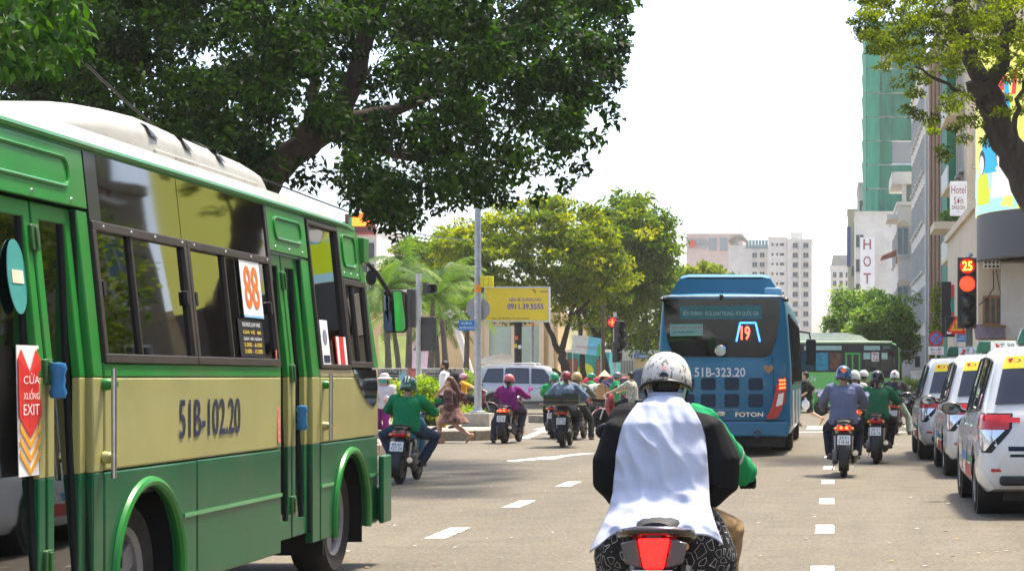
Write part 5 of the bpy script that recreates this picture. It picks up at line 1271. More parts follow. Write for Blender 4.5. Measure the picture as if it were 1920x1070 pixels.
def taxi(label, X, Yr, text_):
    t, side = car('taxi', label, (X,Yr,0), 0, MPV, (.93,3.68), .335, TAXIW, [((1.0,.06),(1.78,.06),(1.78,.88),(1.12,.86)),((1.86,.06),(2.55,.06),(2.5,.90),(1.86,.88)),((.56,.10),(.94,.06),(1.05,.86),(.70,.82))], 'white taxis queuing along the right kerb', key='mpv')
    rw = slope_panel(t, 'rear_window', MPV, DGLASS, .155, .43, .74, .60)
    slope_panel(t, 'sun_strip', MPV, mat('yellow sun strip', (.85,.72,.03), .5), .35, .43, .645, .60, off=.017, n=2)
    z = interp(MPV,.39,5); lettering(text_, (-.05,.39-.024,z+.034), (1,0,0), (0,.50,.866), .085, mat('sign red', (.55,.02,.03)), t, w=1.1, off=.02)
    slope_panel(t, 'windscreen', MPV, DGLASS, 3.62, 2.98, .74, .62, True)
    for s in (-1,1):
        # L-shaped rear lamp: red upper block, clear lower wedge
        lm = conform(t, 'tail_lamp', REDLAMP, s, lambda f: (.925+.155*f, 14+6*(1-f), 74))
        conform(lm, 'lamp_bar', REDLAMP, s, lambda f: (1.0+.05*f, 74, 86), .014, t)
        conform(lm, 'clear_wedge', CLEAR, s, lambda f: (.70+.222*f, 44-22*f, 50+20*f), .012, t)
        conform(lm, 'dark_surround', BLACK, s, lambda f: (.68+.415*f, (46-26*min(1,f*1.7))-4, (52+20*min(1,f*1.7))+5), .004, t)
        q = MB(); q.box((s*.62,-.008 if False else .035,.50),(.34,.03,.035)); q.build('reflector', REDLAMP, t, bev=.008)
        # mirror
        ml = link('mirror', None, t, loc=(s*1.02,3.05,1.10))
        q = MB(); q.ball((0,0,0), (.13,.075,.085), 14); q.build('shell', mat('mirror shell black', (.02,.02,.02), .25, coat=.5), ml)
        q = MB(); q.prism([(.105*math.cos(a*.3927),.066*math.sin(a*.3927)) for a in range(16)], 'Y', -.07, -.055); q.build('glass', mat('dim mirror glass', (.16,.17,.18), .05, 1, var=0), ml, smooth=False)
        q = MB(); q.tube([(-s*.1,0,-.02),(-s*.2,0,-.05)], .025, 8); q.build('stalk', BLACK, ml)
        for y in (1.2,2.0):
            x,_,_ = side(y,0,s); q = MB(); q.tube([(x,y+.0,.93),(x+s*.03,y+.04,.935),(x+s*.03,y+.16,.935),(x,y+.2,.93)], .013, 6); q.build('door_handle', TAXIW if True else CHROME, t)
        for y in (1.0,1.82,2.62):
            q = MB(); q.tube([(s*(interp(MPV,y,2)+.0),y,.40),(s*(interp(MPV,y,2)+.001),y,.66),(s*(interp(MPV,y,4)+.003),y,1.0)], .004, 5); q.build('door_seam', BLACK, t)
        decal_band(t, side, 1.15, 2.1, .36, .50, mat('taxi red decal', (.45,.03,.03), .4), 'red_decal', s); decal_band(t, side, 1.9, 2.75, .53, .62, mat('taxi blue decal', (.05,.2,.45), .4), 'blue_decal', s)
        decal_band(t, side, 1.0, 1.7, .53, .60, mat('taxi green decal', (.02,.22,.08), .4), 'green_decal', s)
    q = MB(); q.b2(-.62,.62,.0,.045,.69,.76); q.build('tailgate_band', mat('taxi blue decal', (.05,.2,.45)), t, bev=.01)
    q = MB(); q.b2(-.6,.6,.0,.03,.63,.675); q.build('tailgate_stripe', mat('taxi green decal', (.02,.22,.08)), t, bev=.008)
    q = MB(); q.b2(-.24,.24,-.012,.01,.82,.93); pl = q.build('number_plate', mat('yellow plate', (.7,.55,.05), .5), t, smooth=False); lettering('51F-628.11', (0,-.014,.875), (1,0,0), (0,0,1), .07, BLK, pl, w=.4)
    lettering('VINA', (-.62,.055,.965), (1,0,0), (0,0,1), .035, CHROME, t, w=.2)
    q = MB(); q.prism([(-.36,1.835),(.36,1.835),(.29,2.03),(-.29,2.03)], 'Y', 1.75, 1.95); rs = q.build('roof_sign', mat('taxi sign green', (.015,.11,.055), .35, coat=.4), t, bev=.03)
    q = MB(); q.prism([(-.12,1.86),(.33,1.86),(.27,2.01),(-.12,2.01)], 'Y', 1.742, 1.75); q.build('sign_face', WPR, rs, smooth=False)
    q = MB(); q.prism([(-.10,1.88),(-.02,1.88),(.02,1.95),(-.05,1.99),(-.04,1.93)], 'Y', 1.735, 1.742); q.build('sign_logo', RED, rs, smooth=False)
    lettering('T 38', (.13,1.736,1.935), (1,0,0), (0,0,1), .09, mat('taxi sign green'), rs, w=.22)
    q = MB(); q.b2(-.7,.7,-.015,.10,.34,.44); q.build('bumper_lip', BLACK, t, bev=.03)
    q = MB(); q.prism(circ(0,0,.07,18), 'X', -.004, .004); q.build('round_sticker', mat('pink print', (.6,.3,.28), .5), t, loc=(-.845,.75,1.22), rot=(0,R(14),0), smooth=False)
    return t
taxi('nearest white taxi cut by the right edge of the picture', 2.42, 20.0, 'ĐẾN LÀ ĐI')
taxi('middle white taxi of the queue at the right kerb', 2.53, 27.9, 'ĐẾN LÀ ĐI')
taxi('farthest white taxi at the head of the kerb queue', 2.40, 33.6, 'ĐẾN LÀ ĐI')

# silver off-roader crossing, nose to the right
SUVS = [(0,.55,.80,.85,.78,.95,.72),(.05,.45,.90,1.0,.88,1.12,.84),(.12,.42,.95,1.15,.93,1.35,.82),(.22,.40,.97,1.18,.94,1.65,.76),(.34,.40,.975,1.18,.94,1.86,.72),(.6,.40,.98,1.18,.945,1.91,.72),(2.0,.40,.98,1.16,.945,1.92,.73),(2.9,.40,.98,1.14,.94,1.88,.71),(3.2,.40,.98,1.13,.935,1.77,.70),(3.75,.40,.97,1.12,.92,1.30,.80),(3.95,.41,.97,1.11,.91,1.18,.84),(4.6,.45,.95,1.06,.88,1.12,.80),(4.85,.5,.9,.95,.82,1.0,.72),(4.97,.55,.82,.75,.74,.82,.64)]
SILV = mat('silver paint', (.50,.49,.48), .22, .35, coat=.5, var=.04)
Xs = PX(886,76)
t, side = car('off_road_car', 'silver off-road car crossing behind the riders', (Xs,76,0), R(-90), SUVS, (1.02,3.87), .39, SILV, [((.55,.08),(1.35,.06),(1.35,.86),(.75,.84)),((1.45,.06),(2.38,.05),(2.35,.88),(1.45,.87)),((2.48,.05),(3.45,.05),(2.95,.86),(2.46,.88))], key='suv')
slope_panel(t, 'windscreen', SUVS, DGLASS, 3.72, 3.2, .80, .68, True); slope_panel(t, 'rear_window', SUVS, DGLASS, .14, .32, .76, .66)
for s in (-1,1):
    q = MB(); q.tube([(s*.66,.6,1.93),(s*.66,.7,1.98),(s*.66,2.5,1.99),(s*.66,2.6,1.93)], .02, 8); q.build('roof_rail', STEEL, t)
    q = MB(); q.box((s*.99,2.3,.42),(.12,2.0,.06)); q.build('side_step', mat('dark step', (.05,.05,.05)), t, bev=.015)
    for y in (1.6,2.6): q = MB(); q.tube([(s*.965,y,1.03),(s*1.0,y+.03,1.04),(s*1.0,y+.2,1.04),(s*.965,y+.23,1.03)], .016, 6); q.build('door_handle', CHROME, t)
    for y in (1.4,2.43,3.35): q = MB(); q.tube([(s*.982,y,.5),(s*.984,y,.72),(s*.955,y,1.12)], .006, 5); q.build('door_seam', BLACK, t)
    q = MB(); q.box((s*.80,.045,1.05),(.2,.06,.32)); q.build('tail_lamp', REDLAMP, t, bev=.02)
    q = MB(); q.ball((s*1.05,3.35,1.22), (.12,.08,.1)); q.build('mirror', SILV, t)
    q = MB(); q.box((s*.75,4.87,.86),(.3,.1,.18)); q.build('headlamp', CLEAR, t, bev=.02)
q = MB(); q.b2(-.8,.8,4.9,5.02,.5,.68); q.build('front_bumper', SILV, t, bev=.04)
# dark car waiting half hidden beyond the drum carrier
DKP = mat('dark teal car paint', (.012,.03,.035), .2, coat=.6)
t, side = car('hatchback', 'dark car seen from behind left of the white helmet', (PX(1212,70),70,0), R(-14), MPV, (.93,3.68), .33, DKP, [((.56,.10),(.94,.06),(1.05,.86),(.70,.82)),((1.0,.06),(1.78,.06),(1.78,.88),(1.12,.86)),((1.86,.06),(2.55,.06),(2.5,.90),(1.86,.88))], key='dark')
slope_panel(t, 'rear_window', MPV, DGLASS, .155, .43, .74, .60)
for s in (-1,1): q = MB(); q.add([(s*.5,.05,1.1),(s*.87,.14,1.1),(s*.905,.3,1.08),(s*.9,.26,.86),(s*.86,.1,.84),(s*.5,.03,.98)], [(0,1,4,5),(1,2,3,4)] if s < 0 else [(5,4,1,0),(4,3,2,1)]); q.build('tail_lamp', REDLAMP, t)
# white car just showing beyond the minibus nose
t, side = car('saloon_car', 'white car roof showing beyond the minibus mirror', (PX(470,62),62,0), R(-90), MPV, (.93,3.68), .33, TAXIW, [((1.0,.06),(1.78,.06),(1.78,.88),(1.12,.86)),((1.86,.06),(2.55,.06),(2.5,.90),(1.86,.88))], key='mpv2')
slope_panel(t, 'windscreen', MPV, DGLASS, 3.62, 2.98, .74, .62, True)
# red car beyond the crossing
t, side = car('saloon_car', 'red car roof behind the drum carrier', (PX(1080,84),84,0), R(-90), [(a,b,c,d*.86,e,f*.82 if f > 1 else f,g) for a,b,c,d,e,f,g in MPV], (.93,3.68), .31, mat('red car paint', (.42,.015,.02), .2, coat=.6), [((1.0,.06),(1.78,.06),(1.78,.88),(1.12,.86)),((1.86,.06),(2.55,.06),(2.5,.90),(1.86,.88))], key='redcar')

# ------------------------------------------------------------------ blue city bus, seen from behind
YB = 36.0; XB = PX(1357,YB)
bb = thing('city_bus', 'blue city bus seen from behind in the middle lane', 'bus', (XB,YB,0))
BLUE = mat('bus blue paint', (.008,.165,.30), .32, coat=.35, var=.08, scale=1.5, dirt=.15)
def bx_(px): return (px-1357)*YB/FPX
def bz_(py): return CAMH+(VY-py)*YB/FPX
rings = []
for y, k, zt, zb in ((0,.955,2.93,.42),(.04,.985,2.98,.38),(.15,1,3.02,.36),(1,1,3.03,.34),(10,1,3.03,.34),(11,1,3.0,.34),(11.3,.97,2.95,.36),(11.45,.92,2.9,.4)):
    R_ = [(1.12,zb),(1.23,zb+.05),(1.262,zb+.25),(1.265,1.2),(1.25,1.7),(1.20,2.4),(1.165,2.8),(1.12,zt-.05),(1.0,zt-.005),(.5,zt+.015),(0,zt+.02)]
    rings.append([(x*k,y,z) for x,z in R_]+[(-x*k,y,z) for x,z in R_[-2::-1]])
q = MB(); q.loft(rings[::-1]); q.build('body', BLUE, bb, angle=50)
def rear_poly(name, pts, m_, y0=-.012, y1=.03, parent=bb, **k):
    q = MB(); q.prism([(bx_(a),bz_(b)) for a,b in pts], 'Y', y0, y1); return q.build(name, m_, parent, smooth=False, **k)
gl = rear_poly('rear_window', [(1244,560),(1462,559),(1461,600),(1455,640),(1446,664),(1432,670),(1275,668),(1262,664),(1252,640),(1246,600)], glass_mat('black rear glass', (.04,.045,.045), .03, .08), -.03, .0)
q = MB(); q.b2(-1.0,.95,.02,.025,1.9,2.9); q.build('window_backing', mat('dark bus cabin', (.015,.018,.018), .6), gl, smooth=False)
TEAL = mat('teal sign film', (.03,.16,.17), .5, var=.1); PALET = mat('pale sign text', (.35,.5,.46), .5)
s = rear_poly('route_banner', [(1275,573),(1429,572),(1429,598),(1276,598)], TEAL, -.036, -.031); lettering('BẾN THÀNH - KCX LINH TRUNG - ĐH QUỐC GIA', (bx_(1352),-.038,bz_(586)), (1,0,0), (0,0,1), .13, PALET, s, w=1.42, bold=.012)
s = rear_poly('side_notice', [(1256,608),(1318,607),(1318,629),(1257,630)], mat('pale teal film', (.2,.42,.38), .5), -.036, -.031)
for tx, px, py, w, m_ in (('TUYẾN XE BUÝT 19',1276,613,.32,RED),('XIN NHƯỜNG ĐƯỜNG',1282,622,.42,NAVY),('CẢM ƠN',1306,613,.2,RED)): lettering(tx, (bx_(px),-.038,bz_(py)), (1,0,0), (0,0,1), .05, m_, s, w=w)
led = link('led_number', None, bb)
edge = [(1381,640),(1388,605),(1417,605),(1425,640)]
for a, b in zip(edge[:-1], edge[1:]): q = MB(); q.tube([(bx_(a[0]),-.045,bz_(a[1])),(bx_(b[0]),-.045,bz_(b[1]))], .016, 8); q.build('blue_tube', emis('blue led', (.02,.12,1), 4), led)
lettering('19', (bx_(1398),-.045,bz_(624)), (1,0,0), (0,0,1), .26, emis('red led', (1,.05,.03), 4), led, w=.17, bold=.02)
q = MB(); q.lathe([(.085,-.04),(.095,-.05),(.105,-.04),(.105,-.01)], c=(bx_(1351),0,bz_(657)), axis='Y', n=24); lg = q.build('round_badge', CHROME, bb)
q = MB()
for dx, w in ((-.045,.035),(.0,.035),(.045,.03)): q.prism([(bx_(1351)+dx-w/2,bz_(657)+.04),(bx_(1351)+dx+w/2,bz_(657)+.045),(bx_(1351)+dx*.4+.012,bz_(657)-.05),(bx_(1351)+dx*.4-.004,bz_(657)-.05)], 'Y', -.05, -.04)
q.build('badge_blades', CHROME, lg, smooth=False)
lettering('51B-323.20', (bx_(1350),-.022,bz_(697.5)), (1,0,0), (0,0,1), .175, WPR, bb, w=.95, bold=.018)
hp = [(bx_(1441)+.0062*(16*math.sin(a)**3), bz_(691)+.0062*(13*math.cos(a)-5*math.cos(2*a)-2*math.cos(3*a)-math.cos(4*a))) for a in [2*math.pi*i/30 for i in range(30)]]
q = MB(); q.prism(hp, 'Y', -.02, .0); q.build('heart_sticker', mat('brown card', (.42,.25,.13), .7), bb, smooth=False)
for row, (yt, yb) in enumerate(((708,731),(738,763))):
    for cx, w in ((1289,26),(1328,28),(1372,28),(1417,28)):
        sk = (cx-1351)*.05; q = MB(); q.prism(rrect(bx_(cx-w/2),bx_(cx+w/2),bz_(yb),bz_(yt),.05), 'Y', -.008, .03, M=Matrix.Shear('XZ',4,(0,0)) if False else None); q.build('grille_opening', mat('dark blue recess', (.008,.03,.06), .6), bb, bev=.008)
lettering('MỖI ĐỔ LÀM PHIỀN XIN BỎ QUA THÔNG', (bx_(1345),-.016,bz_(767)), (1,0,0), (0,0,1), .045, PALET, bb, w=.8)
lettering('FOTON', (bx_(1405),-.016,bz_(776.5)), (1,0,0), (0,0,1), .085, CHROME, bb, w=.52, bold=.02)
q = MB(); q.prism(rrect(bx_(1343),bx_(1360),bz_(780),bz_(771),.03), 'Y', -.02, 0); q.build('boot_handle', CHROME, bb, bev=.01)
for sg in (1,-1):
    f = lambda p: 1357+sg*(p-1357)
    lm = rear_poly('tail_lamp', [(f(1473),704),(f(1475),720),(f(1472),755),(f(1458),783),(f(1436),786),(f(1448),760),(f(1456),722)][::sg], REDLAMP, -.035, .06)
    for i in range(3):
        for j in range(3): q = MB(); c = (bx_(f(1463+j*4)),-.038,bz_(713+i*7+j*-.5)); q.box(c, (.032,.006,.04)); q.build('led_cell', REDLIT, lm, smooth=False)
    rear_poly('reverse_lamp', [(f(1460),738),(f(1470),736),(f(1467),758),(f(1455),762)][::sg], CLEAR, -.039, -.03, lm)
q = MB(); q.b2(-1.2,1.2,-.03,.05,bz_(818),bz_(790)); q.build('rear_bumper', BLUE, bb, bev=.03)
q = MB(); q.tube([(-1.15,-.004,bz_(788)),(1.15,-.004,bz_(788))], .009, 6); q.build('bonnet_seam', BLACK, bb)
q = MB(); q.tube([(bx_(1441),-.004,bz_(788)),(bx_(1441),-.004,bz_(818))], .006, 6); q.build('bumper_seam', BLACK, bb)
for x in (bx_(1250),bx_(1448)): q = MB(); q.tube([(x,-.004,bz_(670)),(x+.03*(1 if x > 0 else -1),-.004,bz_(700)),(x+.02*(1 if x > 0 else -1),-.004,bz_(786))], .006, 6); q.build('hatch_seam', BLACK, bb)
q = MB(); q.lathe([(.07,.25),(.075,-.08),(.062,-.08),(.058,.2)], c=(bx_(1420),0,bz_(813)), axis='Y', n=20); q.build('exhaust_pipe', mat('sooty steel', (.12,.1,.08), .5, .7), bb)
rh = []
for y, z1, k in ((.35,3.06,1.0),(.42,3.36,.92),(.6,3.42,.9),(3.5,3.42,.9),(3.7,3.3,.93),(3.8,3.06,1)):
    rh.append([(x*1.03*k,y,z) for x,z in ((-1,3.0),(-.985,3.0+(z1-3)*.6),(-.9,z1-.03),(-.75,z1),(.75,z1),(.9,z1-.03),(.985,3.0+(z1-3)*.6),(1,3.0))])
q = MB(); q.loft(rh); hm = q.build('roof_pod', BLUE, bb, angle=50)
q = MB(); q.b2(-.72,.72,.40,.45,bz_(520),bz_(517.5)); q.build('pod_slot', BLACK, hm)
q = MB(); q.prism(rrect(bx_(1432),bx_(1464),3.0,bz_(538),.05), 'Y', .25, .8); q.build('roof_vent', mat('pale blue plastic', (.2,.42,.6), .4), bb, bev=.02)
q = MB(); q.b2(-1.14,1.13,.0,.1,2.96,2.99); q.build('roof_edge_trim', mat('light trim', (.55,.6,.62), .3), bb, bev=.01)
q = MB(); q.b2(bx_(1349),bx_(1356),-.03,.03,bz_(564),bz_(552)); q.build('rear_camera', BLACK, bb, bev=.01)
for s in (-1,1):
    q = MB(); q.lathe([(.001,-.06),(.05,-.05),(.06,0),(.001,.05)], c=(s*1.16,.05,2.93), n=12); q.build('marker_lamp', BLACK, bb)
    for i in range(6):
        y0 = .9+i*1.65; q = MB(); q.add([(s*1.268,y0,1.35),(s*1.268,y0+1.5,1.35),(s*1.19,y0+1.5,2.65),(s*1.19,y0,2.65)], [(0,1,2,3) if s > 0 else (3,2,1,0)]); w = q.build('side_window', DGLASS, bb, smooth=False)
        q = MB(); q.tube([(s*1.27,y0,1.35),(s*1.27,y0+1.5,1.35),(s*1.192,y0+1.5,2.65),(s*1.192,y0,2.65),(s*1.27,y0,1.35)], .03, 6); q.build('window_frame', BLACK, w)
    for i in range(3):
        y0 = 1.0+i*3.3; q = MB(); q.b2(s*1.266,s*1.272,y0,y0+1.4,.5,1.2); q.build('side_flap', mat('grey side flap', (.35,.36,.33), .5, var=.2), bb, smooth=False, bev=.003)
    for y in (2.6,9.0): wheel(bb, (s*1.1,y,.48), .48, .28, s, False)
q = MB(); q.b2(-1.1,1.1,.3,11.2,.22,.42); q.build('underbody', BLACK, bb)
for x in (-.95,.95): wheel(bb, (x,.95 if False else 2.6,.48), .48, .3, 1, False)
q = MB(); q.b2(-1.15,1.15,.12,.18,.15,.42); q.build('mud_flap', RUBBER, bb)
q = MB(); q.tube([(1.1,11.3,2.6),(1.45,11.5,2.55),(1.5,11.5,2.3)], .025, 8); q.build('mirror_arm', BLACK, bb)
q = MB(); q.prism(rrect(1.37,1.62,1.75,2.4,.06), 'Y', 11.4, 11.5); q.build('mirror', BLACK, bb, bev=.02)

# ------------------------------------------------------------------ light green bus crossing far ahead, nose to the right
YF = 78.0; fx0, fx1 = PX(1692,YF)-9.0, PX(1692,YF)
fb = thing('city_bus', 'light green city bus number 72 crossing far ahead', 'bus', ((fx0+fx1)/2,YF+1.2,0))
LG = mat('light green bus paint', (.2,.6,.13), .3, coat=.4, var=.05); LG2 = mat('mid green bus paint', (.05,.48,.08), .3, coat=.4, var=.05); PALE = mat('pale green roof', (.50,.68,.38), .4, var=.05)
fo = -fb.location
def fz(py): return PZ(py,YF)
def fpx(px): return PX(px,YF)
rings = []
for x, z1, k in ((fx0,2.7,.95),(fx0+.15,2.88,1),(fx1-.6,2.9,1),(fx1-.25,2.82,.98),(fx1-.1,2.6,.96)):
    rings.append([(x,YF+1.2+yy*1.2*k,z) for yy,z in ((-1,.35),(-1,2.2),(-.97,2.6),(-.85,z1-.05),(-.5,z1),(.5,z1),(.85,z1-.05),(.97,2.6),(1,2.2),(1,.35))])
q = MB(); q.loft(rings); q.build('body', LG, fb, loc=fo, angle=50)
def fp(name, x0, x1, za, zb, m_, d=.012, parent=fb, l=fo): q = MB(); q.b2(fpx(x0),fpx(x1),YF-d,YF+.01,fz(zb),fz(za)); return q.build(name, m_, parent, loc=l, smooth=False)
fp('lower_panel', 1490, 1683, 735, 768, LG2); fp('white_stripe', 1490, 1683, 729, 735, WPR, .016)
fp('window_band', 1490, 1677, 645, 697, mat('dark bus band', (.02,.022,.02), .35), .01)
wl_ = fp('window_band', 1642, 1684, 647, 708, mat('dark bus band'), .014)
for a, b in ((1508,1522),(1529,1578),(1620,1650)): fp('upper_film', a, b, 648, 656, mat('pale mint film', (.36,.55,.48), .4), .02)
for a, b in ((1488,1526),(1530,1552),(1554,1579),(1582,1618),(1622,1648),(1652,1677)): fp('side_window', a, b, 660, 694, DGLASS, .018)
fp('advert', 1530, 1553, 661, 694, mat('blue green advert', (.02,.26,.36), .4, var=.6, scale=4), .024); fp('poster', 1556, 1576, 662, 692, mat('dark poster', (.14,.05,.03), .4, var=.6, scale=5), .024)
dr = fp('door', 1585, 1613, 661, 760, LG2, .022)
for a, b in ((1588,1597),(1600,1610)): fp('door_pane', a, b, 664, 745, DGLASS, .028, dr, (0,0,0))
s = fp('route_sign', 1634, 1648, 660, 677, WPR, .026); lettering('72', (fpx(1641),YF-.028,fz(668.5)), (1,0,0), (0,0,1), .3, RED, s, w=.22, bold=.01)
s = fp('paper_notice', 1619, 1632, 661, 673, mat('mint paper', (.45,.65,.55), .5), .026); fp('paper_notice', 1653, 1664, 661, 673, mat('mint paper'), .026)
lettering('SAMCO', Vector((fpx(1662),YF-.03,fz(651)))+fo, (1,0,0), (0,0,1), .12, PALET, fb, w=.3); lettering('502.74', Vector((fpx(1516),YF-.03,fz(711)))+fo, (1,0,0), (0,0,1), .2, WPR, fb, w=.6, bold=.01)
q = MB(); q.loft([[(x,YF+1.2+yy*w,z) for yy,z in ((-1,2.85),(-.95,z1),(.95,z1),(1,2.85))] for x,z1,w in ((fx1-6.5,2.9,.6),(fx1-6.0,3.22,.85),(fx1-2.4,3.26,.85),(fx1-1.7,3.15,.8),(fx1-1.3,2.9,.6))]); q.build('roof_cooling_unit', mat('cream cooler shell', (.7,.68,.6), .4), fb, loc=fo)
q = MB(); q.b2(fx0+.1,fx1-.4,YF+.02,YF+2.38,2.80,2.91); q.build('roof', PALE, fb, loc=fo, bev=.04)
for x in (fx0+2.2,fx1-2.0):
    for s in (-1,1):
        w = wheel(fb, Vector((x,YF+1.2+s*1.02,.46))+fo, .46, .26, -s if False else 1, False); w.rotation_euler = (0,0,R(-90) if s < 0 else R(90))
    q = MB(); q.prism(circ(x,.46,.58,24), 'Y', YF-.015, YF+.005); q.build('wheel_arch', BLACK, fb, loc=fo, smooth=False)
q = MB(); q.b2(fx1-.12,fx1-.02,YF+.1,YF+2.3,1.2,2.5); q.build('windscreen', DGLASS, fb, loc=fo, bev=.03)
q = MB(); q.b2(fx1-.15,fx1+.12,YF,YF+2.4,.4,.8); q.build('front_bumper', LG2, fb, loc=fo, bev=.05)
q = MB(); q.tube([(fx1-.1,YF,2.45),(fx1+.5,YF-.15,2.5),(fx1+.6,YF-.2,2.3)], .03, 8); q.build('mirror_arm', BLACK, fb, loc=fo)
q = MB(); q.b2(fx1+.5,fx1+.7,YF-.35,YF-.1,1.85,2.3); q.build('mirror', BLACK, fb, loc=fo, bev=.03)
# ------------------------------------------------------------------ people
def ik(a, b, l1, l2, pole):
    a, b = Vector(a), Vector(b); d = b-a; L_ = min(d.length, (l1+l2)*.999); u = d.normalized()
    x = (l1*l1-l2*l2+L_*L_)/(2*L_); h = math.sqrt(max(1e-6, l1*l1-x*x)); p = Vector(pole); p = (p-u*p.dot(u)).normalized()
    return a+u*x+p*h, a+u*L_
def remesh(mb, name, mt, parent, vox, smooth_it=3, disp=None, seed=0):
    o = link('tmp', mb.mesh('tmp', False)); r = o.modifiers.new('r','REMESH'); r.mode = 'VOXEL'; r.voxel_size = vox
    s = o.modifiers.new('s','SMOOTH'); s.iterations = smooth_it; s.factor = .5
    bpy.context.view_layer.update(); me = bpy.data.meshes.new_from_object(o.evaluated_get(bpy.context.evaluated_depsgraph_get()))
    bpy.data.objects.remove(o); n = len(me.vertices)
    if disp:
        amp, fx, fz = disp; co = np.zeros(n*3, np.float32); no = np.zeros(n*3, np.float32); me.vertices.foreach_get('co', co); me.vertices.foreach_get('normal', no)
        co = co.reshape(-1,3); no = no.reshape(-1,3); sv = Vector((seed*3.1,seed*1.7,seed*.9)); dv = np.empty(n, np.float32)
        for i in range(n):
            c = co[i]; p = Vector((float(c[0])*fx, float(c[1])*fx, float(c[2])*fz))+sv; w = noise.noise(p*.6)
            a = noise.noise(p+Vector((w*1.5,w,0))); dv[i] = (1-abs(a)*2.2)*.7+noise.noise(p*2.3)*.35
        co += no*(dv*amp)[:,None]; me.vertices.foreach_set('co', co.ravel())
    me.polygons.foreach_set('use_smooth', [True]*len(me.polygons)); me.materials.clear(); me.update()
    return link(name, me, parent, mt)
def ring_e(c, X, Yv, w, d, n=16): return [Vector(c)+X*(w*math.cos(2*math.pi*k/n))+Yv*(d*math.sin(2*math.pi*k/n)) for k in range(n)]
SHOE = mat('dark shoe', (.03,.027,.025), .5)
HAIR = mat('black hair', (.012,.01,.009), .5, var=.3, scale=30, bump=.6, bscale=60, stretch=(1,1,.2))
def fabric(name, col=(.5,.5,.5), **k): return mat(name, col, .85, var=k.pop('var',.1), scale=k.pop('scale',7), bump=.15, bscale=160, spec=.2, **k)

def joints(pel, lean, hands, feet, torso=.5, sh=.195, headyaw=0, headpitch=0, twist=0, arm=(.29,.27), leg=(.43,.42), elbow=None, knee=None, toe=None, headlift=.0):
    pel = Vector(pel); up = Vector((0, math.sin(lean), math.cos(lean))); X = Vector((math.cos(twist), math.sin(twist), 0)); Fw = up.cross(X)*-1
    neck = pel+up*torso; hup = Vector((0, math.sin(lean*.4+headpitch), math.cos(lean*.4+headpitch)))
    J = dict(pel=pel, up=up, X=X, F=X.cross(up)*-1, neck=neck, hup=hup, head=neck+up*.025+hup*(.14+headlift), yaw=headyaw, pitch=lean*.4+headpitch, torso=torso, sh=sh)
    J['F'] = up.cross(X)  # forward-ish vector
    for i, s in enumerate((-1,1)):
        S = neck-up*.055+X*(s*sh); H = pel+X*(s*.095)-up*.02
        el, wr = ik(S, hands[i], arm[0], arm[1], (elbow[i] if elbow else (s*.9,-.35,-.7)))
        kn, an = ik(H, feet[i], leg[0], leg[1], (knee[i] if knee else (s*.35,1,.5)))
        J['s%d'%i], J['e%d'%i], J['w%d'%i] = S, el, wr; J['h%d'%i], J['k%d'%i], J['a%d'%i] = H, kn, an
        J['t%d'%i] = Vector(toe[i]) if toe else Vector((s*.12,1,0)).normalized()
    return J
def torso_mesh(q, J, g, z0, z1, w=1.0, hem=0):
    """elliptical torso between fractions z0..z1 of pelvis->neck, grown by g"""
    prof = [(-.22,.13,.105),(-.10,.175,.135),(.05,.178,.14),(.30,.162,.13),(.52,.172,.135),(.74,.185,.135),(.90,.165,.11),(.98,.10,.08),(1.06,.058,.06)]
    def at(f):
        for a, b in zip(prof[:-1], prof[1:]):
            if f <= b[0]: k = max(0,(f-a[0])/(b[0]-a[0])); return a[1]+(b[1]-a[1])*k, a[2]+(b[2]-a[2])*k
        return prof[-1][1:]
    rs = []; N = 14; cur = J['F']*-.02
    for i in range(N+1):
        f = z0+(z1-z0)*i/N; a, d = at(f); hm = hem*max(0,1-(f-z0)/.35)
        c = J['pel']+J['up']*(J['torso']*f)+cur*math.sin(math.pi*max(0,min(1,f)))
        rs.append(ring_e(c, J['X'], J['F'], a*w+g+hm, d*w+g+hm*.8))
    q.loft(rs)
def arm_mesh(q, J, i, g, end=1.0, cuff=0, base=.0):
    S, E, W = J['s%d'%i], J['e%d'%i], J['w%d'%i]; m_ = Vector(S)+(J['neck']-S)*.45
    if end <= 1: pts = [m_, S, S.lerp(E,.35), S.lerp(E,.35+.65*end)]; rad = [.06,.062,.052,.046]
    else:
        e = end-1; pts = [m_, S, S.lerp(E,.4), E, E.lerp(W,e*.5), E.lerp(W,e)]; rad = [.06,.062,.052,.044,.040,.032+cuff]
    q.tube(pts, [r+g+base for r in rad], 12)
    q.ball(S, .064+g, 12)
def leg_mesh(q, J, i, g, end=2.0, flare=0):
    H, K, A = J['h%d'%i], J['k%d'%i], J['a%d'%i]
    if end <= 1: pts = [H, H.lerp(K,.35), H.lerp(K,end)]; rad = [.092,.085,.062+flare]
    else: e = end-1; pts = [H, H.lerp(K,.4), K, K.lerp(A,e*.3), K.lerp(A,e)]; rad = [.092,.084,.060,.056,.04+flare]
    q.tube(pts, [r+g for r in rad], 12)
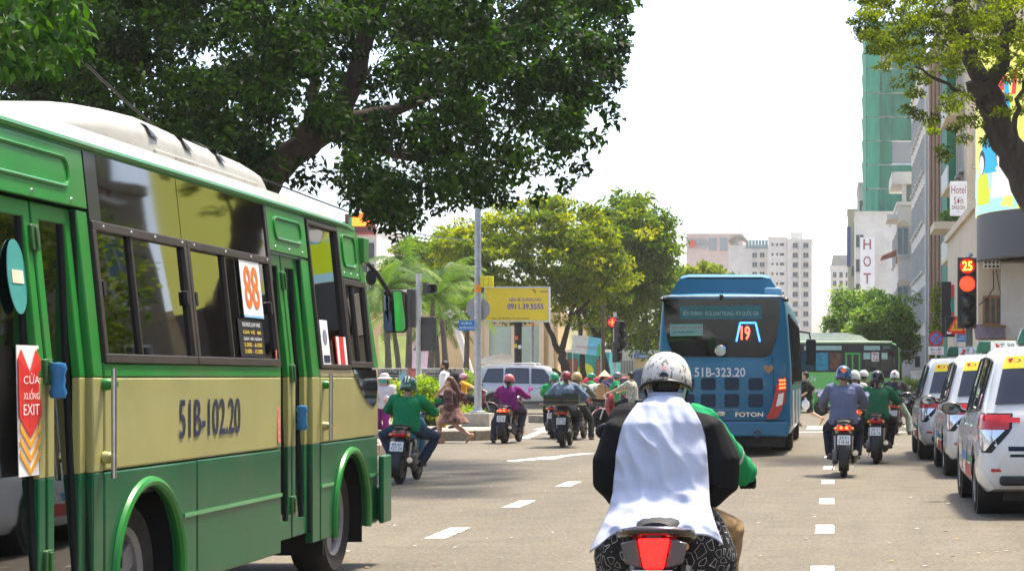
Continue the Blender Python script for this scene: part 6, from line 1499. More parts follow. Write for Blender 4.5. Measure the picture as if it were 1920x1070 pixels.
def hand_mesh(q, J, i, grip=True, dirv=None, g=0):
    W, E = J['w%d'%i], J['e%d'%i]; d = (W-E).normalized(); s = (-1,1)[i]
    if grip: d = (d*.5+Vector((0,.8,-.1))).normalized(); side = Vector((s,0,0))
    else: d = (dirv or d); side = d.cross(Vector((1,0,0))).normalized() if abs(d.x) < .8 else Vector((0,1,0))
    side = (side-d*side.dot(d)).normalized(); dn = d.cross(side).normalized()
    if dn.z > 0: dn = -dn
    pc = W+d*.05
    q.tube([W-d*.02, W+d*.03, W+d*.085], [.026+g,.036+g,.034+g], 10, flat=.6)
    for k, (o, l) in enumerate(((-.030,.062),(-.010,.075),(.010,.070),(.030,.055))):
        b = W+d*.08+side*o
        if grip: pts = [b, b+d*.028+dn*.012, b+d*.03+dn*.04, b+d*.006+dn*.052]
        else: pts = [b, b+d*l*.5+dn*.006, b+d*l+dn*.022]
        q.tube(pts, [.0105+g]*(len(pts)-1)+[.008+g], 7)
    tb = W+d*.03-side*(s*.028 if grip else .028)
    q.tube([tb, tb-side*(.022*(s if grip else 1))+d*.02+dn*.012, tb+d*.045+dn*.03-side*(.012*(s if grip else 1))], [.013+g,.012+g,.009+g], 7)
def head_mesh(q, J):
    c, up = J['head'], J['hup']; M = Matrix.Translation(c) @ Matrix.Rotation(J['yaw'],4,'Z') @ Matrix.Rotation(-J['pitch'],4,'X')
    q.ball((0,.005,.02), (.074,.094,.098), 18, M=M); q.ball((0,.035,-.055), (.055,.058,.062), 14, M=M)
    q.tube([(0,.098,.012),(0,.118,-.022),(0,.098,-.032)], [.009,.015,.012], 8, M=M)
    for s in (-1,1): q.ball((s*.077,-.002,-.005), (.012,.02,.03), 8, M=M)
    q.tube([J['neck']-J['up']*.03, J['neck']+J['up']*.05, c-up*.03], [.06,.054,.052], 12)
    return M
def helmet(t, J, mt, rim=BLACK, visor=None, kind='open', strap=True):
    M = Matrix.Translation(J['head']) @ Matrix.Rotation(J['yaw'],4,'Z') @ Matrix.Rotation(-J['pitch'],4,'X')
    h = link('helmet', None, t); h.matrix_local = M
    q = MB(); n = 28; rings = []
    low = -.045 if kind == 'half' else -.075
    for k in range(13):
        f = k/12; row = []
        for i in range(n):
            a = 2*math.pi*i/n; fr = math.sin(a)              # +1 front
            zl = low+(.075 if fr > 0 else .01)*abs(fr)**2 if kind != 'half' else low+.05*max(0,fr)+.015*max(0,-fr)
            z0 = .140; th = (math.pi/2)*f*1.0; r = math.sin(th)**.9; z = zl+(z0-zl)*math.cos(th)**.72
            row.append((.122*r*math.cos(a), .142*r*math.sin(a)-.005, z))
        rings.append(row)
    q.loft(rings[::-1], caps=False); sh = q.build('shell', mt, h)
    md = sh.modifiers.new('s','SOLIDIFY'); md.thickness = .018; md.offset = -1
    q = MB(); q.tube(rings[-1]+[rings[-1][0]], .008, 6, caps=False); q.build('rim', rim, h)
    q = MB(); q.loft([[(.118*math.sin(a)*1.0, .132*math.cos(a)+.0, .045) for a in [R(-55+11*k) for k in range(11)]], [(.105*math.sin(a), .15*math.cos(a)+.055, .028) for a in [R(-50+10*k) for k in range(11)]]], closed=False)
    v = q.build('peak', visor or rim, h); md = v.modifiers.new('s','SOLIDIFY'); md.thickness = .006
    if strap:
        for s in (-1,1): q = MB(); q.tube([(s*.105,.0,-.04),(s*.085,.03,-.09),(s*.03,.055,-.115)], .007, 6); q.build('strap', BLACK, h)
    return h
def shoe(t, J, i, mt=SHOE, sandal=False):
    A, d = J['a%d'%i], J['t%d'%i]; q = MB(); sd = d.cross(Vector((0,0,1))).normalized(); u = Vector((0,0,1)); b = A-u*.035
    rs = []
    for f, w, h in ((-.085,.026,.05),(-.06,.036,.075),(0,.038,.08),(.07,.044,.055),(.13,.042,.045),(.17,.026,.03)):
        c = b+d*f; rs.append([c+sd*(w*math.cos(a))+u*(max(-.03, h*.5*math.sin(a)*1.3)+(h*.5-.04)) for a in [2*math.pi*k/12 for k in range(12)]])
    q.loft(rs); q.build('shoe', mt, t)
def figure(t, J, top=None, sleeve=2.0, trousers=None, leg_end=2.0, skin=SKIN, shoes=SHOE, hands='grip', vox=.012, loose=.026, hem=.02, hair='short', fold=.011, seed=0, tz0=-.16, bare=False, hand_dirs=None, glove=None):
    q = MB(); torso_mesh(q, J, -.006, -.2, 1.04)
    for i in (0,1):
        arm_mesh(q, J, i, -.004, 2.0); leg_mesh(q, J, i, -.004)
        hand_mesh(q, J, i, (hands == 'grip'), hand_dirs[i] if hand_dirs else None)
        d = J['t%d'%i]; A = J['a%d'%i]; q.tube([A+Vector((0,0,.01))-d*.05, A-Vector((0,0,.02))+d*.04, A-Vector((0,0,.035))+d*.13], [.036,.034,.024], 8)
    M = head_mesh(q, J)
    remesh(q, 'body', skin, t, vox*.85, 2)
    if top:
        q = MB(); torso_mesh(q, J, loose, tz0, .98, hem=hem)
        for i in (0,1): arm_mesh(q, J, i, loose*.85, sleeve, .008)
        remesh(q, 'shirt', top, t, vox, 3, (fold, 9, 6), seed)
    if trousers:
        q = MB(); torso_mesh(q, J, .012, -.22, .12)
        for i in (0,1): leg_mesh(q, J, i, .016, leg_end, .014)
        remesh(q, 'trousers', trousers, t, vox, 3, (fold*.8, 10, 10), seed+5)
    if shoes:
        for i in (0,1): shoe(t, J, i, shoes)
    if hair:
        q = MB(); q.ball((0,-.012,.035), (.082,.098,.092), 16, M=M)
        q.ball((0,-.04,-.02), (.07,.062,.07), 12, M=M)
        if hair == 'long': q.tube([M@Vector((0,-.07,.0)), M@Vector((0,-.12,-.1)), J['neck']-J['F']*.16-J['up']*.12, J['neck']-J['F']*.15-J['up']*.24], [.06,.06,.055,.02], 10, flat=.7)
        if hair == 'wavy': q.tube([M@Vector((0,-.05,.03)), M@Vector((0,-.11,-.08)), J['neck']-J['F']*.17-J['up']*.10, J['neck']-J['F']*.19-J['up']*.25], [.08,.085,.085,.04], 10, flat=.8)
        if hair == 'tail': q.tube([M@Vector((0,-.10,.0)), M@Vector((0,-.13,-.07)), M@Vector((0,-.12,-.2))], [.03,.03,.012], 8)
        remesh(q, 'hair', HAIR if hair != 'wavy' else mat('brown hair', (.10,.035,.015), .5, var=.4, scale=25), t, .010, 2, (.004,40,12), seed)
        if hair == 'beard': pass
    for s in (-1,1):
        q = MB(); q.ball((s*.03,.094,.012), (.011,.006,.007), 8, M=M); q.build('eye', mat('eye dark', (.02,.015,.012), .3), t)
    q = MB(); q.tube([(-.022,.093,-.066),(0,.099,-.066),(.022,.093,-.066)], [.004,.007,.004], 6, M=M); q.build('mouth', mat('lip', (.32,.12,.09), .5), t)
    return M
def mask(t, M, mt):
    q = MB(); rs = []
    for z, y, w in ((.0,.10,.05),(-.02,.125,.066),(-.055,.118,.068),(-.095,.085,.055)):
        rs.append([(w*1.12*math.sin(R(a)), (y-.02)*math.cos(R(a))+.02, z) for a in range(-70,71,14)])
    q.loft(rs[::-1], closed=False, M=M); o = q.build('face_mask', mt, t); md = o.modifiers.new('s','SOLIDIFY'); md.thickness = .004

# ------------------------------------------------------------------ motorbikes (rear wheel touches the ground at the origin, nose to +Y)
def bike(label, loc_, rz, body=(.02,.02,.022), accent=None, plate=('59-X1','123.45'), lit=False, kind='scooter', lean=0.0, mirrors=True, group='motorbikes in the street', top_box=False, scale=1.0, rail=True):
    t = thing('motorbike', label, 'motorbike', loc_, rz, group); t.rotation_euler = (0, lean, rz); t.scale = (scale,)*3
    bm = mat('bike paint %.3f %.3f %.3f' % body, body, .2, coat=.6, var=.06); am = mat('bike paint %.3f %.3f %.3f' % accent, accent, .22, coat=.6) if accent else bm
    ENG = mat('engine metal', (.14,.14,.14), .45, .7, var=.3, scale=20, dirt=.4)
    r = .285
    wheel(t, (0,0,r), r, .105, 1, True, rim_m=mat('bike rim', (.12,.12,.125), .35, .8)); wheel(t, (0,1.25,r), r, .09, 1, True, rim_m=mat('bike rim'))
    # rear cowl
    rs = []
    for y, w, z0, z1 in ((-.20,.035,.735,.78),(-.15,.085,.69,.80),(-.05,.11,.64,.805),(.12,.135,.60,.80),(.35,.145,.52,.77),(.55,.13,.42,.74),(.68,.09,.40,.66)):
        zc, h = (z0+z1)/2, (z1-z0)/2; rs.append([(w*math.copysign(abs(math.cos(a))**.7,math.cos(a)), y, zc+h*math.copysign(abs(math.sin(a))**.8,math.sin(a))) for a in [2*math.pi*k/16 for k in range(16)]])
    q = MB(); q.loft(rs[::-1]); q.build('rear_cowl', bm, t)
    if accent:
        for s in (-1,1): q = MB(); q.loft([[(s*(w+.006),y,zc+h) for h in (-.03,.03)] for y, w, zc in ((-.13,.092,.74),(0,.122,.72),(.2,.143,.69),(.42,.145,.65))], closed=False); q.build('side_stripe', am, t)
    rs = []
    for y, w, z in ((-.14,.07,.795),(-.05,.105,.815),(.1,.125,.82),(.3,.13,.80),(.42,.12,.775),(.6,.10,.755),(.68,.06,.74)):
        rs.append([(w*math.cos(a), y, z+.028*math.sin(a) if math.sin(a) > 0 else z+.05*math.sin(a)) for a in [2*math.pi*k/14 for k in range(14)]])
    q = MB(); q.loft(rs[::-1]); q.build('seat', mat('bike seat vinyl', (.016,.016,.017), .6), t)
    if rail: q = MB(); q.tube([(-.12,.05,.80),(-.12,-.12,.845),(-.06,-.19,.855),(.06,-.19,.855),(.12,-.12,.845),(.12,.05,.80)], .013, 8); q.build('grab_rail', BLACK, t)
    # tail lamp
    q = MB(); q.loft([[(x*(1-.0*k),-.165-.035*k*(1-abs(x)*5),z) for z in (.69,.725,.765)] for k in (1,) for x in (-.095,-.06,0,.06,.095)], closed=False); tl = q.build('tail_lamp', REDLAMP if not lit else mat('tail lamp glow', (.7,.02,.01), .2, emit=.7), t); md = tl.modifiers.new('s','SOLIDIFY'); md.thickness = .05; md.offset = 1
    if lit:
        for s in (-1,1): q = MB(); q.ball((s*.04,-.212,.73), (.026,.012,.024), 12); q.build('lit_bulb', REDLIT, tl)
    for s in (-1,1): q = MB(); q.ball((s*.125,-.13,.715), (.028,.02,.022), 10); q.build('turn_lamp', AMBER, t)
    # mudguard, plate
    q = MB(); rs = []
    for a in range(-10,121,13):
        c = (-.345*math.sin(R(a))*1.0, r+.345*math.cos(R(a))); rs.append([(x,c[0],c[1]-.25*x*x*10*.2) for x in (-.075,-.05,0,.05,.075)])
    q.loft(rs, closed=False); mg = q.build('rear_mudguard', BLACK, t); md = mg.modifiers.new('s','SOLIDIFY'); md.thickness = .008
    q = MB(); q.prism([(-.06,.66),(.06,.66),(.085,.50),(.07,.34),(.045,.30),(-.045,.30),(-.07,.34),(-.085,.50)], 'Y', -.30, -.285); q.build('plate_bracket', BLACK, t, rot=(R(-12),0,0), loc=(0,.06,.0), bev=.006)
    pl = link('number_plate', None, t, loc=(0,-.30,.555), rot=(R(-14),0,0))
    q = MB(); q.prism(rrect(-.095,.095,-.07,.07,.008,2), 'Y', 0, .006); q.build('plate', WPR, pl, smooth=False)
    lettering(plate[0], (0,-.001,.032), (1,0,0), (0,0,1), .05, BLK, pl, w=.13); lettering(plate[1], (0,-.001,-.03), (1,0,0), (0,0,1), .055, BLK, pl, w=.16)
    q = MB(); q.ball((0,-.285,.43), (.028,.012,.028), 12); q.build('reflector', AMBER if kind == 'scooter' else REDLAMP, t)
    # engine, transmission, exhaust, shocks
    q = MB(); q.box((0,.55,.33),(.24,.36,.2)); q.box((0,.62,.42),(.16,.3,.12)); q.build('engine', ENG, t, bev=.04)
    q = MB(); q.prism(rrect(-.10,.50,.19,.40,.09), 'X', -.17, -.085); q.build('belt_case', ENG if kind == 'scooter' else BLACK, t, bev=.02)
    q = MB(); q.tube([(.10,.55,.2),(.13,.35,.19),(.15,.2,.24)], [.02,.02,.03], 8); q.tube([(.15,.22,.25),(.165,.05,.30),(.17,-.16,.36)], [.05,.062,.055], 12, flat=1.15); ex = q.build('exhaust', mat('black exhaust', (.03,.03,.03), .4, .5), t)
    q = MB(); q.lathe([(.036,0),(.042,-.012),(.03,-.012),(.026,.01)], axis='Y', n=14); q.build('exhaust_tip', CHROME, ex, loc=(.17,-.165,.362))
    for s in (-1,1): q = MB(); q.tube([(s*.115,.0,.30),(s*.12,.12,.60)], [.02,.026], 8); q.build('shock_absorber', mat('shock spring', (.35,.3,.25), .4, .8), t)
    # front
    rs = []
    for z, w, y, d in ((.30,.10,.90,.06),(.45,.17,.95,.10),(.65,.20,1.00,.12),(.80,.19,.98,.12),(.92,.13,.96,.09),(.98,.06,.95,.05)):
        rs.append([(w*math.cos(a), y+d*math.sin(a), z) for a in [2*math.pi*k/16 for k in range(16)]])
    q = MB(); q.loft(rs); q.build('leg_shield', am, t)
    q = MB(); q.loft([[(w*math.cos(a),y,z+h*math.sin(a)) for a in [2*math.pi*k/12 for k in range(12)]] for y,w,z,h in ((.62,.10,.55,.08),(.78,.11,.42,.10),(.95,.12,.40,.10))]); q.build('centre_tunnel', bm, t)
    for s in (-1,1): q = MB(); q.tube([(s*.07,1.25,r),(s*.07,1.14,.60)], .024, 8); q.build('fork_leg', STEEL, t)
    q = MB(); rs = []
    for a in range(-60,76,15):
        c = (1.25+.32*math.sin(R(a)), r+.32*math.cos(R(a))); rs.append([(x,c[0],c[1]-abs(x)*.3) for x in (-.07,-.04,0,.04,.07)])
    q.loft(rs, closed=False); mg = q.build('front_mudguard', am, t); md = mg.modifiers.new('s','SOLIDIFY'); md.thickness = .006
    q = MB(); q.tube([(-.34,.90,1.0),(-.2,.98,1.01),(0,1.0,.99),(.2,.98,1.01),(.34,.90,1.0)], .013, 8); hb = q.build('handlebar', BLACK, t)
    for s in (-1,1):
        q = MB(); q.tube([(s*.24,.955,1.006),(s*.36,.888,1.0)], .019, 10); q.build('grip', RUBBER, hb)
        q = MB(); q.tube([(s*.22,1.0,1.0),(s*.35,.955,.99)], .007, 6); q.build('lever', STEEL, hb)
        if mirrors is True or mirrors == s:
            mr = link('mirror', None, t, loc=(s*.34,.95,1.20), rot=(0,0,R(-8*s)))
            q = MB(); q.tube([(-s*.12,.03,-.19),(-s*.06,.03,-.08),(0,.02,0)], .007, 6); q.build('stalk', BLACK, mr)
            q = MB(); q.ball((0,.012,0), (.066,.022,.046), 14); q.build('shell', BLACK, mr); q = MB(); q.prism([(.058*math.cos(a*.3927),.039*math.sin(a*.3927)) for a in range(16)], 'Y', -.012, -.008); q.build('glass', MIRROR, mr, smooth=False)
    q = MB(); q.ball((0,1.03,.95), (.13,.10,.09), 14); q.build('handlebar_cowl', am, t); q = MB(); q.ball((0,1.12,.93), (.085,.04,.055), 12); q.build('headlamp', CLEAR, t)
    for s in (-1,1): q = MB(); q.tube([(s*.09,.56,.25),(s*.25,.56,.26)], .016, 8); q.build('footrest', RUBBER, t)
    q = MB(); q.tube([(-.12,.42,.22),(-.17,.28,.10)], .012, 6); q.build('stand', STEEL, t)
    return t
def at_ground(px, Y): return (PX(px,Y), Y, 0)
RIDERS = 'riders in the street'
def rider(label, bk, top=None, trousers=None, lean=8, torso=.47, pel=(0,.32,.83), hand_x=.31, feet=None, hm=None, hkind='open', hyaw=0, hpitch=0, mask_m=None, peak=None, vox=.012, scale=None, knee=None, **kw):
    t = thing('person', label, 'person', bk.location, bk.rotation_euler.z, RIDERS)
    t.rotation_euler = bk.rotation_euler; t.scale = bk.scale
    feet = feet or [(-.20,.56,.31),(.20,.56,.31)]
    J = joints(pel, R(lean), [(-hand_x,.86,1.03),(hand_x,.86,1.03)], feet, torso, headyaw=R(hyaw), headpitch=R(hpitch), knee=knee)
    M = figure(t, J, top, trousers=trousers, vox=vox, **kw)
    if hm: helmet(t, J, hm, kind=hkind, visor=peak)
    if mask_m: mask(t, M, mask_m)
    return t, J, M
# ------------------------------------------------------------------ riders and walkers
DENIM = fabric('dark denim', (.03,.045,.075)); BLKF = fabric('black cloth', (.012,.012,.013)); KHAKI = fabric('khaki cloth', (.30,.20,.10))
GRABG = fabric('bright green shirt', (.008,.19,.07)); HGREEN = mat('dark green helmet', (.008,.09,.04), .2, coat=.7)
HWHITE = mat('white helmet', (.72,.71,.68), .22, coat=.6); HBLACK = mat('black helmet', (.012,.012,.013), .2, coat=.7); HRED = mat('dark red helmet', (.22,.03,.02), .25, coat=.6)
SKIN2 = mat('light tan skin', (.55,.33,.22), .5, var=.08, scale=14)
# --- 1: green ride-hailing rider beside the minibus
b = bike('blue and black motorbike with white plate beside the minibus', at_ground(749,26.4), R(1), (.014,.014,.016), (.03,.16,.26), ('64-61','427.24'), kind='underbone', lean=R(2), scale=.95)
t, J, M = rider('person in green shirt and dark green helmet on the blue motorbike', b, GRABG, DENIM, lean=6, torso=.45, pel=(0,.34,.81), hm=HGREEN, knee=[(-1,.8,.25),(1,.8,.25)], seed=1, vox=.010)
lettering('Grab', J['pel']+J['up']*.33+Vector((-.01,-.165,0)), (1,-.02,0), (0,.1,1), .04, mat('mint print', (.35,.6,.45), .5), t, w=.14, name='shirt_print')
hc = J['head']
lettering('Grab', hc+Vector((0,-.152,.01)), (1,0,0), (0,.2,1), .045, mat('mint print'), t, w=.13, name='helmet_print')
for s in (-.02,.02): q = MB(); q.tube([hc+Vector((s,-.148,.05)), hc+Vector((s,-.128,.10)), hc+Vector((s,-.08,.143))], .009, 6, flat=.5); q.build('helmet_stripe', WPR, t)
# --- 2: purple rider at the corner
b = bike('dark red scooter with lit tail lamp under the purple rider', at_ground(946,42.3), R(-5), (.07,.012,.014), None, ('59-L1','176.79'), True)
t, J, M = rider('person in purple jacket and pink helmet on the dark red scooter', b, fabric('purple cloth', (.22,.02,.16)), fabric('dark flower print', (.05,.05,.07), var=.9, scale=40), lean=4, torso=.43, pel=(0,.36,.80), hm=mat('pink helmet', (.5,.10,.10), .25, coat=.6), hkind='half', feet=[(-.33,.30,.06),(.20,.56,.31)], knee=[(-1,.9,.2),(.4,1,.4)], hair='tail', seed=2)
# --- 3: cargo rider
b = bike('black motorbike loaded with dark trays on a wooden board', at_ground(1055,40.0), R(1), (.02,.014,.012), None, ('59-M2','341.18'), kind='underbone')
t, J, M = rider('person in faded blue shirt and brown-red helmet carrying dark trays', b, fabric('faded blue cloth', (.15,.20,.27), var=.2), fabric('grey trousers', (.05,.05,.055)), lean=12, torso=.47, pel=(0,.46,.83), hm=HRED, loose=.04, fold=.014, seed=3)
bp = Vector(b.location)
q = MB(); q.b2(-.47,.47,-.30,.22,.875,.905); tag(q.build('cargo_board', mat('old plank', (.17,.12,.07), .8, var=.3, scale=9, stretch=(1,6,1)), loc=bp, bev=.006), 'wooden board across the tail of the black motorbike', 'board')
for i, (x0, x1, lab) in enumerate(((-.36,.0,'left dark plastic tray on the cargo board'),(.02,.36,'right dark plastic tray on the cargo board'))):
    tr = thing('plastic_tray', lab, 'tray', bp+Vector(((x0+x1)/2,-.05,.905)), 0, 'trays on the motorbike'); w = (x1-x0)/2
    tm = mat('dark green plastic', (.012,.035,.03), .5); q = MB(); h = .17+.04*i
    q.b2(-w,w,-.2,.2,0,.02); q.b2(-w,w,-.2,-.18,.02,h); q.b2(-w,w,.18,.2,.02,h); q.b2(-w,-w+.02,-.18,.18,.02,h); q.b2(w-.02,w,-.18,.18,.02,h); q.build('shell', tm, tr, smooth=False)
    q = MB(); q.b2(-w+.01,w-.01,-.207,-.2,.07,.085); q.build('stripe', mat('rust stripe', (.3,.12,.04), .6), tr, smooth=False)
    for k in range(8): q = MB(); x = -w+.02+k*(2*w-.04)/7; q.prism([(x-.018,h),(x+.018,h),(x,h+.035)], 'Y', -.2, -.18); q.build('tooth', tm, tr, smooth=False)
# --- 4, 5: two riders half hidden behind the cargo rider
b = bike('motorbike left of the tray carrier', at_ground(1036,45.5), R(2), (.02,.02,.025), (.2,.2,.2), ('59-T1','223.80'))
rider('person in bright green shirt half hidden behind the tray carrier', b, fabric('leaf green shirt', (.02,.28,.08)), BLKF, lean=6, torso=.44, hm=mat('green helmet', (.02,.25,.10), .25, coat=.6), seed=4, vox=.014)
b = bike('motorbike with black mudguard right of the tray carrier', at_ground(1076,44.6), R(-3), (.03,.025,.02), None, ('59-K2','118.25'))
rider('person in grey shirt and tan helmet right of the tray carrier', b, fabric('grey green cloth', (.17,.19,.16)), fabric('charcoal trousers', (.03,.032,.03)), lean=6, torso=.45, hm=mat('tan helmet', (.45,.30,.10), .3, coat=.5), hyaw=-20, feet=[(-.2,.56,.31),(.36,.25,.06)], knee=[(-.4,1,.4),(1,.9,.2)], seed=5, vox=.014, skin=SKIN2)
# --- 6: green helmet rider beyond
b = bike('scooter beyond the tray carrier, rider in green', at_ground(1088,62), R(-75), (.2,.2,.2), None, ('59-C1','523.11'))
rider('person in light green shirt and green cap helmet, white mask', b, fabric('leaf green shirt'), BLKF, lean=4, torso=.46, hm=mat('green helmet'), hkind='half', mask_m=WPR, seed=6, vox=.014)
# --- 7: drum carrier
b = bike('black motorbike carrying a steel drum across the road', at_ground(1118,56.5), R(-80), (.012,.012,.014), None, ('59-B3','668.02'), kind='underbone')
t, J, M = rider('person all in green with grey helmet on the drum-carrying motorbike', b, fabric('emerald cloth', (.01,.25,.08)), fabric('emerald cloth'), lean=10, torso=.48, pel=(0,.52,.83), hm=mat('grey helmet', (.10,.12,.12), .25, coat=.5), hkind='half', feet=[(-.2,.56,.31),(.30,.50,.06)], knee=[(-.4,1,.4),(.8,1,.4)], seed=7, shoes=mat('sandal tan', (.35,.2,.12), .6), vox=.013)
q = MB(); q.ball(J['neck'], (.10,.10,.05), 14); q.build('neck_scarf', fabric('yellow scarf', (.7,.45,.03)), t)
dl = Vector(b.location)+Matrix.Rotation(R(-80),3,'Z') @ Vector((0,.02,1.04))
dr = thing('steel_drum', 'cream steel drum lying across the back of the motorbike', 'drum', dl, R(-62))
q = MB(); q.lathe([(.001,-.42),(.20,-.42),(.215,-.40),(.22,-.2),(.228,-.19),(.22,-.18),(.22,.18),(.228,.19),(.22,.2),(.215,.40),(.20,.42),(.001,.42)], axis='X', n=28); q.build('shell', mat('cream drum paint', (.45,.42,.34), .45, var=.2, dirt=.5), dr)
q = MB(); q.lathe([(.19,.43),(.225,.43),(.23,.39),(.222,.38)], axis='X', n=28); q.build('rim', mat('brown drum rim', (.32,.18,.08), .6), dr)
q = MB(); q.lathe([(.19,.426),(.001,.424)], axis='X', n=28); q.build('lid', mat('brown lid', (.32,.22,.12), .7, var=.3), dr)
# --- 8: conical hat
b = bike('scooter behind the drum carrier, mostly hidden', at_ground(1112,60), R(-70), (.15,.03,.03), None, ('59-H1','884.20'))
t, J, M = rider('person in violet shirt with conical straw hat', b, fabric('violet cloth', (.07,.04,.16)), BLKF, lean=5, torso=.46, hair='tail', seed=8, vox=.014)
q = MB(); q.lathe([(.001,.19),(.06,.13),(.13,.06),(.20,-.01)], n=24); o = q.build('conical_hat', mat('palm straw', (.62,.45,.28), .8, var=.15, scale=30), t); o.location = J['head']+Vector((0,0,.04))
# --- 9: patterned shirt rider facing left behind the white helmet
b = bike('black motorbike with red trim half hidden by the white helmet rider', at_ground(1205,53), R(72), (.015,.015,.017), (.3,.03,.03), ('59-S2','305.77'), kind='underbone')
rider('person in leaf-patterned shirt facing left behind the white helmet', b, fabric('leaf print shirt', (.34,.34,.27), var=.75, scale=16), BLKF, lean=6, torso=.49, seed=9, vox=.013, skin=SKIN2, sleeve=1.0)
# --- 10: yellow shirt on the red scooter
b = bike('dark red scooter nosing out behind the lamp post', at_ground(850,66.5), R(-86), (.16,.012,.02), None, ('59-P1','450.62'), True)
rider('person in yellow shirt and pink helmet on the red scooter', b, fabric('yellow shirt', (.75,.34,.02)), BLKF, lean=3, torso=.45, hm=mat('light pink helmet', (.65,.28,.32), .3, coat=.5), hkind='half', mask_m=mat('red mask', (.6,.04,.05), .7), hair='tail', sleeve=1.0, seed=10, vox=.013, skin=SKIN2)
# --- 11: blue jacket
b = bike('black scooter with lit twin tail lamps in the right lane', at_ground(1582,28.2), R(0), (.018,.016,.016), None, ('59-F1','518.66'), True)
t, J, M = rider('person in slate blue hooded jacket with blue helmet', b, fabric('slate blue cloth', (.13,.15,.24)), fabric('navy trousers', (.018,.02,.035)), lean=7, torso=.50, pel=(0,.34,.84), hm=mat('navy helmet', (.02,.07,.17), .2, coat=.7), loose=.03, fold=.009, seed=11, vox=.010)
q = MB(); rs = []
for k in range(9):
    a = math.pi*k/8; rs.append(ring_e(J['neck']+Vector((-.15*math.cos(a), -.07-.07*math.sin(a), -.05-.06*math.sin(a))), Vector((math.sin(a),0,0)) if k not in (0,8) else Vector((.3,0,0)), Vector((0,.4,.9)), .05, .065, 10))
q.loft(rs); remesh(q, 'hood', fabric('slate blue cloth'), t, .010, 4, (.006,9,9), 3)
hc = J['head']; q = MB(); q.prism([(-.035,.035),(.035,.035),(.05,.01),(0,-.045),(-.05,.01)], 'Y', -.004, 0); q.build('helmet_badge', ORNG, t, loc=hc+Vector((0,-.139,.06)), rot=(R(-22),0,0), smooth=False)
# --- 12: green jacket
b = bike('dark maroon scooter beside the slate blue rider', at_ground(1643,32.6), R(-4), (.045,.012,.014), None, ('59-V1','526.16'))
t, J, M = rider('person in green jacket with shoulder strap and black helmet', b, fabric('forest green cloth', (.02,.13,.06)), BLKF, lean=6, torso=.46, pel=(0,.34,.82), hm=HBLACK, hair='tail', loose=.026, fold=.008, seed=12, vox=.010)
q = MB(); q.tube([J['s1']+Vector((-.05,.02,.085)), J['neck']-J['up']*.1+Vector((.07,-.165,0)), J['neck']-J['up']*.3+Vector((-.10,-.165,0)), J['pel']+J['up']*.1+Vector((-.2,-.03,0))], .014, 8, flat=.4); q.build('bag_strap', mat('brown leather', (.12,.05,.03), .5), t)
# --- 13: two white helmets between them
b = bike('scooter half hidden in front of the slate blue rider', at_ground(1603,40.5), R(0), (.03,.03,.035), None, ('59-D1','910.44'), True)
rider('person in pale grey coat and white helmet ahead of the slate blue rider', b, fabric('pale grey cloth', (.45,.44,.41)), BLKF, lean=6, torso=.48, hm=HWHITE, seed=13, vox=.014)
b = bike('scooter half hidden in front of the green jacket rider', at_ground(1620,45.5), R(0), (.12,.12,.12), None, ('59-E1','233.61'))
rider('person in dark top and white half helmet farther ahead', b, BLKF, BLKF, lean=6, torso=.50, hm=HWHITE, hkind='half', seed=14, vox=.014)
# --- 14: dark shirt, white helmet with red mark, foot down
b = bike('red and black motorbike just left of the taxi queue', at_ground(1676,48.5), R(-5), (.14,.02,.02), None, ('59-G1','774.35'), kind='underbone')
t, J, M = rider('person in charcoal shirt and white helmet with one foot down', b, fabric('charcoal cloth', (.045,.048,.055)), fabric('pale green trousers', (.32,.38,.30)), lean=5, torso=.50, hm=HWHITE, feet=[(-.2,.56,.31),(.38,.25,.06)], knee=[(-.4,1,.4),(1,.9,.2)], seed=15, vox=.013)
q = MB(); q.prism(circ(0,0,.035,14), 'Y', -.004, 0); q.build('helmet_mark', RED, t, loc=J['head']+Vector((0,-.139,.06)), rot=(R(-22),0,0), smooth=False)
# parked scooters by the hedge and beside the far bus
bike('blue scooter parked at the hedge by the taxis', at_ground(1712,72), R(-60), (.03,.12,.3), None, ('59-N1','620.18'))
bike('dark scooter passing below the far green bus', at_ground(1540,72), R(-85), (.03,.03,.03), None, ('59-R1','441.20'))
# ------------------------------------------------------------------ walkers
def walker(label, loc_, rz, feet, hands, top, trousers, pel=.92, **kw):
    t = thing('person', label, 'person', loc_, rz); hy = kw.pop('hyaw',0); kn = kw.pop('knee',None); ll = kw.pop('lean',3)
    J = joints((0,0,pel), R(ll), hands, feet, kw.pop('torso',.50), headyaw=R(hy), knee=kn or [(-.1,1,.1),(.1,1,.1)], elbow=[(-.5,-1,-.3),(.5,-1,-.3)], toe=kw.pop('toe',None), leg=kw.pop('leg',(.44,.43)))
    M = figure(t, J, top, trousers=trousers, hands='loose', hand_dirs=[Vector((0,.25,-1)).normalized()]*2, **kw)
    return t, J, M
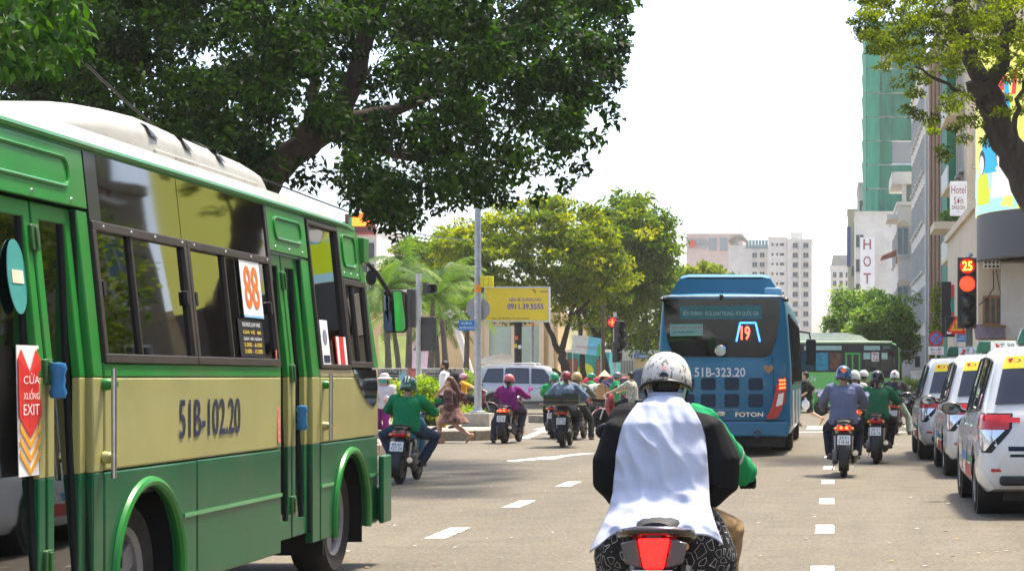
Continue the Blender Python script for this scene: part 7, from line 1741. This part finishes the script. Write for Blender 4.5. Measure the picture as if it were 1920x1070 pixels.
# man with backpack, walking left (facing -X)
t, J, M = walker('bearded person in white shirt with black backpack walking left', (PX(836,46.6),46.6,.19), R(90), [(-.1,.16,.075),(.1,-.20,.10)], [(-.22,.14,.88),(.24,-.04,.86)], fabric('white cotton', (.72,.72,.70)), fabric('dark shorts', (.03,.03,.035)), pel=.90, leg_end=1.2, torso=.48, sleeve=.9, seed=21, vox=.010, skin=mat('brown skin', (.36,.19,.11), .5))
q = MB(); q.ball(M@Vector((0,.045,-.075)), (.058,.058,.05), 14); q.build('beard', HAIR, t)
bk = thing('backpack', 'black backpack on the white shirt', 'bag', t.location+Vector((.12,0,1.10)), R(90)); bm = fabric('black nylon', (.014,.014,.015))
q = MB(); q.loft([[(x*w,y,z) for x,y in ((-1,.0),(-1,-.12),(-.7,-.19),(.7,-.19),(1,-.12),(1,.0))] for z,w in ((-.24,.12),(-.20,.16),(.08,.165),(.22,.14),(.27,.08))]); q.build('sack', bm, bk, bev=.03)
q = MB(); q.b2(-.11,.11,-.235,-.18,-.18,.0); q.build('pocket', bm, bk, bev=.02)
for s in (-1,1): q = MB(); q.tube([(s*.12,0,-.15),(s*.13,.22,-.02),(s*.11,.24,.20),(s*.09,.08,.31),(s*.09,-.02,.25)], .018, 8, flat=.45); q.build('shoulder_strap', bm, bk)
# woman in patterned dress walking left
PAT = fabric('navy and peach print', (.10,.055,.05), var=.95, scale=8)
t, J, M = walker('person in dark patterned dress with long brown hair walking left', (PX(846,42.6),42.6,0), R(90), [(-.07,.22,.075),(.07,-.42,.16)], [(-.16,.22,.80),(.18,-.18,.82)], PAT, None, pel=.76, torso=.43, sleeve=1.5, hair='wavy', seed=22, vox=.010, leg=(.39,.38), shoes=mat('orange sandal', (.6,.25,.08), .5), loose=.03, skin=SKIN2, toe=[(0,1,0),(0,.75,-.65)])
q = MB(); rs = []
for z, w, d, y in ((.84,.17,.14,.0),(.74,.20,.20,0),(.6,.23,.27,-.02),(.44,.26,.34,-.06)): rs.append(ring_e((0,y,z), Vector((1,0,0)), Vector((0,1,0)), w, d, 20))
q.loft(rs); remesh(q, 'skirt', fabric('peach and navy print', (.26,.14,.11), var=.95, scale=9), t, .012, 2, (.014,9,3), 4)
yb = thing('carrier_bag', 'yellow carrier bag held beside the patterned dress', 'bag', t.location+Vector((-.25,.12,.34)), R(60)); q = MB(); q.loft([[(x*w,y*.05,z) for x,y in ((-1,-1),(1,-1),(1,1),(-1,1))] for z,w in ((0,.10),(.16,.12),(.30,.09))]); q.build('sack', mat('yellow plastic', (.75,.55,.02), .4, var=.15), yb, bev=.012)
q = MB(); q.tube([(-.05,0,.29),(-.03,0,.44),(.03,0,.44),(.05,0,.29)], .006, 6); q.build('handle', mat('yellow plastic'), yb)
# woman with sun hat and mask at the minibus nose
t, J, M = walker('person in white jacket and purple dress with sun hat and teal mask', (PX(722,45.2),45.2,0), R(165), [(-.09,.05,.075),(.09,-.05,.075)], [(-.12,.22,.98),(.14,.22,.98)], fabric('white jacket', (.66,.62,.66)), fabric('purple cloth'), pel=.80, torso=.45, leg=(.39,.38), hair='tail', seed=23, loose=.025, skin=SKIN2)
mask(t, M, mat('teal mask', (.05,.42,.40), .7))
q = MB(); q.lathe([(.001,.15),(.07,.14),(.105,.10),(.112,.05),(.17,.015),(.175,.01),(.11,.035)], n=24); o = q.build('sun_hat', fabric('pale pink hat', (.68,.60,.56)), t); o.location = J['head']
q = MB(); torso_mesh(q, J, .03, .02, .9); 
# walker behind the blue bus with a plastic bag
t, J, M = walker('person in black shirt and shorts stepping out beyond the blue bus', (PX(1512,57),57,0), R(78), [(-.09,.20,.075),(.09,-.48,.22)], [(-.16,.16,.86),(.2,-.05,.84)], BLKF, fabric('dark shorts'), pel=.86, leg_end=1.0, torso=.47, sleeve=.9, seed=24, shoes=mat('orange sandal'), skin=SKIN2, toe=[(0,1,0),(0,.6,-.8)])
pb = thing('plastic_bag', 'white plastic bag beside the blue bus mirror side', 'bag', t.location+Vector((-.02,-.22,.50)), 0); q = MB(); q.ball((0,0,.14), (.12,.08,.15), 14); q.tube([(0,0,.27),(0,0,.36)], [.04,.015], 8); remesh(q, 'sack', mat('white film', (.7,.7,.72), .35), pb, .012, 2, (.01,14,10), 2)

# ------------------------------------------------------------------ the rider in the foreground
b = bike('dark motorbike of the foreground rider with lit red tail lamp', (PX(1246,8.78)-.03,8.78,0), R(0), (.03,.006,.008), None, ('59-A3','205.19'), kind='underbone', group='motorbikes in the street', mirrors=-1, rail=False)
q = MB(); q.prism([(-.072,.062),(.072,.062),(.045,-.075),(-.045,-.075)], 'Y', -.02, .02); q.build('lit_lamp', mat('big tail lamp glow', (.85,.015,.012), .25, var=.35, scale=45, emit=1.1), b, loc=(0,-.205,.695), bev=.01)
for s in (-1,1): q = MB(); q.prism([(s*.078,.06),(s*.15,.04),(s*.13,-.05),(s*.05,-.075)][::s], 'Y', -.012, .02); q.build('clear_lamp', mat('smoked lens', (.10,.09,.09), .12, coat=.6), b, loc=(0,-.195,.695), bev=.008)
q = MB(); q.tube([(-.15,.02,.74),(-.15,-.12,.775),(-.08,-.20,.79),(.08,-.20,.79),(.15,-.12,.775),(.15,.02,.74)], .03, 10, flat=.7); q.build('tail_handle', mat('gloss black tail', (.02,.01,.01), .2, coat=.8), b)
t = thing('person', 'person in white-backed black vest and scratched white helmet in the foreground', 'person', b.location, 0, RIDERS)
J = joints((0,.34,.82), R(9), [(-.33,.88,.99),(.36,.88,.985)], [(-.20,.62,.31),(.22,.62,.31)], .49, .175, headpitch=R(10), elbow=[(-.25,-.5,-1),(.75,-.4,-.75)], knee=[(-.25,1,.3),(.55,1,.25)], headlift=-.01)
GJ = fabric('bright green jacket', (.01,.26,.09))
M = figure(t, J, GJ, trousers=KHAKI, vox=.009, loose=.030, fold=.010, seed=31, hair='short', skin=SKIN2)
SCR = bpy.data.materials.new('scratched white helmet'); SCR.use_nodes = True; N = SCR.node_tree.nodes; L = SCR.node_tree.links; pb_ = N['Principled BSDF']
tc = N.new('ShaderNodeTexCoord'); mp = N.new('ShaderNodeMapping'); mp.inputs['Scale'].default_value = (1,1,.38); L.new(tc.outputs['Object'], mp.inputs[0])
n1 = N.new('ShaderNodeTexNoise'); n1.inputs['Scale'].default_value = 36; n1.inputs['Detail'].default_value = 7; n1.inputs['Roughness'].default_value = .72; L.new(mp.outputs[0], n1.inputs['Vector'])
rp = N.new('ShaderNodeValToRGB'); rp.color_ramp.elements[0].position = .55; rp.color_ramp.elements[0].color = (.60,.58,.52,1); rp.color_ramp.elements[1].position = .565; rp.color_ramp.elements[1].color = (.03,.03,.03,1)
L.new(n1.outputs['Fac'], rp.inputs[0]); L.new(rp.outputs[0], pb_.inputs['Base Color']); pb_.inputs['Roughness'].default_value = .5
helmet(t, J, SCR, rim=BLACK, kind='half')
for i in (0,1):
    q = MB(); hand_mesh(q, J, i, True, None, .004); remesh(q, 'glove', fabric('black glove', (.012,.012,.013)), t, .007, 1)
hM = Matrix.Translation(J['head']) @ Matrix.Rotation(-J['pitch'],4,'X')
q = MB(); q.prism(circ(0,.0,.022,16,0,180), 'Y', -.004, .006, M=hM @ Matrix.Translation((0,-.147,-.012)) @ Matrix.Rotation(R(-8),4,'X')); q.build('helmet_vent', BLACK, t, smooth=False)
q = MB(); q.prism(rrect(-.009,.009,-.011,.011,.004), 'Y', -.003, .004, M=hM @ Matrix.Translation((0,-.144,.03)) @ Matrix.Rotation(R(-16),4,'X')); q.build('helmet_sticker', mat('pink print', (.6,.3,.28)), t, smooth=False)
for s in (-1,1): q = MB(); q.tube([J['head']+Vector((s*.092,-.01,-.03)), J['head']+Vector((s*.078,.005,-.10)), J['head']+Vector((s*.05,.03,-.13))], .007, 6); q.build('mask_loop', WPR, t)
# black vest with wide drooping sides over the green jacket
q = MB(); torso_mesh(q, J, .045, .10, .96)
for s, ex in ((-1,0),(1,.02)):
    q.tube([J['neck']+Vector((s*.055,-.03,-.03)), J['neck']+Vector((s*(.13 if s < 0 else .115),-.03,-.062)), Vector((s*(.185+ex*.5),.33,1.20)), Vector((s*(.222+ex),.32,1.07)), Vector((s*(.225+ex),.32,.985)), Vector((s*.19,.34,.90))], [.065,.092 if s < 0 else .085,.108,.118,.112,.07], 16)
q.ball(J['s0']+Vector((.0,-.012,.0)), .104, 16); q.tube([J['s0'], J['s0'].lerp(J['e0'],.5)], [.104,.098], 14)
remesh(q, 'black_vest', fabric('black vest cloth', (.010,.010,.011), var=.2), t, .009, 6, (.008,7,4), 41)
q = MB(); q.tube([J['e1'].lerp(J['w1'],.12), J['e1'].lerp(J['w1'],.20)], [.078,.076], 18); q.build('reflective_band', mat('grey reflective tape', (.45,.45,.44), .4), t)
# white back panel, a wrinkled sheet hanging from the collar to the seat
ws = [(1.395,.085,.335),(1.375,.105,.305),(1.345,.13,.268),(1.305,.158,.236),(1.26,.182,.205),(1.20,.20,.182),(1.12,.212,.160),(1.02,.22,.146),(.95,.225,.125),(.89,.235,.075),(.84,.255,.01),(.78,.285,-.055),(.735,.305,-.075)]
nu, nv = 60, 84; V = np.zeros(((nu+1)*(nv+1),3)); k = 0
for j in range(nv+1):
    z = 1.395-.66*j/nv; a = next(k_ for k_ in range(len(ws)-1) if z >= ws[k_+1][0]-1e-6); fr = (ws[a][0]-z)/(ws[a][0]-ws[a+1][0])
    w = ws[a][1]*(1-fr)+ws[a+1][1]*fr; yb_ = ws[a][2]*(1-fr)+ws[a+1][2]*fr
    low = max(0,(j/nv-.62)/.38)
    for i in range(nu+1):
        u = -1+2*i/nu; x = u*w
        p = Vector((x*5.0+z*1.2, z*3.1, 2.3)); wv = noise.noise(p); r1 = (1-abs(noise.noise(Vector((x*7+z*4.5,z*4.2-x*3,7.7+wv))))*2.2)*.020
        r2 = (1-abs(noise.noise(Vector((x*10-z*2.5,z*2.2,3.1))))*2)*.024*low; hemw = .020*math.sin(u*7+1.2)*low+.012*math.sin(u*13)*low
        fold_ = .009*noise.noise(Vector((x*22+z*9,z*13,1.0)))
        y = yb_+.05*abs(u)**2.4*(1-.4*max(0,min(1,(z-1.2)/.15)))+wv*.018-r1-r2-hemw-fold_-.018
        zz = z+.045*low*(1-u*u)-(.022*math.sin(u*5+.6)+.03*(abs(u)**3))*low-(.018 if z > 1.36 else 0)*u*u
        V[k] = (x, y, zz); k += 1
F = np.array([(j*(nu+1)+i,(j+1)*(nu+1)+i,(j+1)*(nu+1)+i+1,j*(nu+1)+i+1) for j in range(nv) for i in range(nu)])
o = np_mesh('white_back_panel', V, F, fabric('pale blue white cotton', (.47,.50,.60), var=.05), t)
o.data.polygons.foreach_set('use_smooth', [True]*len(o.data.polygons)); md = o.modifiers.new('s','SOLIDIFY'); md.thickness = .006; md.offset = -1
q = MB(); rs = []
for a in range(-110,111,11): rs.append([(.082*math.sin(R(a))*kk, J['neck'].y-.005-.082*math.cos(R(a))*kk+.0, z) for kk, z in ((1.12,1.345),(1.06,1.40),(.96,1.405),(1.0,1.35))])
q.loft(rs); q.build('collar', fabric('pale blue white cotton'), t)
q = MB(); q.box((-.255,.075,.79),(.006,.008,.03), ry=R(35)); q.build('red_tag', RED, t)
for k in range(2): q = MB(); q.ball((.27,.085-.003*k,.80-.035*k), .008, 8); q.build('press_stud', STEEL, t)
# patterned wrap skirt over the hips
PTN = bpy.data.materials.new('black and white doodle print'); PTN.use_nodes = True; N = PTN.node_tree.nodes; L = PTN.node_tree.links; pb_ = N['Principled BSDF']; pb_.inputs['Roughness'].default_value = .85
tc = N.new('ShaderNodeTexCoord'); vo = N.new('ShaderNodeTexVoronoi'); vo.feature = 'DISTANCE_TO_EDGE'; vo.inputs['Scale'].default_value = 17; L.new(tc.outputs['Object'], vo.inputs['Vector'])
n1 = N.new('ShaderNodeTexNoise'); n1.inputs['Scale'].default_value = 14; n1.inputs['Detail'].default_value = 1; L.new(tc.outputs['Object'], n1.inputs['Vector'])
rp = N.new('ShaderNodeValToRGB'); rp.color_ramp.interpolation = 'CONSTANT'; e = rp.color_ramp.elements; e[0].position = 0; e[0].color = (.012,.012,.013,1); e[1].position = .16; e[1].color = (.5,.5,.5,1); x_ = e.new(.20); x_.color = (.012,.012,.013,1)
mth = N.new('ShaderNodeMath'); mth.operation = 'MULTIPLY'; L.new(vo.outputs[0], mth.inputs[0]); L.new(n1.outputs['Fac'], mth.inputs[1]); m2 = N.new('ShaderNodeMath'); m2.operation = 'MULTIPLY'; m2.inputs[1].default_value = 2.4; L.new(mth.outputs[0], m2.inputs[0])
L.new(m2.outputs[0], rp.inputs[0]); L.new(rp.outputs[0], pb_.inputs['Base Color'])
q = MB(); rs = []
for z, w, d, y in ((.88,.20,.15,.34),(.80,.27,.20,.34),(.72,.315,.25,.36),(.62,.335,.28,.40),(.50,.32,.28,.46)): rs.append(ring_e((0,y,z), Vector((1,0,0)), Vector((0,1,0)), w, d, 24))
q.loft(rs); remesh(q, 'wrap_skirt', PTN, t, .011, 3, (.014,8,4), 44)
# ------------------------------------------------------------------ small litter and paint chips on the road
g = random.Random(77); V = []; F = []; T = []
for i in range(420):
    Y = 13+g.random()**1.6*40; x = g.uniform(-7.5,3.3); s = g.uniform(.006,.03); a = g.uniform(0,6.28); n = len(V)
    for k in range(4):
        aa = a+k*math.pi/2; r = s*g.uniform(.5,1.3); V.append((x+r*math.cos(aa), Y+r*math.sin(aa)*1.4, .008+g.uniform(0,.006)))
    F.append((n,n+1,n+2,n+3)); T.append(g.random())
LIT = leaf_mat('litter specks', [(.5,.46,.38),(.6,.56,.48),(.35,.22,.06),(.10,.06,.03)], .05, .8)
o = np_mesh('road_litter', np.array(V), np.array(F), LIT, None, np.array(T)); o['kind'] = 'stuff'; o['label'] = 'scattered small litter and dry leaf bits on the road'; o['category'] = 'litter'
# ------------------------------------------------------------------ the hazy air over the street
q = MB(); q.b2(-210,210,-30,640,-1.0,70)
hz = q.build('haze', None, smooth=False); hz['kind'] = 'stuff'; hz['label'] = 'pale bright haze filling the street'; hz['category'] = 'haze'
m = bpy.data.materials.new('haze air'); m.use_nodes = True; N = m.node_tree.nodes; L = m.node_tree.links; N.remove(N['Principled BSDF'])
pv = N.new('ShaderNodeVolumePrincipled'); pv.inputs['Color'].default_value = (1,.97,.92,1); pv.inputs['Density'].default_value = .0003; pv.inputs['Anisotropy'].default_value = .35
L.new(pv.outputs[0], N['Material Output'].inputs['Volume']); hz.data.materials.clear(); hz.data.materials.append(m)
